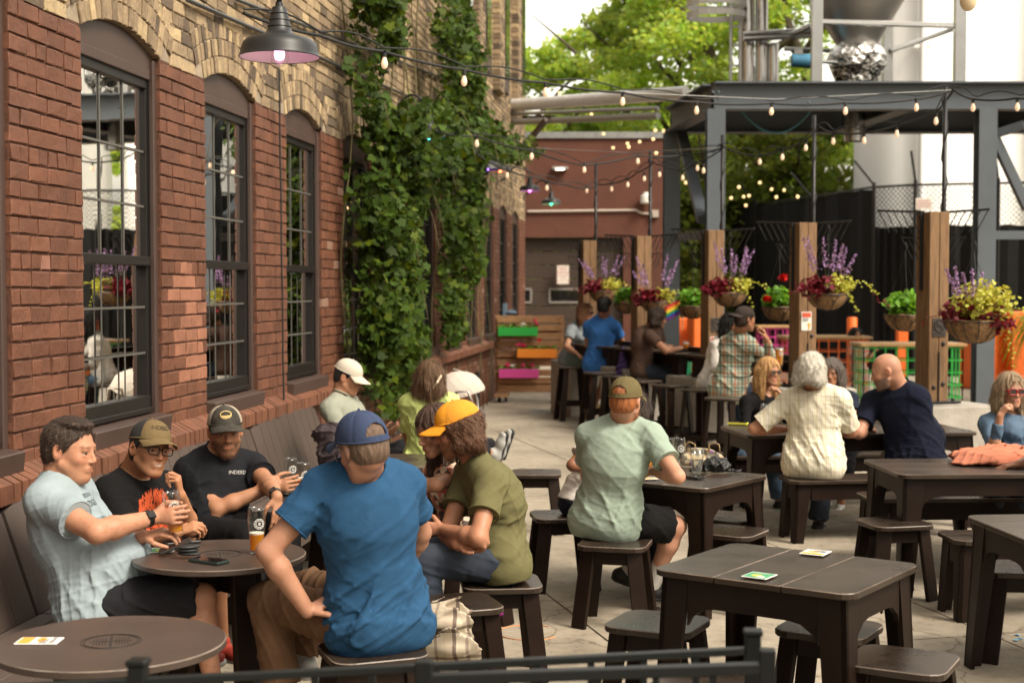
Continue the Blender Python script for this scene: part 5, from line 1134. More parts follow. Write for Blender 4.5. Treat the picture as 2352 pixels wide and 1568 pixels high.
card(1744,1322,.105,.11,-.50,'green','green card with beer picture near the front edge of the empty square table'); card(1873,1269,.105,.12,-.42,'orange','white and orange card on the far side of the empty square table')
card(90,1472,.085,.135,-1.45,'orange','white and orange card at the left of the front round table'); card(373,1264,.10,.10,.2,'green','green card on the round table beside the phones'); card(1490,1098,.09,.11,.3,'orange','white and orange card under the sage man\'s hand')
# ---------------------------------------------------------------- smooth bodies: distance-field surfaces
A_=lambda v:np.array(v,dtype=float)
def nrm(v): v=A_(v); return v/(np.linalg.norm(v)+1e-12)
def pdist(pr,Q):
    t=pr[0]
    if t=='c':      # round cone a b ra rb
        a,b,ra,rb=pr[1:5]; ab=b-a; L=ab@ab; h=np.clip((Q-a)@ab/L,0,1); return np.linalg.norm(Q-a-h[...,None]*ab,axis=-1)-(ra+(rb-ra)*h)
    if t=='f':      # cone with flat far end
        a,b,ra,rb=pr[1:5]; ab=b-a; l=np.linalg.norm(ab); u=(Q-a)@ab/l; h=np.clip(u/l,0,1); d=np.linalg.norm(Q-a-np.maximum(0,u/l)[...,None]*ab,axis=-1)-(ra+(rb-ra)*h); return np.maximum(d,u-l)
    if t=='e':      # ellipsoid centre, axes(3x3 rows), radii
        q=(Q-pr[1])@pr[2].T; r=pr[3]; k0=np.linalg.norm(q/r,axis=-1); k1=np.linalg.norm(q/(r*r),axis=-1)+1e-9; return k0*(k0-1)/k1
    if t=='t':      # elliptical tube a b X Y (rx,ry)a (rx,ry)b
        a,b,X,Y,r0,r1=pr[1:7]; ab=b-a; L=ab@ab; h=np.clip((Q-a)@ab/L,0,1); w=Q-a-h[...,None]*ab; z=nrm(ab); rx=r0[0]+(r1[0]-r0[0])*h; ry=r0[1]+(r1[1]-r0[1])*h; rz=np.minimum(rx,ry)
        x=w@X; y=w@Y; zz=w@z; k0=np.sqrt((x/rx)**2+(y/ry)**2+(zz/rz)**2); k1=np.sqrt((x/rx**2)**2+(y/ry**2)**2+(zz/rz**2)**2)+1e-9; return np.where(k0<1e-6,-rz,k0*(k0-1)/k1)
def comb(d,e,k,op):
    if op=='-': h=np.clip(.5-.5*(d+e)/k,0,1); return d+(-e-d)*h+k*h*(1-h)
    h=np.clip(.5+.5*(d-e)/k,0,1); return d+(e-d)*h-k*h*(1-h)
def surf(prims,h,disp=None,cuts=(),amp=.012):
    # prims: (shape..., k, op) -> vertices, faces
    lo=np.full(3,1e9); hi=-lo
    for p in prims:
        if p[-1]=='-': continue
        if p[0] in('c','f'): pts=[p[1],p[2]]; r=max(p[3],p[4])
        elif p[0]=='e': pts=[p[1]]; r=max(p[3])
        else: pts=[p[1],p[2]]; r=max(*p[5],*p[6])
        for q in pts: lo=np.minimum(lo,q-r); hi=np.maximum(hi,q+r)
    B=8; bs=h*B; lo=lo-.03-2*h; n=np.ceil((hi+.03-lo)/bs).astype(int)+1
    ii=np.stack(np.meshgrid(*[np.arange(k) for k in n],indexing='ij'),-1).reshape(-1,3); C=lo+(ii+.5)*bs
    rad=bs*.87; D=[]; tot=None
    for p in prims:
        e=pdist(p,C); D.append(e)
        if tot is None: tot=e.copy()
        elif p[-1]=='-': tot=comb(tot,e,p[-2],'-')
        else: tot=comb(tot,e,p[-2],'+')
    act=np.abs(tot)<rad+amp+.02; ii=ii[act]; D=[d[act] for d in D]; nb=len(ii)
    g=np.arange(B+1); gr=np.stack(np.meshgrid(g,g,g,indexing='ij'),-1).reshape(-1,3)*h
    Q=lo+ii[:,None,:]*bs+gr[None]; V_=np.full((nb,(B+1)**3),.5)
    for p,d in zip(prims,D):
        m=np.abs(d)<rad+.10 if p[-1]!='-' else d<rad+.03
        if p[-1]!='-': m=d<rad+.07
        if not m.any(): continue
        e=pdist(p,Q[m]); V_[m]=comb(V_[m],e,p[-2],p[-1])
    if disp is not None: V_+=disp(Q)
    for c in cuts:  V_=np.maximum(V_,c(Q))
    V_=V_.reshape(nb,B+1,B+1,B+1); S=V_<0
    c8=[(a,b,c) for a in(0,1) for b in(0,1) for c in(0,1)]
    cnt=sum(S[:,a:a+B,b:b+B,c:c+B].astype(int) for a,b,c in c8); ac=np.argwhere((cnt>0)&(cnt<8)); bi,i,j,k=ac.T
    vals={c:V_[bi,i+c[0],j+c[1],k+c[2]] for c in c8}; acc=np.zeros((len(bi),3)); w=np.zeros(len(bi))
    for a in c8:
        for ax in range(3):
            if a[ax]: continue
            b=list(a); b[ax]=1; b=tuple(b); va,vb=vals[a],vals[b]; m=(va<0)!=(vb<0); t=np.where(m,va/(va-vb+1e-20*(~m)+(va==vb)),0)
            pt=np.tile(A_(a),(len(bi),1)); pt[:,ax]+=t; acc+=pt*m[:,None]; w+=m
    gi=ii[bi]*B+np.stack([i,j,k],1); vert=lo+(gi+acc/w[:,None])*h
    N=(n*B+4).astype(np.int64); key=lambda q:(q[:,0].astype(np.int64)*N[1]+q[:,1])*N[2]+q[:,2]
    kk=key(gi); od=np.argsort(kk); ks=kk[od]; F=[]
    def look(q):
        q=key(q); r=np.searchsorted(ks,q); r=np.minimum(r,len(ks)-1); ok=ks[r]==q; return od[r],ok
    for ax in range(3):
        v0=S[:,:B,:B,:B]; sl=[slice(0,B)]*3; sl[ax]=slice(1,B+1); v1=S[:,sl[0],sl[1],sl[2]]; e=np.argwhere(v0!=v1)
        if not len(e): continue
        b_,x,y,z=e.T; q=ii[b_]*B+np.stack([x,y,z],1); o1,o2=[(1,2),(2,0),(0,1)][ax]; r=[];ok=True
        for d1,d2 in((-1,-1),(0,-1),(0,0),(-1,0)):
            q2=q.copy(); q2[:,o1]+=d1; q2[:,o2]+=d2; a,o=look(q2); r.append(a); ok=ok&o
        f=np.stack(r,1)[ok]; fl=~v0[b_,x,y,z][ok]; f[fl]=f[fl][:,::-1]; F.append(f)
    return vert,np.vstack(F)
def fold(seed,amp,f=14.,dirv=None,pre=None):
    r=np.random.RandomState(seed); K=r.normal(0,1,(6,3)); K/=np.linalg.norm(K,axis=1)[:,None]; W2=r.normal(0,1,(6,3))*5; ph=r.uniform(0,6.3,(6,2)); fr=r.uniform(.6,1.9,6)*f
    def g(Q):
        o=0
        for i in range(6):
            s=np.sin(Q@K[i]*fr[i]*2+ph[i,0]+2.2*np.sin(Q@W2[i]+ph[i,1])); o=o+np.exp(-(s/.33)**2)*(.5+.5*np.sin(Q@W2[(i+1)%6]*.8+ph[i,1]))
        return -(o-1.)*amp*.62
    return g
def creases(seed,amp,f,axis):
    r=np.random.RandomState(seed); ax_=nrm(axis); K=r.normal(0,1,(7,3)); K-=np.outer(K@ax_,ax_); K/=np.linalg.norm(K,axis=1)[:,None]; ph=r.uniform(0,6.3,(7,3)); fr=r.uniform(.6,2.2,7)*f
    def g(Q):
        o=0; u=Q@ax_
        for i in range(7):
            s=np.sin(Q@K[i]*fr[i]*2+ph[i,0]+1.6*np.sin(u*7+ph[i,1])+.7*np.sin(u*19+ph[i,2])); o=o+(1-np.abs(s))**2*(.5+.5*np.sin(u*9+ph[i,2]*3))
        return -(o-1.2)*amp
    return g
def nmesh(name,v,f,mats,parent=None,origin=None,col=None,mi=None):
    off=A_(wloc(parent)) if parent is not None else A_(origin)
    me=bpy.data.meshes.new(name); k=f.shape[1]; me.vertices.add(len(v)); me.vertices.foreach_set('co',(v-off).astype(np.float32).ravel()); me.loops.add(f.size); me.loops.foreach_set('vertex_index',f.astype(np.int32).ravel())
    me.polygons.add(len(f)); me.polygons.foreach_set('loop_start',np.arange(0,f.size,k,dtype=np.int32)); me.update(calc_edges=True); me.polygons.foreach_set('use_smooth',[True]*len(f))
    for m in mats if isinstance(mats,(list,tuple)) else [mats]: me.materials.append(m)
    if col is not None: a=me.color_attributes.new('Col','FLOAT_COLOR','POINT'); a.data.foreach_set('color',np.hstack([col,np.ones((len(v),1))]).astype(np.float32).ravel())
    if mi is not None: me.polygons.foreach_set('material_index',mi.astype(np.int32))
    o=bpy.data.objects.new(name,me); COL.objects.link(o)
    if parent is not None: o.parent=parent
    else: o.location=off
    return o
SKIN=mat('skin',(1,1,1),.50,attr=True,var=(13,.13,9),bump=(90,.35,.0018),sss=.10,spec=.35)
EYEW=mat('eye_white',(.27,.235,.21),.25); EYEI=mat('eye_iris',(.03,.022,.015),.1)
OCAM=Vector((0,0,H))
def reach(px,par,L,side):
    d=Vector(ray(px[0],px[1])).normalized(); w=OCAM-Vector(par); b=w.dot(d); c=w.dot(w)-L*L; q=b*b-c
    t=-b if q<0 else (-b-math.sqrt(q) if side=='n' else -b+math.sqrt(q)); return A_(OCAM+d*t)
def hand(W_,h,n,right,cl=(.5,.6,.4),s=1,thumb=.6,spread=0.):
    h=nrm(h); n=A_(n); n=nrm(n-h*(n@h)); sd=np.cross(h,n) if right else np.cross(n,h); P_=[]
    X,Y=sd,n; P_.append(('t',W_+h*.012*s,W_+h*.075*s,X,Y,(.024*s,.016*s),(.036*s,.0135*s),.012,'+'))
    fl=(.076,.083,.077,.060); of=(.029,.0105,-.0085,-.027); rr=(.0088,.0090,.0086,.0076)
    for k in range(4):
        b=W_+h*(.086-(.006 if k in(0,2) else 0)-(.014 if k==3 else 0))*s+sd*of[k]*s; a=0; p=b; r=rr[k]*s
        for q,(fr,c) in enumerate(zip((.5,.28,.22),cl)):
            a+=c*(1+.12*(k-1.5)*(1 if q==0 else 0)); dv=h*math.cos(a)+n*math.sin(a)+sd*spread*(1.5-k)*.12; e=p+dv*fl[k]*fr*s; P_.append(('c',p,e,r,r*.9,.0035,'+')); p=e; r*=.9
    b=W_+h*.022*s+sd*.026*s+n*.006*s; m=b+(h*.62+sd*.62+n*.25)*.042*s; e=m+(h*.75+sd*(.35-thumb*.5)+n*thumb)*.032*s; t=e+(h*.75-sd*thumb*.3+n*thumb)*.024*s
    P_+= [('c',b,m,.0125*s,.0105*s,.010,'+'),('c',m,e,.0102*s,.0092*s,.004,'+'),('c',e,t,.0092*s,.0078*s,.004,'+')]
    return P_
def head_prims(C,Rm,hs,fem,nk,fat=0,neck=True):
    p=lambda x,y,z:C+Rm@A_((x,y,z))*hs; RT=Rm.T; P_=[]
    E=lambda c,r,k,op='+':P_.append(('e',p(*c),RT,A_(r)*hs,k*hs,op)); Cc=lambda a,b,ra,rb,k,op='+':P_.append(('c',p(*a),p(*b),ra*hs,rb*hs,k*hs,op))
    jw=.92 if fem else 1+fat*.08
    E((0,-.015,.032),(.076,.098,.088),.01); E((0,.030,-.030),(.060*jw,.066,.083),.03); E((0,.034,-.080),(.047*jw,.054,.036*(1+fat*.3)),.02); E((0,.074,-.102),(.021,.021,.019),.018)
    for s in(-1,1): Cc((s*.058*jw,.002,-.055),(s*.018,.066,-.104),.016,.016,.022)
    Cc((-.034,.079,.022),(.034,.079,.022),.011,.011,.012); 
    for s in(-1,1): E((s*.041,.060,-.028),(.018,.018,.018),.018)
    if fat>.3: E((0,.030,-.112),(.042,.042,.022),.03)
    for s in(-1,1): E((s*.0315,.101,.000),(.0165,.014,.0095),.007,'-')
    for s in(-1,1): (E((s*.0315,.0795,.0085),(.0175,.0135,.0085),.003),E((s*.0315,.0780,-.0110),(.0155,.0112,.0062),.003))
    Cc((0,.086,.012),(0,.107,-.026),.0068,.0088,.009); E((0,.105,-.033),(.0115,.0115,.0085),.006)
    for s in(-1,1): E((s*.0115,.098,-.036),(.0075,.009,.007),.005)
    E((0,.086,-.066),(.025,.012,.018),.012); Cc((-.021,.0925,-.0620),(.021,.0925,-.0620),.0042,.0042,.005); Cc((-.018,.0930,-.0710),(.018,.0930,-.0710),.0052,.0052,.005); Cc((-.026,.094,-.0665),(.026,.094,-.0665),.0014,.0014,.0025,'-')
    for s in(-1,1):
        a=math.radians(18)*s; Ra=A_(((math.cos(a),-math.sin(a),0),(math.sin(a),math.cos(a),0),(0,0,1)))
        P_.append(('e',p(s*.079,-.012,-.006),(Rm@Ra).T,A_((.009,.020,.033))*hs,.006*hs,'+')); P_.append(('e',p(s*.088,-.008,-.002),(Rm@Ra).T,A_((.007,.010,.018))*hs,.004*hs,'-'))
    if neck: 
        nk=A_(nk); tp=p(0,-.030,-.045); P_.append(('c',p(0,-.040,-.002),nk+(nk-tp)*.3,(.066 if not fem else .058)*hs,(.054 if not fem else .043)*hs,.03,'+')); P_.append(('c',nk+(nk-tp)*.45,tp,(.055 if not fem else .044)*hs*(1+fat*.25),(.054 if not fem else .043)*hs*(1+fat*.25),.016,'+'))
    return P_
def frame(f,up=(0,0,1),roll=0):
    y=nrm(f); x=nrm(np.cross(y,A_(up))); z=np.cross(x,y)
    if roll: c,s=math.cos(roll),math.sin(roll); x,z=x*c+z*s,z*c-x*s
    return np.stack([x,y,z],1)
def plane(pt,n): pt=A_(pt); n=nrm(n); return lambda Q:(Q-pt)@n
STRK={}
def hairmat(nm,c): return mat('hair_'+nm,c,.55,var=(30,.45,8),stretch=(5,5,.5),bump=(45,.9,.006),spec=.4,attr=False)
def add_hair(body,C,Rm,hs,kind,m,length=.25,seed=0,h=.005,nk=None,cap=False,back=None):
    p=lambda x,y,z:C+Rm@A_((x,y,z))*hs; RT=Rm.T; P_=[]; cuts=[]; dn=A_((0,0,-1))
    E=lambda c,r,k,op='+':P_.append(('e',p(*c),RT,A_(r)*hs,k*hs,op)); amp=.0018 if kind in('short','crop') else .004
    inf=.008 if kind in('short','thin') else (.006 if kind=='crop' else (.013 if kind=='curly' else .017))
    E((0,-.016,.033),(.076+inf,.098+inf,.088+inf),.01)
    if kind in('short','crop','thin'):
        E((0,-.045,-.02),(.070+inf*.6,.060+inf,.07),.02); a=p(0,.074,.080); b=p(0,.012,-.015); cuts.append(plane(a,Rm@A_((0,.094,-.066)))); cuts.append(plane(p(0,-.05,-.072),Rm@A_((0,.25,-1))))
        if kind!='crop': P_.append(('e',p(.010,.022,.108),RT,A_((.062,.060,.018))*hs,.02*hs,'+')) if kind=='short' else None
        if kind=='thin': P_.append(('e',p(0,-.035,.125),RT,A_((.040,.040,.03))*hs,.006,'-'))
    else:
        x=lambda s:s
        L=length; fl=.10 if cap else 0
        side=(.076,.004); g_=[]
        for s in(-1,1):
            for y0,yy,r in((-.02,-.03,.034),(-.05,-.06,.040),(.018,.012,.024)):
                a=p(s*.072,y0,.02); P_.append(('c',a,p(s*.080,yy,-.07),r*hs,r*hs,.02,'+')); Ls=L*(1 if y0<0 else .8); b=p(s*.075,yy,-.07)+dn*Ls+(Rm@A_((s*.01,-.01,0))); P_.append(('c',p(s*.080,yy,-.07),b,r*hs,r*.45*hs,.02,'+'))
        P_.append(('t',p(0,-.075,.0),p(0,-.085,-.08)+dn*L,Rm[:,0],Rm[:,1],(.075*hs,.045*hs),(.065*hs,.024*hs),.03,'+'))
        cuts.append(lambda Q:-pdist(('e',p(0,.085,-.040),RT,A_((.058,.085,.115))*hs),Q)); amp=.006
        if kind=='bun': P_.append(('e',p(.01,-.105,-.03),RT,A_((.035,.035,.04))*hs,.012,'+')); P_.append(('c',p(.02,-.11,-.06),p(.03,-.11,-.14),.018*hs,.008*hs,.01,'+'))
    if cap: cuts.append(plane(p(0,-.02,.045),Rm@A_((0,.10,1))))
    r=np.random.RandomState(seed); K=r.normal(0,1,(5,3)); kz=Rm[:,2]
    def dsp(Q):
        q=Q-C; u=q@Rm[:,0]; v=q@Rm[:,1]; z=q@Rm[:,2]; an=np.arctan2(u,v+.02); wob=z*(14 if kind in('long','bun') else 25)+r.uniform(0,1)
        curl=1.5 if kind=='curly' else .8
        return amp*(.55 if kind=='curly' else 1)*(np.sin(an*17+curl*np.sin(wob*3)+1)+.7*np.sin(an*31+curl*2*np.sin(wob*5)))*.6+(.0022*np.sin(q@K[0]*90+2*np.sin(q@K[2]*60))*np.sin(q@K[1]*110) if kind=='curly' else 0)
    v,f=surf(P_,h,disp=dsp,cuts=cuts)
    if kind!='crop' or not cap: v,f=strands(v,f,C,Rm,kind,h,seed)
    nmesh('hair',v,f,m,body)
def strands(v,f,C,Rm,kind,h,seed):
    r=np.random.RandomState(seed+9); fn=np.cross(v[f[:,2]]-v[f[:,0]],v[f[:,3]]-v[f[:,1]]); fn/=np.linalg.norm(fn,axis=1)[:,None]+1e-9; n=min(int(5200 if h<.0062 else 2600),len(f)*3); i=r.randint(0,len(f),n); nn=fn[i]; p=v[f[i]].mean(1)+r.normal(0,h*.4,(n,3)); 
    if kind in('long','bun'):
        ql=(p-C)@Rm; kp=~((ql[:,1]>.035)&(np.abs(ql[:,0])<.062)&(ql[:,2]<.09)); p=p[kp]; nn=nn[kp]; n=len(p); d=np.tile(A_((0,0,-1.)),(n,1))+r.normal(0,.07,(n,3)); Ls=r.uniform(.04,.10,n)
    elif kind=='curly': d=np.tile(-Rm[:,2]*.8-Rm[:,1]*.4,(n,1))+r.normal(0,.20,(n,3)); Ls=r.uniform(.018,.036,n)
    else: d=np.tile(-Rm[:,1]*.8-Rm[:,2]*.5,(n,1))+r.normal(0,.12,(n,3)); Ls=r.uniform(.012,.024 if kind!='crop' else .01,n)
    d=d-nn*(d*nn).sum(1)[:,None]; d/=np.linalg.norm(d,axis=1)[:,None]+1e-9; s=np.cross(nn,d)*(r.uniform(.0007,.0016,n)*(1 if h<.0062 else 1.7))[:,None]; lf=(r.uniform(.0008,.0028 if kind=='short' else .0045,n))[:,None]; Lc=Ls[:,None]
    c=r.normal(0,.12,(n,1)); q=[p-nn*.001,p+d*Lc*.5+nn*lf+s*c*30,p+d*Lc+nn*lf*.7]; w=[1,1,.3]; V2=np.stack([x for k in range(3) for x in(q[k]-s*w[k],q[k]+s*w[k])],1); b=len(v)+np.arange(n)[:,None]*6; F2=np.vstack([b+A_([0,1,3,2]).astype(int),b+A_([2,3,5,4]).astype(int)])
    return np.vstack([v,V2.reshape(-1,3)]),np.vstack([f,F2])
def add_cap(body,C,Rm,hs,m1,m2=None,tilt=.12,back=False,hole=False,mbrim=None,badge=None,yaw=0):
    m2=m2 or m1; mbrim=mbrim or m1; ca,sa=math.cos(tilt),math.sin(tilt); T=A_(((1,0,0),(0,ca,-sa),(0,sa,ca)))
    if yaw or back: a=yaw+(PI if back else 0); Y_=A_(((math.cos(a),-math.sin(a),0),(math.sin(a),math.cos(a),0),(0,0,1))); T=Y_@T
    R2=Rm@T; O=C+Rm@A_((0,-.014,.047 if not hole else .032))*hs; pt=lambda x,y,z:O+R2@A_((x,y,z))*hs; rx,ry,rz=(.0880,.1100,.093) if not hole else (.0895,.1150,.108)
    g=MB(); NR,NT=(14,60) if not hole else (30,120); vs=[]
    for i in range(NR+1):
        ph=i/NR; 
        for k in range(NT):
            th=2*PI*k/NT+PI/2; z=math.cos(ph*PI/2); r=math.sin(ph*PI/2)**.86; sm=min(abs(((th-PI/2)/(PI/3)+.0)%1),1-abs(((th-PI/2)/(PI/3))%1)); gr=1-.018*math.exp(-(sm/.07)**2); zz=z*rz*gr+.0
            if ph>.93: r*=1.0
            vs.append(pt(math.cos(th)*r*rx*gr,math.sin(th)*r*ry*gr,zz-.008))
    fs=[];ms=[]
    for i in range(NR):
        for k in range(NT):
            th=(k+.5)/NT*360; bd=abs(th-180)      # 0 front, 180 back
            if hole and bd<31 and .58<(i+.5)/NR<.88 and (bd/31)**2+((.88-(i+.5)/NR)/.31)**2<1: continue
            fs.append((i*NT+k,(i+1)*NT+k,(i+1)*NT+(k+1)%NT,i*NT+(k+1)%NT)); ms.append(0 if (th<58 or th>302) else 1)
    g.v=[tuple(v) for v in vs]; g.f=fs; g.m=ms; g.c=[(1,1,1)]*len(vs); cp=g.build('cap',[m1,m2],body,smooth=True)
    # solid rim so the edge has thickness
    g=MB(); g.tube([pt(math.cos(2*PI*k/48)*rx*1.0,math.sin(2*PI*k/48)*ry*1.0,-.006) for k in range(48)],.0035*hs,6,closed=True); g.sphere(pt(0,0,rz-.006),.006*hs,8); g.build('band',m1 if not hole else m2,cp,smooth=True)
    g=MB(); N=16; M_=7; top=[];
    for q in range(M_+1):
        t=q/M_
        for k in range(N+1):
            a=-1.12+2.24*k/N; bx,by=math.sin(a)*rx,math.cos(a)*ry; ex=.082*math.cos(a*.95)**.7*t; x=bx*(1+.02*t); y=by+ex; z=-.004-.020*t-((x/.08)**2)*.020*(.5+.5*t); top.append((x,y,z))
    n_=len(top); g.v=[tuple(pt(*v)) for v in top]+[tuple(pt(x,y,z-.005)) for x,y,z in top]; W1=N+1
    for q in range(M_):
        for k in range(N): a=q*W1+k; g.f.append((a,a+1,a+W1+1,a+W1)); g.f.append((n_+a+W1,n_+a+W1+1,n_+a+1,n_+a))
    for k in range(N): a=M_*W1+k; g.f.append((a,a+1,n_+a+1,n_+a)); 
    for q in range(M_):
        a=q*W1; g.f.append((a,a+W1,n_+a+W1,n_+a)); b=q*W1+N; g.f.append((b+W1,b,n_+b,n_+b+W1))
    g.m=[0]*len(g.f); g.c=[(1,1,1)]*len(g.v); g.build('brim',mbrim,cp,smooth=True)
    if badge:
        g=MB()
        if badge[0]=='text': text(g,badge[1],.026,(0,0,0),(1,0,0),(0,1,0),ext=0); g.v=[tuple(pt(-vx,(ry+.003)*math.sqrt(max(.05,1-(vx/rx)**2-((vy+.050)/rz)**2)),vy+.044)) for vx,vy,vz in g.v]; g.f=g.f+[f_[::-1] for f_ in g.f]; g.m=[0]*len(g.f); g.build('badge',badge[2],cp)
        else: g.sphere(pt(0,ry*.86,rz*.48),.030*hs,20,sc3=(1,.12,.72),R=Matrix((R2@T.T@A_(((1,0,0),(0,.93,.38),(0,-.38,.93))).T).tolist()) ); g.build('badge',badge[2],cp); g=MB(); g.sphere(pt(0,ry*.875,rz*.485),.025*hs,20,sc3=(1,.12,.68),R=Matrix((R2).tolist())); g.build('badge_inner',m1,cp)
    return cp
def add_glasses(body,C,Rm,hs,m,lens=None,w=.027,hh=.019,th=.0028):
    pt=lambda x,y,z:C+Rm@A_((x,y,z))*hs; g=MB()
    for s in(-1,1): g.tube([pt(s*.033+x,.103-abs(x+s*.0)*.02*0-.05*abs(x*s>0 and x*s or 0),z-.001) for x,z in rrect(2*w,2*hh,hh*.75,3)],th*hs,6,closed=True)
    g.tube([pt(-.008,.105,.004),pt(0,.108,.006),pt(.008,.105,.004)],th*hs,6)
    for s in(-1,1): g.tube([pt(s*(.033+w),.100,.008),pt(s*.074,.082,.008),pt(s*.084,.0,.004),pt(s*.084,-.02,-.008)],th*.9*hs,6)
    o=g.build('glasses',m,body,smooth=True)
    if lens is not None:
        for s in(-1,1): g=MB(); g.add([pt(s*.033+x,.102-.05*max(0,x*s),z-.001) for x,z in rrect(2*w,2*hh,hh*.75,3)],[tuple(range(16))]); g.build('lens',lens,o)
def tee(nm,c,**k): return mat('cloth_'+nm,c,.88,var=k.pop('var',(5,.10)),bump=k.pop('bump',(17,.45,.010)),spec=.15,**k)
def person(label,J,s=1.,hs=None,fat=0.,fem=False,skin=(.50,.27,.18),h=.0075,top=None,sleeve=.55,long_=0,hem=.10,foldamp=.010,bot=None,legs='trousers',hair=None,cap=None,glasses=None,shoe=None,beard=None,hands={},lipc=None,smile=False,seed=0,neckr=.068,browc=(.30,.2,.15),sock=None,hide_head=False,collar=None,loose=.016,soff=0,freck=False,scalp=None):
    hs=hs or (1.0 if not fem else .95)*max(1,s*.5+.5); g_=lambda k:J[k]; W_={}
    for k in('pel','nk','hd','sR','sL'): W_[k]=A_(P(*J[k]))
    LN={'eR':('sR',.295*s),'wR':('eR',.262*s),'eL':('sL',.295*s),'wL':('eL',.262*s)}
    U=nrm(W_['nk']-W_['pel']); X=W_['sR']-W_['sL']; X=nrm(X-U*(X@U)); Fd=np.cross(U,X)
    hipw=.092*s*(1.08 if fem else 1)*(1+fat*.15); hx=nrm(A_((X[0],X[1],0))); W_['hR']=W_['pel']+hx*hipw; W_['hL']=W_['pel']-hx*hipw
    def gett(k,par,L):
        j=J.get(k)
        if j is None: return None
        if isinstance(j[2],str): return reach(j,W_[par],L,j[2])
        return A_(P(*j))
    for k in('eR','wR','eL','wL'): W_[k]=gett(k,*LN[k])
    for sd in 'RL': W_['k'+sd]=gett('k'+sd,'h'+sd,.43*s); W_['a'+sd]=gett('a'+sd,'k'+sd,.42*s) if W_['k'+sd] is not None else None
    chest=W_['pel']+(W_['nk']-W_['pel'])*.62
    if 'ch' in J: chest=A_(P(*J['ch']))
    belly=W_['pel']+(chest-W_['pel'])*.40+Fd*(.015+.07*fat)
    fw=s*(1+fat*.28); fm=.92 if fem else 1.
    def torso(o,sh=0):
        P_=[('e',W_['pel']-Fd*.01,np.stack([hx,np.cross(A_((0,0,1)),hx),A_((0,0,1))]),A_(((.158+o)*fw*(1.04 if fem else 1),(.115+o)*fw,(.105+o)*s)),.04,'+'),
            ('t',belly,chest,X,Fd,((.138*fm+o)*fw,(.100+o+.05*fat)*s*(1+fat*.35)),((.158*fm+o)*s*(1+fat*.12),(.108+o)*s),.06,'+'),
            ('e',chest+U*.05*s,np.stack([X,Fd,U]),A_(((.165*fm+o)*s*(1+fat*.1),(.105+o)*s,(.15+o)*s)),.05,'+'),
            ('c',W_['sL']*.80+W_['sR']*.20-U*.015,W_['sR']*.80+W_['sL']*.20-U*.015,(.060+o)*s,(.060+o)*s,.05,'+')]
        b=W_['nk']-U*.005
        for k in('sR','sL'): P_.append(('c',b+(W_[k]-b)*.08,W_[k]-U*.0,(.052+o)*s*fm,(.056+o*.9)*s*fm,.04,'+'))
        if fem: 
            for q in(-1,1): P_.append(('e',chest+Fd*(.085*s+o*.6)+X*q*.07*s+U*.02,np.eye(3),A_((.062,.062,.062))*s+o,.04,'+'))
        if fat>.2: P_.append(('e',belly+Fd*(.06*s),np.stack([X,Fd,U]),A_(((.155+o)*fw,(.125+o)*s*(1+fat*.25),(.155+o)*s)),.06,'+'))
        return P_
    am=(.90 if fem else 1)*(1+fat*.22)*s
    def arm(k,o=0,up=1.,fore=1.,flat=False,ro=0):
        S_,E_,Wr=W_['s'+k],W_['e'+k],W_['w'+k]; P_=[]; r0,r1,r2,r3=.053*am+o,.0385*am+o,.038*am+o,.0265*am+o
        if up<1: e=S_+(E_-S_)*up; P_.append(('f',S_,e,r0+ro*.4,r0+(r1-r0)*up+ro,.035,'+')); return P_
        P_.append(('c',S_,E_,r0,r1,.035,'+')); 
        if fore<=0: return P_
        if flat: P_.append(('f',E_,E_+(Wr-E_)*fore,r2+ro*.5,r3+ro,.015,'+'))
        else: m=E_+(Wr-E_)*.28; P_.append(('c',E_,m,r2,.041*am+o,.02,'+')); P_.append(('c',m,Wr,.041*am+o,r3,.02,'+'))
        return P_
    def leg(k,o=0,frac=2.,ro=0):
        H_,K_,An=W_['h'+k],W_['k'+k],W_['a'+k]; P_=[]
        if K_ is None: return P_
        t0,t1,t2=(.086*(1+fat*.3)*s+o)*(1.05 if fem else 1),.058*s+o,.034*s+o
        if frac<1: P_.append(('f',H_,H_+(K_-H_)*frac,t0,t1+(t0-t1)*(1-frac)+ro,.04,'+')); return P_
        P_.append(('c',H_,K_,t0,t1,.04,'+'))
        if frac>1 and An is not None:
            if frac<2: P_.append(('f',K_,K_+(An-K_)*(frac-1),t1,t2+.012+ro,.02,'+'))
            else: c=K_+(An-K_)*.3; P_.append(('c',K_,c-Fd*.01,t1*.95,.054*s+o,.02,'+')); P_.append(('c',c-Fd*.01,An,.054*s+o,t2,.03,'+'))
        return P_
    Rm=frame(A_(V(*J['f'])),roll=J.get('roll',0)); C=W_['hd']
    # body
    B_=torso(0); B_+=head_prims(C,Rm,hs,fem,W_['nk'],fat) if not hide_head else []
    for k in 'RL':
        if W_['e'+k] is None: continue
        if W_['w'+k] is None: B_+=arm(k,fore=0); continue
        B_+=arm(k); hd_=hands.get(k); right=k=='R'; h0=W_['w'+k]-W_['e'+k]
        if hd_ is None: hd_=dict()
        hv=A_(V(*hd_['h'])) if 'h' in hd_ else h0; nv=A_(V(*hd_['n'])) if 'n' in hd_ else A_((0,0,-1))
        B_+=hand(W_['w'+k],hv,nv,right,hd_.get('c',(.35,.45,.3)),s*(.92 if fem else 1.02),hd_.get('t',.5),hd_.get('sp',0))
    for k in 'RL': B_+=leg(k)
    v,f=surf(B_,h,amp=.0)
    sk=A_(skin); col=np.tile(sk,(len(v),1)); q=(v-C)@Rm/hs; x,y,z=q.T; ax=np.abs(x)
    def blend(m,c): 
        global_=m[:,None]; col[:]=col*(1-global_)+A_(c)*global_
    def sm(v_,a,b): return np.clip((v_-a)/(b-a),0,1)
    near=(np.linalg.norm(q,axis=1)<.2)
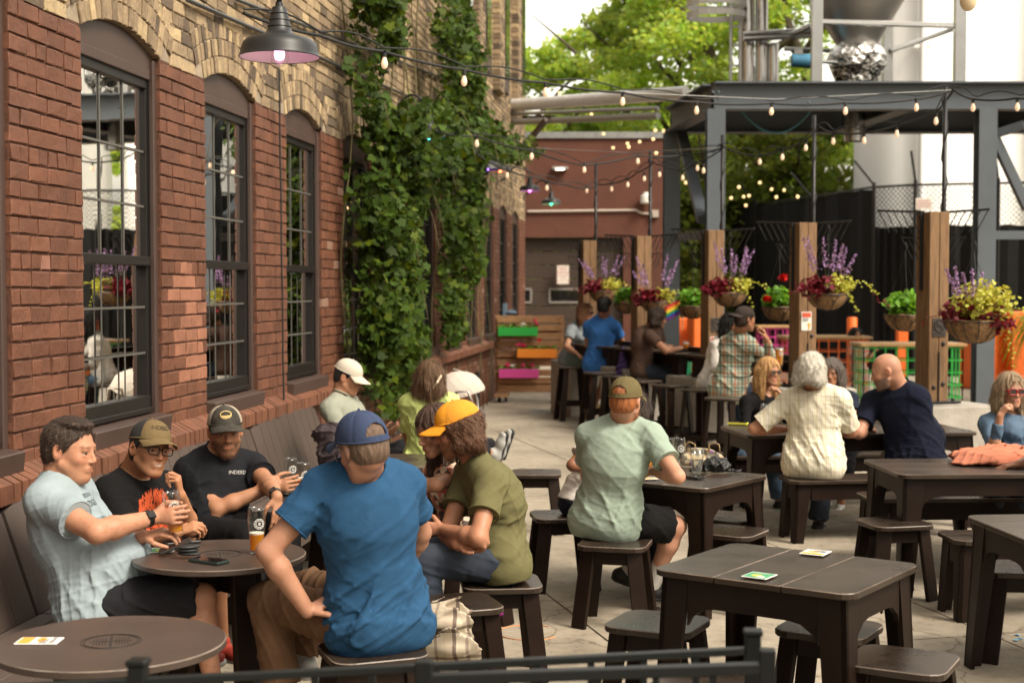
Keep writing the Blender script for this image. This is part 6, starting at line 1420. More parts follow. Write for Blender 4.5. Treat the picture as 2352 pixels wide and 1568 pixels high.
    ck=np.exp(-(((ax-.046)/.024)**2+((y-.065)/.03)**2+((z+.03)/.022)**2))*.35*near; blend(ck,sk*A_((1.12,.72,.70)))
    blend(np.exp(-((x/.014)**2+((y-.112)/.016)**2+((z+.03)/.016)**2))*.3*near,sk*A_((1.1,.75,.72))); blend(np.exp(-(((ax-.085)/.012)**2+((y+.01)/.03)**2+(z/.04)**2))*.3*near,sk*A_((1.15,.7,.65)))
    if beard is not None:
        bm=sm(-z,.030,.048)*sm(y,-.005,.015)*(1-np.exp(-((x/.022)**2+((z+.064)/.009)**2+0*y)))*(ax<.075)*(z>-.125); bm*=sm(.0,-1,1)*0+1; blend(bm*near*beard[1],beard[0])
    bw=np.exp(-(((ax-.031)/.018)**4+((z-.0215-.05*(ax-.03)*0)/.0042)**2))*(y>.06)*near; blend(bw*(.95 if not fem else .8),browc)
    ey=np.exp(-(((ax-.0315)/.015)**4+((z-.0105)/.0028)**2))*(y>.07)*near; blend(ey*.85,sk*.18)
    lm=np.exp(-((x/.021)**4+((z+.0655)/.0078)**2))*(y>.082)*near; blend(lm*(.8 if fem else .55),lipc or sk*A_((1.0,.58,.55)))
    ln=np.exp(-((x/.022)**4+((z+.0655)/.0016)**2))*(y>.084)*near; blend(ln*.8,sk*.25)
    blend(np.exp(-(((ax-.0315)/.020)**2+((z+.000)/.014)**2))*(y>.06)*near*.35,sk*A_((.75,.62,.55)))  # eye socket shade painted into the skin colour
    if scalp is not None: blend(np.clip((.035-y)/.03,0,1)*np.clip((z+.055)/.02,0,1)*near*scalp[1],scalp[0])
    if smile: blend(np.exp(-((x/.021)**6+((z+.0655-8*x**2)/.0062)**2))*(y>.08)*near*.9,sk*.3); blend(np.exp(-((x/.0165)**8+((z+.0655-8*x**2)/.0024)**4))*(y>.08)*near,(.60,.55,.48))
    rf=np.random.RandomState(seed); fr=sum(np.sin(v@rf.normal(0,130,3)+3*np.sin(v@rf.normal(0,50,3))) for _ in range(4))/2.2; blend(np.clip(fr-.25,0,1)*(.42 if freck else .16),sk*A_((.85,.6,.5)))
    org=A_((W_['pel'][0],W_['pel'][1],0.0)); body=nmesh('person',v,f,SKIN,None,org,col); tag(body,label,'person')
    if not hide_head:
        g=MB(); 
        for q_ in(-1,1): g.sphere(C+Rm@A_((q_*.0315,.0762,-.0015))*hs,.0120*hs,12)
        e_=g.build('eyes',EYEW,body,smooth=True); g=MB()
        for q_ in(-1,1): g.sphere(C+Rm@A_((q_*.0315,.0829,-.0015))*hs,.0072*hs,10)
        g.build('irises',EYEI,e_,smooth=True)
    if beard is not None and beard[1]>.5 and h<.0082:
        bmk=bm*near; ix=np.where(bmk>.55)[0]
        if len(ix)>10:
            n_=1500; ii_=ix[rf.randint(0,len(ix),n_)]; pb=v[ii_]+rf.normal(0,h*.5,(n_,3)); nb_=nrm(A_((0,0,0))+0)*0+0; dirn=(pb-C)/np.linalg.norm(pb-C,axis=1)[:,None]; dd=np.tile(-Rm[:,2]*1.0+Rm[:,1]*.35,(n_,1))+dirn*.45+rf.normal(0,.25,(n_,3)); dd/=np.linalg.norm(dd,axis=1)[:,None]; pb=pb+dirn*.0015; sb=np.cross(dd,dirn)*.0011; lb_=rf.uniform(.007,.015,n_)[:,None]
            Vb=np.stack([pb-sb,pb+sb,pb+dd*lb_+sb*.3,pb+dd*lb_-sb*.3],1).reshape(-1,3); Fb=np.arange(n_*4).reshape(-1,4); nmesh('beard',Vb,Fb,mat('beard_%d'%seed,tuple(A_(beard[0])*.7),.7),body)
    # clothing
    if top is not None:
        o=loose; T_=torso(o)
        hp=W_['pel']-U*(hem-.10)*s
        T_.append(('c',W_['hL'],W_['hR'],(.088+o)*s,(.088+o)*s,.04,'+'))
        for k in('hL','hR'): T_.append(('c',W_[k]-U*.03*s,W_[k]+U*.09*s+Fd*.01,(.094+o)*s*(1+fat*.2),(.080+o)*s*(1+fat*.2),.04,'+'))
        T_.append(('t',hp-U*.0,belly,X,Fd,((.150+o)*fw,(.118+o)*fw),((.142*fm+o)*fw,(.108+o+.04*fat)*s),.05,'+'))
        for k in 'RL':
            if W_['e'+k] is None: continue
            if long_ : T_+=arm(k,o=.012,fore=long_,flat=True,ro=.004)
            else: T_+=arm(k,o=.014*s,up=sleeve,ro=.014*s)
        nb=W_['nk']+U*.012; nd=nrm(C+Rm@A_((0,-.022,-.055))*hs-nb)
        T_.append(('c',nb+Fd*.012,nb+nd*.2+Fd*.02,neckr*s,neckr*1.15*s,.012,'-'))
        cuts=[plane(W_['pel']-U*hem*s,-(U+A_((0,0,.6)))) ]
        fo=fold(seed,foldamp*1.25,8.); fo2=fold(seed+50,foldamp*.55,19.)
        arms=[W_['s'+k]-U*.10*s for k in 'RL']
        def fdisp(Q):
            t=(Q-W_['pel'])@U; wt=.36+.85*np.exp(-((t-.05)/.12)**2)
            for a_ in arms: wt=wt+.55*np.exp(-(np.linalg.norm(Q-a_,axis=-1)/.13)**2)
            return (fo(Q)+fo2(Q))*np.clip(wt,0,1.1)*np.clip((t+hem*s)/.10,.15,1)
        v,f=surf(T_,h,disp=fdisp,cuts=cuts,amp=foldamp); sh=nmesh('shirt',v,f,top,body)
        g=MB(); ctr=nb+Fd*.014-U*.002; rr=(neckr+.001)*s; a1=nrm(np.cross(nd,X)); a0=np.cross(a1,nd)
        g.tube([ctr+a0*rr*math.cos(k*PI/14)+a1*rr*math.sin(k*PI/14)*.98+nd*(.012*abs(math.cos(k*PI/14))+.004*(math.sin(k*PI/14)>0)*0) for k in range(28)],(.0065 if collar is None else .016)*s,6,closed=True)
        g.build('collar',top,sh,smooth=True)
        if not long_ and h<.0085:
            for k in 'RL':
                if W_['e'+k] is None: continue
                S_,E_=W_['s'+k],W_['e'+k]; dv=nrm(E_-S_); c=S_+(E_-S_)*sleeve-dv*.004; r_=.053*am+(.0385-.053)*am*sleeve+.028*s; a1=nrm(np.cross(dv,A_((.3,.2,1)))); a0=np.cross(a1,dv)
                g=MB(); g.tube([c+a0*(r_-.001)*math.cos(q*PI/14)+a1*(r_-.001)*math.sin(q*PI/14) for q in range(28)],.0042,6,closed=True); g.build('cuff',top,sh,smooth=True)
    if bot is not None:
        o=.011; T_=[('e',W_['pel']-Fd*.01,np.stack([hx,np.cross(A_((0,0,1)),hx),A_((0,0,1))]),A_(((.158+o)*fw*(1.04 if fem else 1),(.115+o)*fw,(.105+o)*s)),.04,'+')]
        for k in 'RL':
            if W_['k'+k] is None: continue
            fr_={'trousers':1.93,'shorts':.86,'crop':1.6,'long':.99}[legs]; T_+=leg(k,o=.019,frac=fr_,ro=.010 if legs!='shorts' else .022)
        v,f=surf(T_,h,disp=fold(seed+5,.0085,11.),cuts=[lambda Q:np.minimum((Q-W_['pel']-U*.075*s)@U,.05*s-(Q-W_['pel'])@Fd)],amp=.010); nmesh('trousers' if legs!='shorts' else 'shorts',v,f,bot,body)
    for k in 'RL':
        if W_['a'+k] is None or shoe is None: continue
        An=W_['a'+k]; fd=J.get('f'+k); fd=A_(V(*fd)) if fd is not None else nrm(A_((Fd[0],Fd[1],0))); fd=nrm(fd); upv=nrm(An-W_['k'+k])*-1; upv=nrm(upv-fd*(upv@fd)); sdv=np.cross(fd,upv); b0=An-upv*.055*s
        T_=[('t',b0-fd*.045*s,b0+fd*.09*s,sdv,upv,(.036*s,.034*s),(.043*s,.030*s),.02,'+'),('t',b0+fd*.08*s,b0+fd*.155*s,sdv,upv,(.043*s,.028*s),(.036*s,.020*s),.03,'+'),('c',An-upv*.0,b0-fd*.02*s,.040*s,.040*s,.03,'+')]
        v,f=surf(T_,h*.9,cuts=[plane(b0-upv*.024*s,-upv),plane(An+upv*.012*s,upv)]); so=nmesh('shoe',v,f,shoe[0],body)
        T_=[('t',b0-fd*.045*s-upv*.022*s,b0+fd*.15*s-upv*.022*s,sdv,upv,(.041*s,.030*s),(.043*s,.030*s),.02,'+')]; v,f=surf(T_,h*.9,cuts=[plane(b0-upv*.036*s,-upv),plane(b0-upv*.014*s,upv)]); nmesh('sole',v,f,shoe[1],so)
        if sock is not None: v,f=surf([('f',An-upv*.01,An+nrm(W_['k'+k]-An)*.13*s,.043*s,.048*s,.01,'+')],h*.9); nmesh('sock',v,f,sock,body)
    if hair and not hide_head: add_hair(body,C,Rm,hs,hair[0],hair[1],hair[2] if len(hair)>2 else .2,seed,max(.0045,h*.8),W_['nk'],cap is not None)
    if cap: add_cap(body,C,Rm,hs,**cap)
    if glasses: add_glasses(body,C,Rm,hs,glasses[0],glasses[1],*(glasses[2:] if len(glasses)>2 else ()))
    body['_']=0; del body['_']
    return body,W_,C,Rm
def watch(body,Wd,k,m=None):
    w=Wd['w'+k]; e=Wd['e'+k]; d=nrm(e-w); c=w+d*.03; g=MB(); a=nrm(np.cross(d,A_((0,0,1)))); b=np.cross(a,d); r=.0325
    for z in(-.009,-.003,.003,.009): g.tube([c+d*z+a*r*math.cos(q*PI/12)+b*r*math.sin(q*PI/12) for q in range(24)],.0042,6,closed=True)
    f=nrm(A_(V(0,-1,.4))); f=nrm(f-d*(f@d)); s=np.cross(d,f); g.box(c+f*.036,(.034,.040,.012),Matrix(np.stack([s,d,f],1).tolist()),bev=.004); g.build('watch',m or mat('black_watch',(.01,.01,.01),.25),body,smooth=False)
# ---------------------------------------------------------------- the guests
FAIR=(.42,.21,.125); TAN=(.35,.165,.09); RUDDY=(.40,.185,.108); DEEP=(.25,.105,.055)
JET=tee('black',(.0065,.006,.0065)); DARKP=tee('charcoal_trousers',(.016,.016,.019)); DENIM=mat('cloth_dark_denim',(.020,.028,.045),.85,var=(7,.35),bump=(500,.4,.002)); BROWNP=tee('brown_trousers',(.13,.07,.038)); BLUEJ=mat('cloth_blue_denim',(.07,.12,.19),.85,var=(9,.25),bump=(500,.4,.002))
SHB=(mat('black_shoe',(.014,.013,.013),.6),mat('dark_sole',(.03,.03,.03),.7)); SHG=(mat('grey_sneaker',(.33,.32,.30),.75,var=(30,.15)),mat('black_tread_sole',(.02,.02,.02),.8,bump=(60,1,.01))); SHW=(mat('white_sneaker',(.66,.65,.63),.6),mat('white_sole',(.7,.69,.66),.6)); SHT=(mat('tan_shoe',(.35,.22,.08),.7),mat('white_sole',(.7,.69,.66),.6)); WSOCK=tee('white_sock',(.62,.60,.57))
FRM=mat('black_frame',(.008,.008,.008),.2); DLENS=mat('dark_lens',(.02,.014,.012),.05,spec=.8); RFRM=mat('red_frame',(.35,.01,.02),.25)
CLR=mat('clear_lens',(1,1,1),.0,trans=1.,alpha=.25)
# 1 pale blue tee
b,Wd,C,Rm=person('man in a pale blue tee on the wall bench, arm stretched out with a glass',dict(pel=(226,1378,5.92),nk=(134,1108,5.98),ch=(158,1238,5.95),hd=(162,1032,5.98),f=(1,-.22,-.12),sR=(104,1152,5.80),sL=(170,1128,6.16),
   eR=(222,1222,'n'),wR=(352,1188,'f'),eL=(262,1268,6.1),wL=(328,1232,'n'),kR=(462,1372,5.80),kL=(455,1362,6.12),aR=(488,1560,5.75),aL=(440,1550,6.1),roll=.04),s=1.06,hs=1.06,fat=.42,freck=True,skin=(.44,.215,.13),h=.0052,top=tee('pale_blue',(.27,.325,.35)),sleeve=.60,hem=.13,foldamp=.009,loose=.028,
   bot=DARKP,legs='long',hair=('short',hairmat('dark_brown',(.045,.026,.017))),hands=dict(R=dict(h=(1,-.15,.1),n=(.1,1,-.05),c=(.5,.85,.6),t=.9,sp=.3),L=dict(h=(1,0,.25),n=(0,.3,-1),c=(.6,.6,.4),sp=.5)),shoe=SHB,seed=1,beard=((.30,.15,.08),.35),browc=(.16,.08,.045))
watch(b,Wd,'R'); W1_=Wd; U_=nrm(Wd['nk']-Wd['pel']); X_=nrm(Wd['sR']-Wd['sL']); B1_=(U_,X_,np.cross(U_,X_)); s1_=[o for o in kids(b) if o.name.startswith('shirt')][0]
for s,z,y in (('SESSION',.022,.05),('LEDGE',.034,.02),('SUPPLY',.030,-.07)):
    pass
hc=Wd['wR']+A_(V(1,-.15,.1))/1.02*.098+A_(V(.1,1,-.05))*.046; beer_glass(Vector(hc)+Vector(V(-.012,0,-.085)),'tilted beer glass held by the man in the pale blue tee',.185,.40,axis=V(-.14,0,1),foam=.04)
# 2 black tee, olive trucker cap, glasses
b,Wd,C,Rm=person('smiling man in olive and black cap and glasses, black tee with orange print',dict(pel=(340,1312,6.45),nk=(300,1096,6.62),hd=(345,1030,6.5),f=(.66,-.76,-.02),roll=.16,sR=(250,1130,6.42),sL=(378,1118,6.78),
   eR=(303,1250,'n'),wR=(405,1224,'n'),eL=(436,1212,'n'),wL=(414,1138,'n'),kR=(440,1318,6.15),kL=(492,1292,6.4),aR=(433,1475,6.2),aL=(508,1470,6.4)),s=1.0,hs=1.02,fat=.1,skin=(.38,.175,.09),h=.0052,top=JET,sleeve=.75,hem=.10,foldamp=.009,bot=DARKP,legs='shorts',
   hair=('crop',hairmat('black',(.012,.010,.009))),cap=dict(m1=tee('olive_drab',(.15,.105,.05)),m2=mat('black_mesh',(.014,.013,.012),.9,bump=(200,.8,.002)),tilt=.10,badge=('text','INDEED',mat('black_embroidery',(.02,.018,.015),.8))),glasses=(FRM,None,.026,.018,.0027),
   hands=dict(R=dict(h=(.8,.2,.3),n=(0,.5,-1),c=(.8,.8,.5)),L=dict(h=(-.1,-.1,1),n=(-1,0,0),c=(1.2,1.3,.8),t=.8)),shoe=(mat('red_sneaker',(.45,.05,.03),.7),mat('white_sole',(.7,.69,.66),.6)),smile=True,beard=((.30,.15,.09),.30),browc=(.10,.06,.04),seed=2)
# orange print on his chest
U_=nrm(Wd['nk']-Wd['pel']); X_=nrm(Wd['sR']-Wd['sL']); F_=np.cross(U_,X_); g=MB(); cc_=Wd['pel']+(Wd['nk']-Wd['pel'])*.42
sh=[o for o in kids(b) if o.name.startswith('shirt')][0]; dg=bpy.context.evaluated_depsgraph_get(); bpy.context.view_layer.update()
def onshirt(sh,p,d):
    # drop a point onto the cloth
    o=Vector(p)-wloc(sh); ok,loc,n_,i=sh.ray_cast(o+Vector(d)*.5,-Vector(d)); return (loc+wloc(sh),n_) if ok else (None,None)
def strokes(sh,cen,U_,X_,F_,w,hh,n,m,name,sz=(.004,.03),seed=0,dirn=None):
    r=random.Random(seed); g=MB()
    for k in range(n):
        a=r.uniform(-1,1)*w; b_=r.uniform(-1,1)*hh
        if (a/w)**2*.6+(b_/hh)**2>1.1: continue
        p=cen+X_*a+U_*b_; q,nn=onshirt(sh,p,F_)
        if q is None: continue
        an=r.uniform(-.5,.5); d=Vector(U_*math.cos(an)+X_*math.sin(an)) if dirn is None else Vector(dirn); l=r.uniform(.5,1)*sz[1]; d=(d-nn*d.dot(nn)).normalized(); s_=d.cross(nn)*sz[0]; q=q+nn*.0025
        g.add([q-d*l-s_,q-d*l+s_,q+d*l+s_*.4,q+d*l-s_*.4],[(0,1,2,3),(3,2,1,0)])
    if g.v: g.build(name,m,sh)
strokes(sh,cc_,U_,X_,F_,.105,.15,620,mat('orange_print',(.72,.13,.035),.8),'chest_print',(.0045,.022),1)
def words(sh,cen,U_,X_,F_,lst,m,name='chest_lettering'):
    g=MB()
    for s,sz,dx,dz in lst:
        g1=MB(); text(g1,s,sz,(0,0,0),(1,0,0),(0,1,0),ext=0)
        ok=True; vs=[]
        for v in g1.v:
            q,nn=onshirt(sh,cen-X_*(v[0]+dx)+U_*(v[1]+dz),F_)
            if q is None: ok=False; break
            vs.append(q+nn*.003)
        if ok: g.add(vs,g1.f+[f[::-1] for f in g1.f])
    if g.v: g.build(name,m,sh)
words(s1_,W1_['pel']+(W1_['nk']-W1_['pel'])*.74,*B1_,[('SESSION',.026,-.01,.045),('LEDGER',.040,-.01,.005),('SUPPLY',.034,-.01,-.075)],mat('navy_print',(.06,.075,.10),.8))
# 3 bearded man in black shirt
b3,W3,C3,R3=person('bearded man in black work shirt and dark trucker cap reaching for a beer',dict(pel=(486,1222,7.45),nk=(503,1046,7.62),hd=(518,990,7.52),f=(.28,-.95,-.08),roll=-.06,sR=(432,1082,7.55),sL=(580,1070,7.68),
   eR=(500,1168,'n'),wR=(622,1118,'n'),eL=(618,1112,'n'),wL=(636,1140,'n'),kR=(565,1232,7.1),kL=(655,1212,7.25),aR=(585,1400,7.05),aL=(668,1395,7.15)),s=1.06,hs=1.05,skin=(.38,.185,.105),h=.0058,top=tee('black_work_shirt',(.010,.010,.013)),sleeve=.55,hem=.12,foldamp=.010,collar=1,
   bot=JET,legs='trousers',hair=('crop',hairmat('black',(.012,.010,.009))),cap=dict(m1=tee('washed_black',(.05,.045,.038),var=(20,.4)),m2=mat('beige_mesh',(.33,.28,.21),.9,bump=(200,.8,.002)),tilt=.06,badge=('oval','',mat('patch_gold',(.5,.36,.14),.7))),
   hands=dict(R=dict(h=(1,-.1,.15),n=(-.1,1,0),c=(.45,.6,.4),t=.6,sp=.3),L=dict(h=(.12,-.2,-1),n=(-.6,.6,0),c=(.35,.3,.2),sp=.4)),shoe=SHB,beard=((.14,.06,.03),.75),browc=(.08,.05,.03),seed=3)
watch(b3,W3,'L'); U_=nrm(W3['nk']-W3['pel']); X_=nrm(W3['sR']-W3['sL']); bpy.context.view_layer.update(); words([o for o in kids(b3) if o.name.startswith('shirt')][0],W3['pel']+(W3['nk']-W3['pel'])*.68-X_*.09,U_,X_,np.cross(U_,X_),[('INDEED',.028,0,0)],LOGO)
# 4 beige cap
person('man in beige cap and sage tee looking down at his phone on the bench',dict(pel=(838,1068,10.5),nk=(782,908,10.45),hd=(801,866,10.45),f=(.93,-.22,-.32),sR=(757,940,10.28),sL=(800,925,10.62),eR=(795,1012,'n'),wR=(878,998,'f'),eL=(835,1000,10.6),wL=(882,992,10.5),kR=(975,1022,10.45),kL=(985,1010,10.75),aR=(1128,1040,10.75),aL=(1140,1030,10.95),fR=(.30,-.1,1),fL=(.34,-.1,1)),
   s=1.0,skin=FAIR,h=.0075,top=tee('faded_sage',(.26,.27,.22)),sleeve=.62,bot=DARKP,shoe=SHG,hair=('crop',hairmat('black',(.012,.010,.009))),cap=dict(m1=tee('beige_cap',(.52,.46,.38)),tilt=-.08),hands=dict(R=dict(h=(1,0,.3),n=(0,.6,.6),c=(.6,.7,.5))),seed=4)
g=MB(); p=P(912,993,10.35); g.box(p,(.15,.075,.010),Matrix.Rotation(-.4,3,'Y')@Matrix.Rotation(.3,3,'X'),bev=.002); tag(g.build('phone',PH),'phone in the hands of the man in the beige cap','phone')
# 5 lime shirt
person('woman in a lime green shirt with brown hair clipped up, seen from behind',dict(pel=(985,1082,9.95),nk=(985,908,9.95),hd=(990,868,9.92),f=(.25,.95,-.05),sL=(938,926,9.95),sR=(1033,926,9.9),eL=(936,1000,10.05),wL=(960,1060,10.1),eR=(1045,1005,10.),wR=(1040,1060,10.2),kR=(1020,1100,10.3),kL=(975,1100,10.35),aR=(1015,1190,10.3),aL=(975,1190,10.35)),
   s=.96,fem=True,skin=TAN,h=.0075,top=tee('lime',(.50,.58,.20)),sleeve=.8,hem=.16,foldamp=.018,loose=.03,bot=JET,shoe=SHW,hair=('bun',hairmat('light_brown',(.13,.07,.035)),.02),seed=5)
g=MB(); p=P(1004,878,9.8); g.tube([p+Vector(V(-.03,0,-.04)),p+Vector(V(0,-.03,0)),p+Vector(V(.03,0,.05))],.008,6); tag(g.build('hair_clip',mat('cream_clip',(.55,.45,.32),.4),[o for o in bpy.data.objects if o.name.startswith('person')][-1]))
# 6 bright blue tee, in front
person('man in a bright blue tee and navy cap with his back to the camera',dict(pel=(872,1425,5.50),nk=(838,1074,5.42),ch=(848,1210,5.44),hd=(832,1027,5.33),f=(-.58,.76,-.34),roll=.10,sL=(745,1118,5.42),sR=(926,1112,5.56),eL=(614,1266,'n'),wL=(706,1402,'f'),eR=(966,1222,5.72),wR=(935,1290,5.85),kL=(616,1378,5.72),kR=(712,1350,5.98),aL=(650,1590,5.62),aR=(700,1500,6.05)),
   s=1.08,hs=1.04,fat=.0,skin=(.40,.20,.125),h=.0052,top=tee('bright_blue',(.020,.068,.145),var=(3,.12)),sleeve=.60,hem=.10,foldamp=.013,loose=.020,bot=BROWNP,shoe=(mat('grey_sneaker',(.33,.32,.30),.75,var=(30,.15)),mat('white_sole',(.7,.69,.66),.6)),hair=('crop',hairmat('buzzed_brown',(.12,.075,.05))),cap=dict(m1=tee('washed_navy',(.040,.056,.11)),tilt=.30,hole=True),
   hands=dict(L=dict(h=(.75,.45,.30),n=(.1,.3,-1),c=(.85,.9,.6),t=.5)),scalp=((.16,.11,.085),.55),glasses=(mat('wire_frame',(.3,.28,.25),.3,metal=.8),None,.026,.018,.0016),seed=6)
# 7 woman with long hair
person('woman with very long dark brown hair and floral sleeves reaching to the left',dict(pel=(1072,1248,7.35),nk=(1035,1060,7.35),hd=(1002,988,7.22),f=(-.80,-.52,-.34),sL=(1058,1090,7.15),sR=(1000,1085,7.5),eL=(1003,1112,'n'),wL=(905,1122,'f'),eR=(960,1130,7.6),wR=(860,1120,7.7),kL=(955,1282,7.1),kR=(945,1268,7.4),aL=(960,1430,7.1),aR=(940,1410,7.4)),
   s=.97,hs=1.0,fem=True,skin=(.43,.22,.135),h=.0058,top=mat('cloth_floral',(.5,.3,.2),.85,fn=lambda n,L,src,cur:(lambda v:(v.inputs.__getitem__('Scale').__setattr__('default_value',38),L(src,v.inputs['Vector']),ramp(n,[(0,(.60,.20,.14)),(.35,(.62,.42,.30)),(.55,(.10,.07,.06)),(.75,(.66,.56,.42)),(.9,(.45,.10,.08))],v.outputs['Color'],L,'CONSTANT'))[-1])(n.nodes.new('ShaderNodeTexVoronoi'))),sleeve=.62,bot=tee('dark_olive_trousers',(.05,.035,.022)),shoe=SHB,
   hair=('long',hairmat('chestnut',(.055,.026,.015)),.40),lipc=(.45,.12,.10),hands=dict(L=dict(h=(-1,.1,0),n=(.1,1,0))),seed=7)
# 8 olive tee, yellow cap
person('man in an olive tee and yellow mesh cap with arms crossed on a stool',dict(pel=(1148,1285,6.78),nk=(1088,1052,6.85),ch=(1146,1160,6.80),hd=(1050,985,6.80),f=(-.97,-.05,-.28),sL=(1128,1112,6.64),sR=(1078,1088,7.0),eL=(1098,1235,'n'),wL=(1018,1215,'f'),eR=(1026,1224,6.78),wR=(1052,1252,'n'),kL=(975,1288,6.62),kR=(968,1268,6.95),aL=(988,1470,6.62),aR=(975,1450,6.9)),
   s=1.02,hs=1.04,skin=RUDDY,h=.0055,top=tee('olive',(.125,.115,.052)),sleeve=.58,hem=.10,foldamp=.011,bot=DENIM,shoe=SHB,hair=('curly',hairmat('auburn_brown',(.12,.055,.028)),.03),cap=dict(m1=tee('mustard',(.72,.30,.025)),m2=mat('mustard_mesh',(.66,.27,.02),.9,bump=(220,1.,.003)),tilt=.02),
   hands=dict(R=dict(h=(1,-.3,-.05),n=(.0,-.5,.8),c=(.35,.45,.3),sp=.8,t=.1),L=dict(h=(-1,.2,0),n=(.3,1,0),c=(.8,.8,.5))),beard=((.25,.11,.05),.7),browc=(.18,.09,.04),seed=8)
# 9 sage tee
b9,W9,C9,R9=person('man in sage green tee, olive cap and black shorts leaning on the square table',dict(pel=(1392,1188,7.95),nk=(1428,968,7.98),ch=(1410,1070,7.9),hd=(1438,920,7.92),f=(.42,.86,-.20),sL=(1352,1002,8.02),sR=(1494,1002,7.86),eR=(1556,1094,'n'),wR=(1502,1082,'f'),eL=(1350,1090,8.2),wL=(1425,1085,8.4),kR=(1552,1208,8.05),kL=(1497,1162,8.38),aR=(1500,1338,8.15),aL=(1444,1306,8.5),fR=(.85,-.1,-.1),fL=(.8,.1,-.3)),
   s=1.04,skin=(.47,.24,.155),h=.0065,top=tee('sage_green',(.27,.335,.275)),sleeve=.62,hem=.115,foldamp=.008,loose=.022,bot=JET,legs='shorts',shoe=SHB,sock=WSOCK,hair=('crop',hairmat('ginger',(.30,.10,.03))),cap=dict(m1=tee('olive_cap',(.12,.095,.042)),tilt=.22,hole=True,mbrim=tee('olive_cap',(.12,.095,.042))),glasses=(FRM,None),beard=((.34,.13,.05),.7),hands=dict(R=dict(h=(-.9,.3,0),n=(0,.2,-1),c=(.7,.6,.4))),seed=29)
# 10 white tee woman
person('woman in a white tee and dark trousers half hidden behind the man in sage',dict(pel=(1335,1148,8.85),nk=(1412,978,8.95),ch=(1368,1060,8.9),hd=(1455,945,8.80),f=(.72,.35,-.45),sR=(1378,992,8.72),sL=(1440,985,9.08),eR=(1315,1068,'n'),wR=(1395,1080,'f'),eL=(1470,1060,9.1),wL=(1490,1085,9.0),kR=(1482,1165,8.78),kL=(1490,1152,9.1),aR=(1517,1322,8.75),aL=(1500,1300,9.0)),
   s=.98,fem=True,skin=DEEP,h=.0065,top=tee('white',(.62,.58,.53)),sleeve=.72,hem=.02,foldamp=.010,bot=tee('midnight_trousers',(.012,.014,.022)),shoe=(mat('grey_sandal',(.18,.17,.16),.7),mat('dark_sole',(.03,.03,.03),.7)),hair=('long',hairmat('dark_brown',(.045,.026,.017)),.08),seed=10)
# 11 blonde
person('blonde woman in sunglasses and black cardigan, hand under her chin',dict(pel=(1735,1020,12.45),nk=(1757,908,12.5),hd=(1766,853,12.42),f=(.52,-.84,-.04),sR=(1714,924,12.38),sL=(1794,918,12.6),eR=(1712,990,'n'),wR=(1772,992,'n'),eL=(1808,962,'n'),wL=(1795,905,'n'),kR=(1700,1035,11.95),kL=(1770,1035,11.95),aR=(1712,1140,12.0),aL=(1790,1150,12.0)),
   s=.96,fem=True,skin=FAIR,h=.0075,top=JET,long_=.95,bot=BLUEJ,shoe=SHB,hair=('long',hairmat('blonde',(.52,.30,.12)),.24),glasses=(mat('amber_frame',(.25,.10,.05),.3),DLENS,.028,.021),hands=dict(L=dict(h=(-.6,-.1,.6),n=(-.4,.2,-.8),c=(.6,.9,.6))),browc=(.35,.2,.12),seed=11)
# 12 white haired man in a striped shirt
STR=mat('cloth_cream_stripe',(.6,.55,.42),.9,fn=stripes([(0,16),(2,5)],[[(0,(.68,.62,.48)),(.18,(.50,.42,.28)),(.26,(.70,.66,.52)),(.45,(.62,.50,.42)),(.5,(.72,.67,.54)),(.72,(.52,.50,.44)),(.78,(.70,.65,.50))],[(0,(1,1,1)),(.15,(.88,.86,.80)),(.2,(1,1,1)),(.6,(.92,.9,.84)),(.66,(1,1,1))]],None),bump=(300,.3,.002),spec=.15)
person('white haired man in a cream striped shirt on the picnic bench, seen from behind',dict(pel=(1868,1058,10.5),nk=(1872,896,10.58),hd=(1866,850,10.48),f=(.62,.76,-.10),sL=(1815,920,10.62),sR=(1928,918,10.45),eL=(1732,985,'f'),wL=(1800,985,'f'),eR=(1956,992,'f'),wR=(1925,990,10.9),kL=(1845,1075,10.95),kR=(1890,1078,10.95),aL=(1822,1190,11.1),aR=(1880,1200,11.0)),
   s=1.10,fat=.05,skin=RUDDY,h=.0075,top=STR,sleeve=.82,hem=.12,foldamp=.010,loose=.028,collar=1,bot=DENIM,shoe=SHB,hair=('curly',hairmat('white',(.62,.58,.50)),-.01),glasses=(FRM,None),beard=((.6,.5,.42),.4),seed=12)
# 13 grey haired woman
person('grey haired woman in a navy top facing the camera behind the picnic table',dict(pel=(1928,1018,12.4),nk=(1922,900,12.5),hd=(1910,855,12.42),f=(-.38,-.90,-.10),sR=(1885,918,12.5),sL=(1955,916,12.45),eL=(1962,972,'n'),wL=(1925,990,'n'),eR=(1878,972,'n'),wR=(1900,995,'n'),kR=(1905,1035,12.0),kL=(1950,1035,12.0),aR=(1900,1155,12.2),aL=(1930,1160,12.0)),
   s=.96,fem=True,skin=TAN,h=.0075,top=tee('navy_top',(.016,.02,.035)),sleeve=.55,bot=DARKP,legs='crop',shoe=SHW,hair=('long',hairmat('grey',(.16,.13,.11)),.10),seed=13)
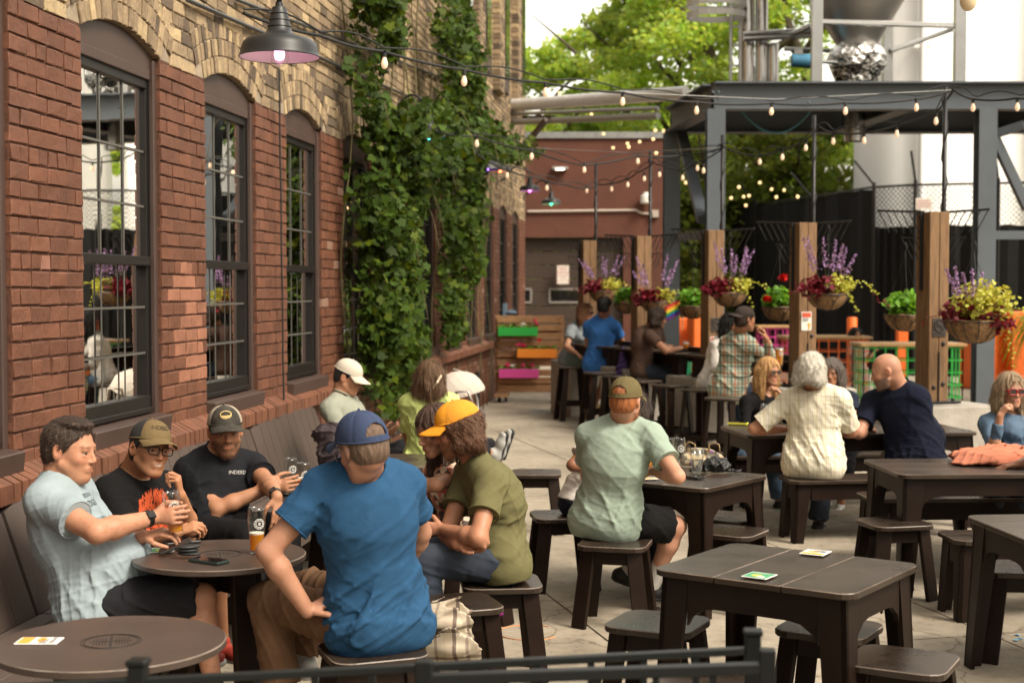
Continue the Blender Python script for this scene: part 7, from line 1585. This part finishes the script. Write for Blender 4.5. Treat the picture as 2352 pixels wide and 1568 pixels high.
# 14 bald man
person('bald bearded man in a dark navy tee on the picnic bench',dict(pel=(2102,1056,10.65),nk=(2066,890,10.75),hd=(2034,852,10.70),f=(-.90,.20,-.28),sL=(2005,922,10.9),sR=(2108,912,10.62),eL=(1972,994,'n'),wL=(1990,985,'f'),eR=(2118,985,10.85),wR=(2060,990,11.2),kL=(2045,1065,11.1),kR=(2085,1070,11.1),aL=(2040,1190,11.2),aR=(2080,1195,11.1)),
   s=1.12,fat=.3,skin=(.43,.215,.135),h=.0075,top=tee('dark_navy',(.007,.009,.021)),sleeve=.72,hem=.12,foldamp=.012,loose=.022,bot=mat('cloth_khaki',(.30,.24,.16),.9),legs='shorts',shoe=SHT,beard=((.17,.11,.08),.8),browc=(.15,.09,.06),seed=14)
# 15 denim woman
person('woman with red sunglasses and denim shirt, hand raised to her mouth',dict(pel=(2315,1070,9.95),nk=(2322,955,10.),hd=(2322,896,9.9),f=(.12,-.98,-.04),sR=(2268,975,9.95),sL=(2372,972,10.05),eR=(2280,1038,'n'),wR=(2297,955,'n'),eL=(2385,1040,'n'),wL=(2350,1060,'n'),kR=(2285,1095,9.5),kL=(2345,1095,9.5),aR=(2290,1210,9.6),aL=(2345,1210,9.6)),
   s=1.0,fem=True,skin=(.43,.22,.135),h=.0072,top=BLUEJ,long_=.8,foldamp=.012,loose=.024,collar=1,bot=DENIM,shoe=SHW,hair=('long',hairmat('ash_blonde',(.36,.26,.16)),.12),glasses=(RFRM,DLENS,.029,.021,.0042),hands=dict(R=dict(h=(.45,-.1,.7),n=(.5,.3,-.5),c=(.9,1.0,.6))),lipc=(.5,.12,.12),seed=15)
# 16 guest cut by the right edge
person('guest cut off by the right edge, only a forearm and hand on the table',dict(pel=(2445,1150,8.5),nk=(2450,975,8.55),hd=(2455,915,8.5),f=(-.3,.9,-.2),sL=(2405,1000,8.7),sR=(2500,1000,8.5),eL=(2372,1058,'f'),wL=(2338,1066,8.78),eR=(2520,1080,8.7),wR=(2480,1080,8.9),kL=(2430,1165,8.9),kR=(2470,1165,8.9),aL=(2430,1290,8.9),aR=(2470,1290,8.9)),
   s=1,skin=RUDDY,h=.009,top=tee('mustard_tee',(.35,.25,.1)),sleeve=.6,bot=DENIM,shoe=SHB,hair=('short',hairmat('dark_brown',(.045,.026,.017))),hands=dict(L=dict(h=(-1,0,-.15),n=(0,0,-1),c=(.3,.5,.3),sp=.8)),seed=16)
# the people on bar stools
person('woman in a grey tee and sage shorts on the farthest bar stool',dict(pel=(1312,822,20.7),nk=(1332,742,20.6),hd=(1345,717,20.5),f=(.88,-.30,-.10),sR=(1312,758,20.45),sL=(1350,756,20.8),eR=(1302,797,'n'),wR=(1325,812,'n'),kR=(1372,838,20.4),kL=(1378,832,20.9),aR=(1345,925,20.3),aL=(1352,915,20.8)),s=1.08,fem=True,fat=.2,skin=FAIR,h=.011,top=tee('heather_grey',(.20,.22,.235)),bot=tee('sage_shorts',(.15,.21,.18)),legs='shorts',shoe=SHT,hair=('long',hairmat('auburn',(.19,.08,.035)),.06),glasses=(FRM,DLENS),seed=17)
person('man in a cornflower blue tee with a thinning crown at the bar',dict(pel=(1374,836,19.7),nk=(1386,726,19.7),hd=(1389,703,19.6),f=(.45,.88,-.02),sL=(1352,750,19.8),sR=(1412,750,19.6),eR=(1432,792,'f'),wR=(1410,795,'f'),eL=(1350,790,19.9),wL=(1375,790,20.1),kR=(1400,850,20.1),kL=(1362,850,20.15),aR=(1367,925,20.0),aL=(1342,948,20.0)),s=1.16,skin=TAN,h=.011,top=tee('cornflower',(.045,.16,.46)),hem=.13,bot=JET,legs='shorts',shoe=SHT,hair=('thin',hairmat('black',(.012,.010,.009))),seed=18)
person('curly haired man in a brown tee leaning his elbows on the bar table',dict(pel=(1476,846,17.9),nk=(1492,752,17.9),ch=(1474,790,17.9),hd=(1511,730,17.8),f=(.93,.12,-.18),sR=(1494,772,17.7),sL=(1510,766,18.1),eR=(1531,806,'n'),wR=(1562,800,'f'),eL=(1525,800,18.2),wL=(1555,798,18.2),kR=(1538,866,17.8),kL=(1540,858,18.2),aR=(1525,950,17.8),aL=(1570,950,18.2)),s=1.10,skin=FAIR,h=.010,top=tee('cocoa_brown',(.085,.05,.038)),bot=DENIM,shoe=SHB,hair=('curly',hairmat('dark_brown',(.045,.026,.017)),-.03),beard=((.15,.09,.06),.6),seed=19)
person('dark haired woman in a white long sleeved top smiling beside the man in plaid',dict(pel=(1632,876,15.9),nk=(1660,776,15.9),hd=(1678,745,15.8),f=(.72,-.66,-.10),sR=(1645,795,15.75),sL=(1680,790,16.1),eR=(1640,850,'n'),wR=(1680,860,'n'),eL=(1700,840,16.1),wL=(1720,835,16),kR=(1680,892,15.9),kL=(1690,885,16.2),aR=(1690,970,15.9),aL=(1700,965,16.2)),s=1.0,fem=True,skin=TAN,h=.009,top=tee('white',(.62,.58,.53)),long_=.95,bot=BLUEJ,shoe=SHB,hair=('long',hairmat('black',(.012,.010,.009)),.18),smile=True,seed=20)
PLD=mat('cloth_plaid',(.3,.3,.2),.9,fn=stripes([(0,9),(2,9)],[[(0,(.40,.46,.38)),(.22,(.10,.16,.14)),(.32,(.42,.46,.38)),(.52,(.45,.25,.16)),(.70,(.42,.46,.38)),(.84,(.12,.17,.15)),(.92,(.45,.45,.36))],[(0,(1,1,1)),(.25,(.35,.42,.38)),(.38,(1,1,1)),(.6,(.95,.6,.45)),(.75,(1,1,1))]],None),bump=(300,.3,.002),spec=.15)
person('man in a green and rust plaid shirt and backwards charcoal cap at the bar',dict(pel=(1672,890,15.15),nk=(1698,770,15.2),ch=(1690,820,15.2),hd=(1712,733,15.1),f=(.86,.42,-.04),sR=(1722,795,15.0),sL=(1668,792,15.4),eR=(1772,822,'n'),wR=(1760,778,'n'),eL=(1690,850,15.5),wL=(1740,845,15.6),kR=(1732,900,15.3),kL=(1722,895,15.6),aR=(1740,985,15.3),aL=(1725,980,15.6)),s=1.12,fat=.15,skin=TAN,h=.009,top=PLD,long_=.92,hem=.15,foldamp=.022,loose=.032,bot=DENIM,shoe=SHB,hair=('short',hairmat('dark_brown',(.045,.026,.017))),cap=dict(m1=tee('charcoal_cap',(.045,.034,.030)),tilt=.10,back=True,yaw=.0),hands=dict(R=dict(h=(-.3,0,1),n=(-.8,.2,0),c=(.9,1,.6))),seed=21)
person('small figure in white standing behind the orange and green cage tables',dict(pel=(1972,862,24.5),nk=(1968,788,24.5),hd=(1965,768,24.5),f=(.3,-.9,0),sL=(1985,798,24.5),sR=(1953,798,24.5),eL=(1996,825,'n'),wL=(2010,806,'f'),eR=(1950,830,24.4),wR=(1955,862,24.4),kR=(1963,905,24.4),kL=(1980,905,24.4),aR=(1963,938,24.4),aL=(1980,938,24.4)),s=.8,fem=True,skin=TAN,h=.012,top=tee('white',(.62,.58,.53)),hem=.3,loose=.04,bot=tee('white',(.62,.58,.53)),shoe=SHW,hair=('long',hairmat('black',(.012,.010,.009)),.05),seed=22)
# lettering on shirts
Wp=None
# ---------------------------------------------------------------- soft things: jackets, bags, stroller
def soft(name,label,cat,prims,m,h=.008,amp=.016,seed=0,fr=12.,cuts=(),grp=None,axis=None):
    v,f=surf(prims,h,disp=fold(seed,amp*1.7,fr) if axis is None else creases(seed,amp,fr,axis),amp=amp*1.4,cuts=cuts); lo=v.min(0); hi=v.max(0); o=nmesh(name,v,f,m,None,A_(((lo[0]+hi[0])/2,(lo[1]+hi[1])/2,lo[2]))); tag(o,label,cat,grp); return o
I3=np.eye(3); e3=lambda c,r,k=.03:('e',A_(c),I3,A_(r),k,'+')
q=A_(G(2225,1062,.76)); q2=A_(G(2330,1052,.76)); X2=nrm(q2-q)
soft('salmon_jacket','crumpled salmon coloured jacket lying on the long table','jacket',[('t',q-X2*.10,q+X2*.05+A_((0,0,.02)),A_((0,1,0)),A_((0,0,1)),(.05,.018),(.13,.045),.03,'+'),('t',q+X2*.05+A_((0,.05,.02)),q2+A_((0,.05,.03)),A_((0,1,0)),A_((0,0,1)),(.15,.05),(.17,.055),.03,'+'),('t',q+X2*.18+A_((0,-.10,.0)),q2+A_((.1,-.1,.0)),A_((0,1,0)),A_((0,0,1)),(.07,.03),(.10,.03),.02,'+')],tee('salmon',(.46,.165,.10)),.006,.010,31,15.,cuts=[plane((0,0,.752),(0,0,-1))],axis=X2+A_((0,.25,0)))
q=A_(G(1012,1420,.46)); FL_=mat('cloth_flannel',(.4,.33,.25),.9,fn=stripes([(0,8),(2,8)],[[(0,(.42,.35,.27)),(.3,(.16,.12,.10)),(.42,(.46,.40,.31)),(.7,(.28,.22,.18)),(.8,(.44,.38,.29))],[(0,(1,1,1)),(.3,(.45,.42,.4)),(.42,(1,1,1))]],None),bump=(200,.4,.002),spec=.1)
q=A_(P(1018,1425,5.85)); soft('plaid_flannel','beige plaid flannel shirt heaped on a stool beside the man in bright blue','shirt',[e3(q,(.12,.10,.075)),e3(q+A_((.02,0,-.10)),(.13,.10,.08),.04),('t',q+A_((.10,0,-.03)),q+A_((.13,.02,-.17)),A_((1,0,0)),A_((0,1,0)),(.04,.02),(.03,.015),.02,'+'),('t',q+A_((-.05,-.03,-.12)),q+A_((-.02,-.03,-.30)),A_((1,0,0)),A_((0,1,0)),(.05,.02),(.03,.015),.03,'+')],FL_,.006,.026,32,13.)
q=A_(P(757,1035,9.6)); soft('backpack','black and maroon backpack on the bench beside the man in the beige cap','backpack',[e3(q,(.09,.10,.16)),e3(q+A_((.0,-.02,.12)),(.11,.11,.08),.03),e3(q+A_((.06,-.06,-.06)),(.07,.06,.10),.02)],mat('backpack_cloth',(.035,.022,.026),.8,var=(6,.5),bump=(60,.5,.004)),.008,.02,33)
q=A_(P(1430,838,18.8)); soft('purple_jacket','purple jacket hanging over a bar stool','jacket',[('t',q+A_((0,0,.22)),q+A_((0,0,-.22)),A_((1,0,0)),A_((0,1,0)),(.03,.05),(.15,.07),.03,'+')],tee('purple',(.10,.06,.20)),.011,.025,34)
q=A_(G(1645,1084,.752)); soft('bum_bag','black nylon bum bag beside the water cup','bag',[e3(q+A_((0,0,.045)),(.085,.055,.050)),('t',q+A_((-.07,0,.015)),q+A_((-.16,0,.01)),A_((0,1,0)),A_((0,0,1)),(.03,.012),(.015,.008),.02,'+'),('t',q+A_((.07,0,.012)),q+A_((.13,.0,.008)),A_((0,1,0)),A_((0,0,1)),(.03,.01),(.02,.008),.02,'+')],mat('black_nylon',(.014,.014,.014),.5,bump=(40,.5,.003)),.006,.012,35,20.,cuts=[plane((0,0,.752),(0,0,-1))])
q=A_(G(1603,1068,.752)); lb=soft('floral_bag','small floral lunch bag with tan handles between the glasses and the cup','bag',[('t',q+A_((-.07,0,.03)),q+A_((.11,0,.03)),A_((0,1,0)),A_((0,0,1)),(.06,.05),(.06,.055),.02,'+'),e3(q+A_((.02,0,.08)),(.10,.03,.04),.02)],mat('floral_print',(.4,.3,.2),.85,fn=lambda n,L,src,cur:(lambda v:(v.inputs.__getitem__('Scale').__setattr__('default_value',42),L(src,v.inputs['Vector']),ramp(n,[(0,(.42,.30,.16)),(.4,(.16,.14,.10)),(.6,(.50,.42,.30)),(.8,(.22,.10,.22))],v.outputs['Color'],L,'CONSTANT'))[-1])(n.nodes.new('ShaderNodeTexVoronoi'))),.006,.010,36,cuts=[plane((0,0,.752),(0,0,-1))])
for dx in(-.05,.10): g=MB(); p=Vector(q)+Vector((dx,-.04,.09)); g.tube([p+Vector((-.035,0,0)),p+Vector((-.03,0,.045)),p+Vector((0,0,.06)),p+Vector((.03,0,.045)),p+Vector((.035,0,0))],.008,6,flat=.4); g.build('handle',mat('tan_strap',(.50,.34,.17),.6),lb,smooth=True)
q=A_(P(1136,1400,7.1)); soft('magenta_bag','magenta cloth bag hanging under the stool of the man in the yellow cap','bag',[('t',q+A_((0,0,.13)),q+A_((0,0,-.12)),A_((1,0,0)),A_((0,1,0)),(.05,.03),(.02,.02),.02,'+')],tee('magenta',(.22,.02,.16)),.007,.015,37)
g=MB(); g.slab(rrect(.035,.30,.015,3),0,.03,.004); p=P(1141,1452,7.2); g.xf(Matrix.Translation(p)@Matrix.Rotation(PI/2,4,'X')@Matrix.Rotation(0,4,'Z')); tag(g.build('orange_case',ORANGE),'slim orange case standing under the stool of the man in the yellow cap','case')
# stroller hood beside the ivy
st=empty('stroller',P(1062,960,11.6),'baby stroller with pale beige hood beside the ivy','stroller'); q=A_(P(1055,905,11.6)); Ry=frame(A_(V(.9,.3,.1)))
v,f=surf([('e',q,Ry.T,A_((.17,.22,.19)),.01,'+'),('e',q+A_((0,0,-.02)),Ry.T,A_((.15,.20,.17)),.01,'-')],.009,disp=fold(40,.004),cuts=[plane(q+A_((0,0,-.03)),A_((0,0,-1))+A_(V(.3,0,0)))]); nmesh('hood',v,f,mat('stroller_fabric',(.48,.42,.36),.85),st)
g=MB(); g.tube([P(1040,848,11.6),P(1062,856,11.6),P(1085,885,11.6),P(1096,920,11.6),P(1090,960,11.6)],.014,8); g.tube([P(1096,920,11.7),P(1100,1040,11.7)],.013,8); g.tube([P(1040,948,11.4),P(1048,900,11.35),P(1075,898,11.35),P(1090,940,11.4)],.013,8); g.build('frame',mat('stroller_frame',(.35,.30,.26),.4,metal=.5),st,smooth=True)
g=MB(); 
for x,y,d in((1045,1040,11.3),(1095,1040,11.8)): c=G(x,1062,.12); c=P(x,1035,d); c.z=.13; g.cyl(c-Vector((.02,0,0)),c+Vector((.02,0,0)),.13,n=24)
g.build('wheel',RUBBER,st); g=MB(); g.box(P(1068,970,11.7),(.30,.40,.22),bev=.04); g.build('seat',mat('stroller_seat',(.07,.06,.055),.8),st)
g=MB(); p=P(1097,925,12.6); p.z=0; g.cyl(p,p+Vector((0,0,1.12)),.022,n=10); tag(g.build('metal_stake',BLACKM),'thin black metal stake standing beside the stroller against the brick wall','stake')
# ---------------------------------------------------------------- daylight
w=bpy.data.worlds.new('World'); sc.world=w; w.use_nodes=True; n=w.node_tree; bg=n.nodes['Background']; sky=n.nodes.new('ShaderNodeTexSky'); sky.sky_type='NISHITA'; sky.sun_disc=False
SE,SR=math.radians(48),math.radians(122)
sky.sun_elevation=SE; sky.sun_rotation=SR; sky.dust_density=7; sky.air_density=1.6; sky.ozone_density=.6
hsv=n.nodes.new('ShaderNodeHueSaturation'); hsv.inputs['Saturation'].default_value=.22; n.links.new(sky.outputs['Color'],hsv.inputs['Color'])
wm=n.nodes.new('ShaderNodeVectorMath'); wm.operation='MULTIPLY'; wm.inputs[1].default_value=(1.07,1.0,.87); n.links.new(hsv.outputs['Color'],wm.inputs[0]); tc=n.nodes.new('ShaderNodeTexCoord'); dp=n.nodes.new('ShaderNodeVectorMath'); dp.operation='DOT_PRODUCT'; dp.inputs[1].default_value=(.0,.97,.24); n.links.new(tc.outputs['Generated'],dp.inputs[0])
mr=n.nodes.new('ShaderNodeMapRange'); mr.interpolation_type='SMOOTHSTEP'; mr.inputs['From Min'].default_value=.55; mr.inputs['From Max'].default_value=.95; mr.inputs['To Min'].default_value=1; mr.inputs['To Max'].default_value=3.8; n.links.new(dp.outputs['Value'],mr.inputs['Value'])
cb_=n.nodes.new('ShaderNodeVectorMath'); cb_.operation='SCALE'; n.links.new(wm.outputs[0],cb_.inputs[0]); n.links.new(mr.outputs['Result'],cb_.inputs['Scale']); n.links.new(cb_.outputs[0],bg.inputs['Color']); bg.inputs['Strength'].default_value=.12
sl=bpy.data.lights.new('sun','SUN'); so=bpy.data.objects.new('sun',sl); COL.objects.link(so); sl.energy=2.0; sl.angle=math.radians(16); sl.color=(1,.91,.78)
d=Vector((math.sin(SR)*math.cos(SE),math.cos(SR)*math.cos(SE),math.sin(SE))); so.rotation_euler=(-d).to_track_quat('-Z','Y').to_euler(); so.location=(0,0,30)
sc.view_settings.view_transform='Standard'; sc.view_settings.look='None'; sc.view_settings.exposure=.70; sc.view_settings.gamma=1
sc.render.engine='CYCLES'; sc.cycles.max_bounces=8; sc.cycles.transparent_max_bounces=12; sc.cycles.use_denoising=True; sc.cycles.caustics_reflective=False; sc.cycles.caustics_refractive=False
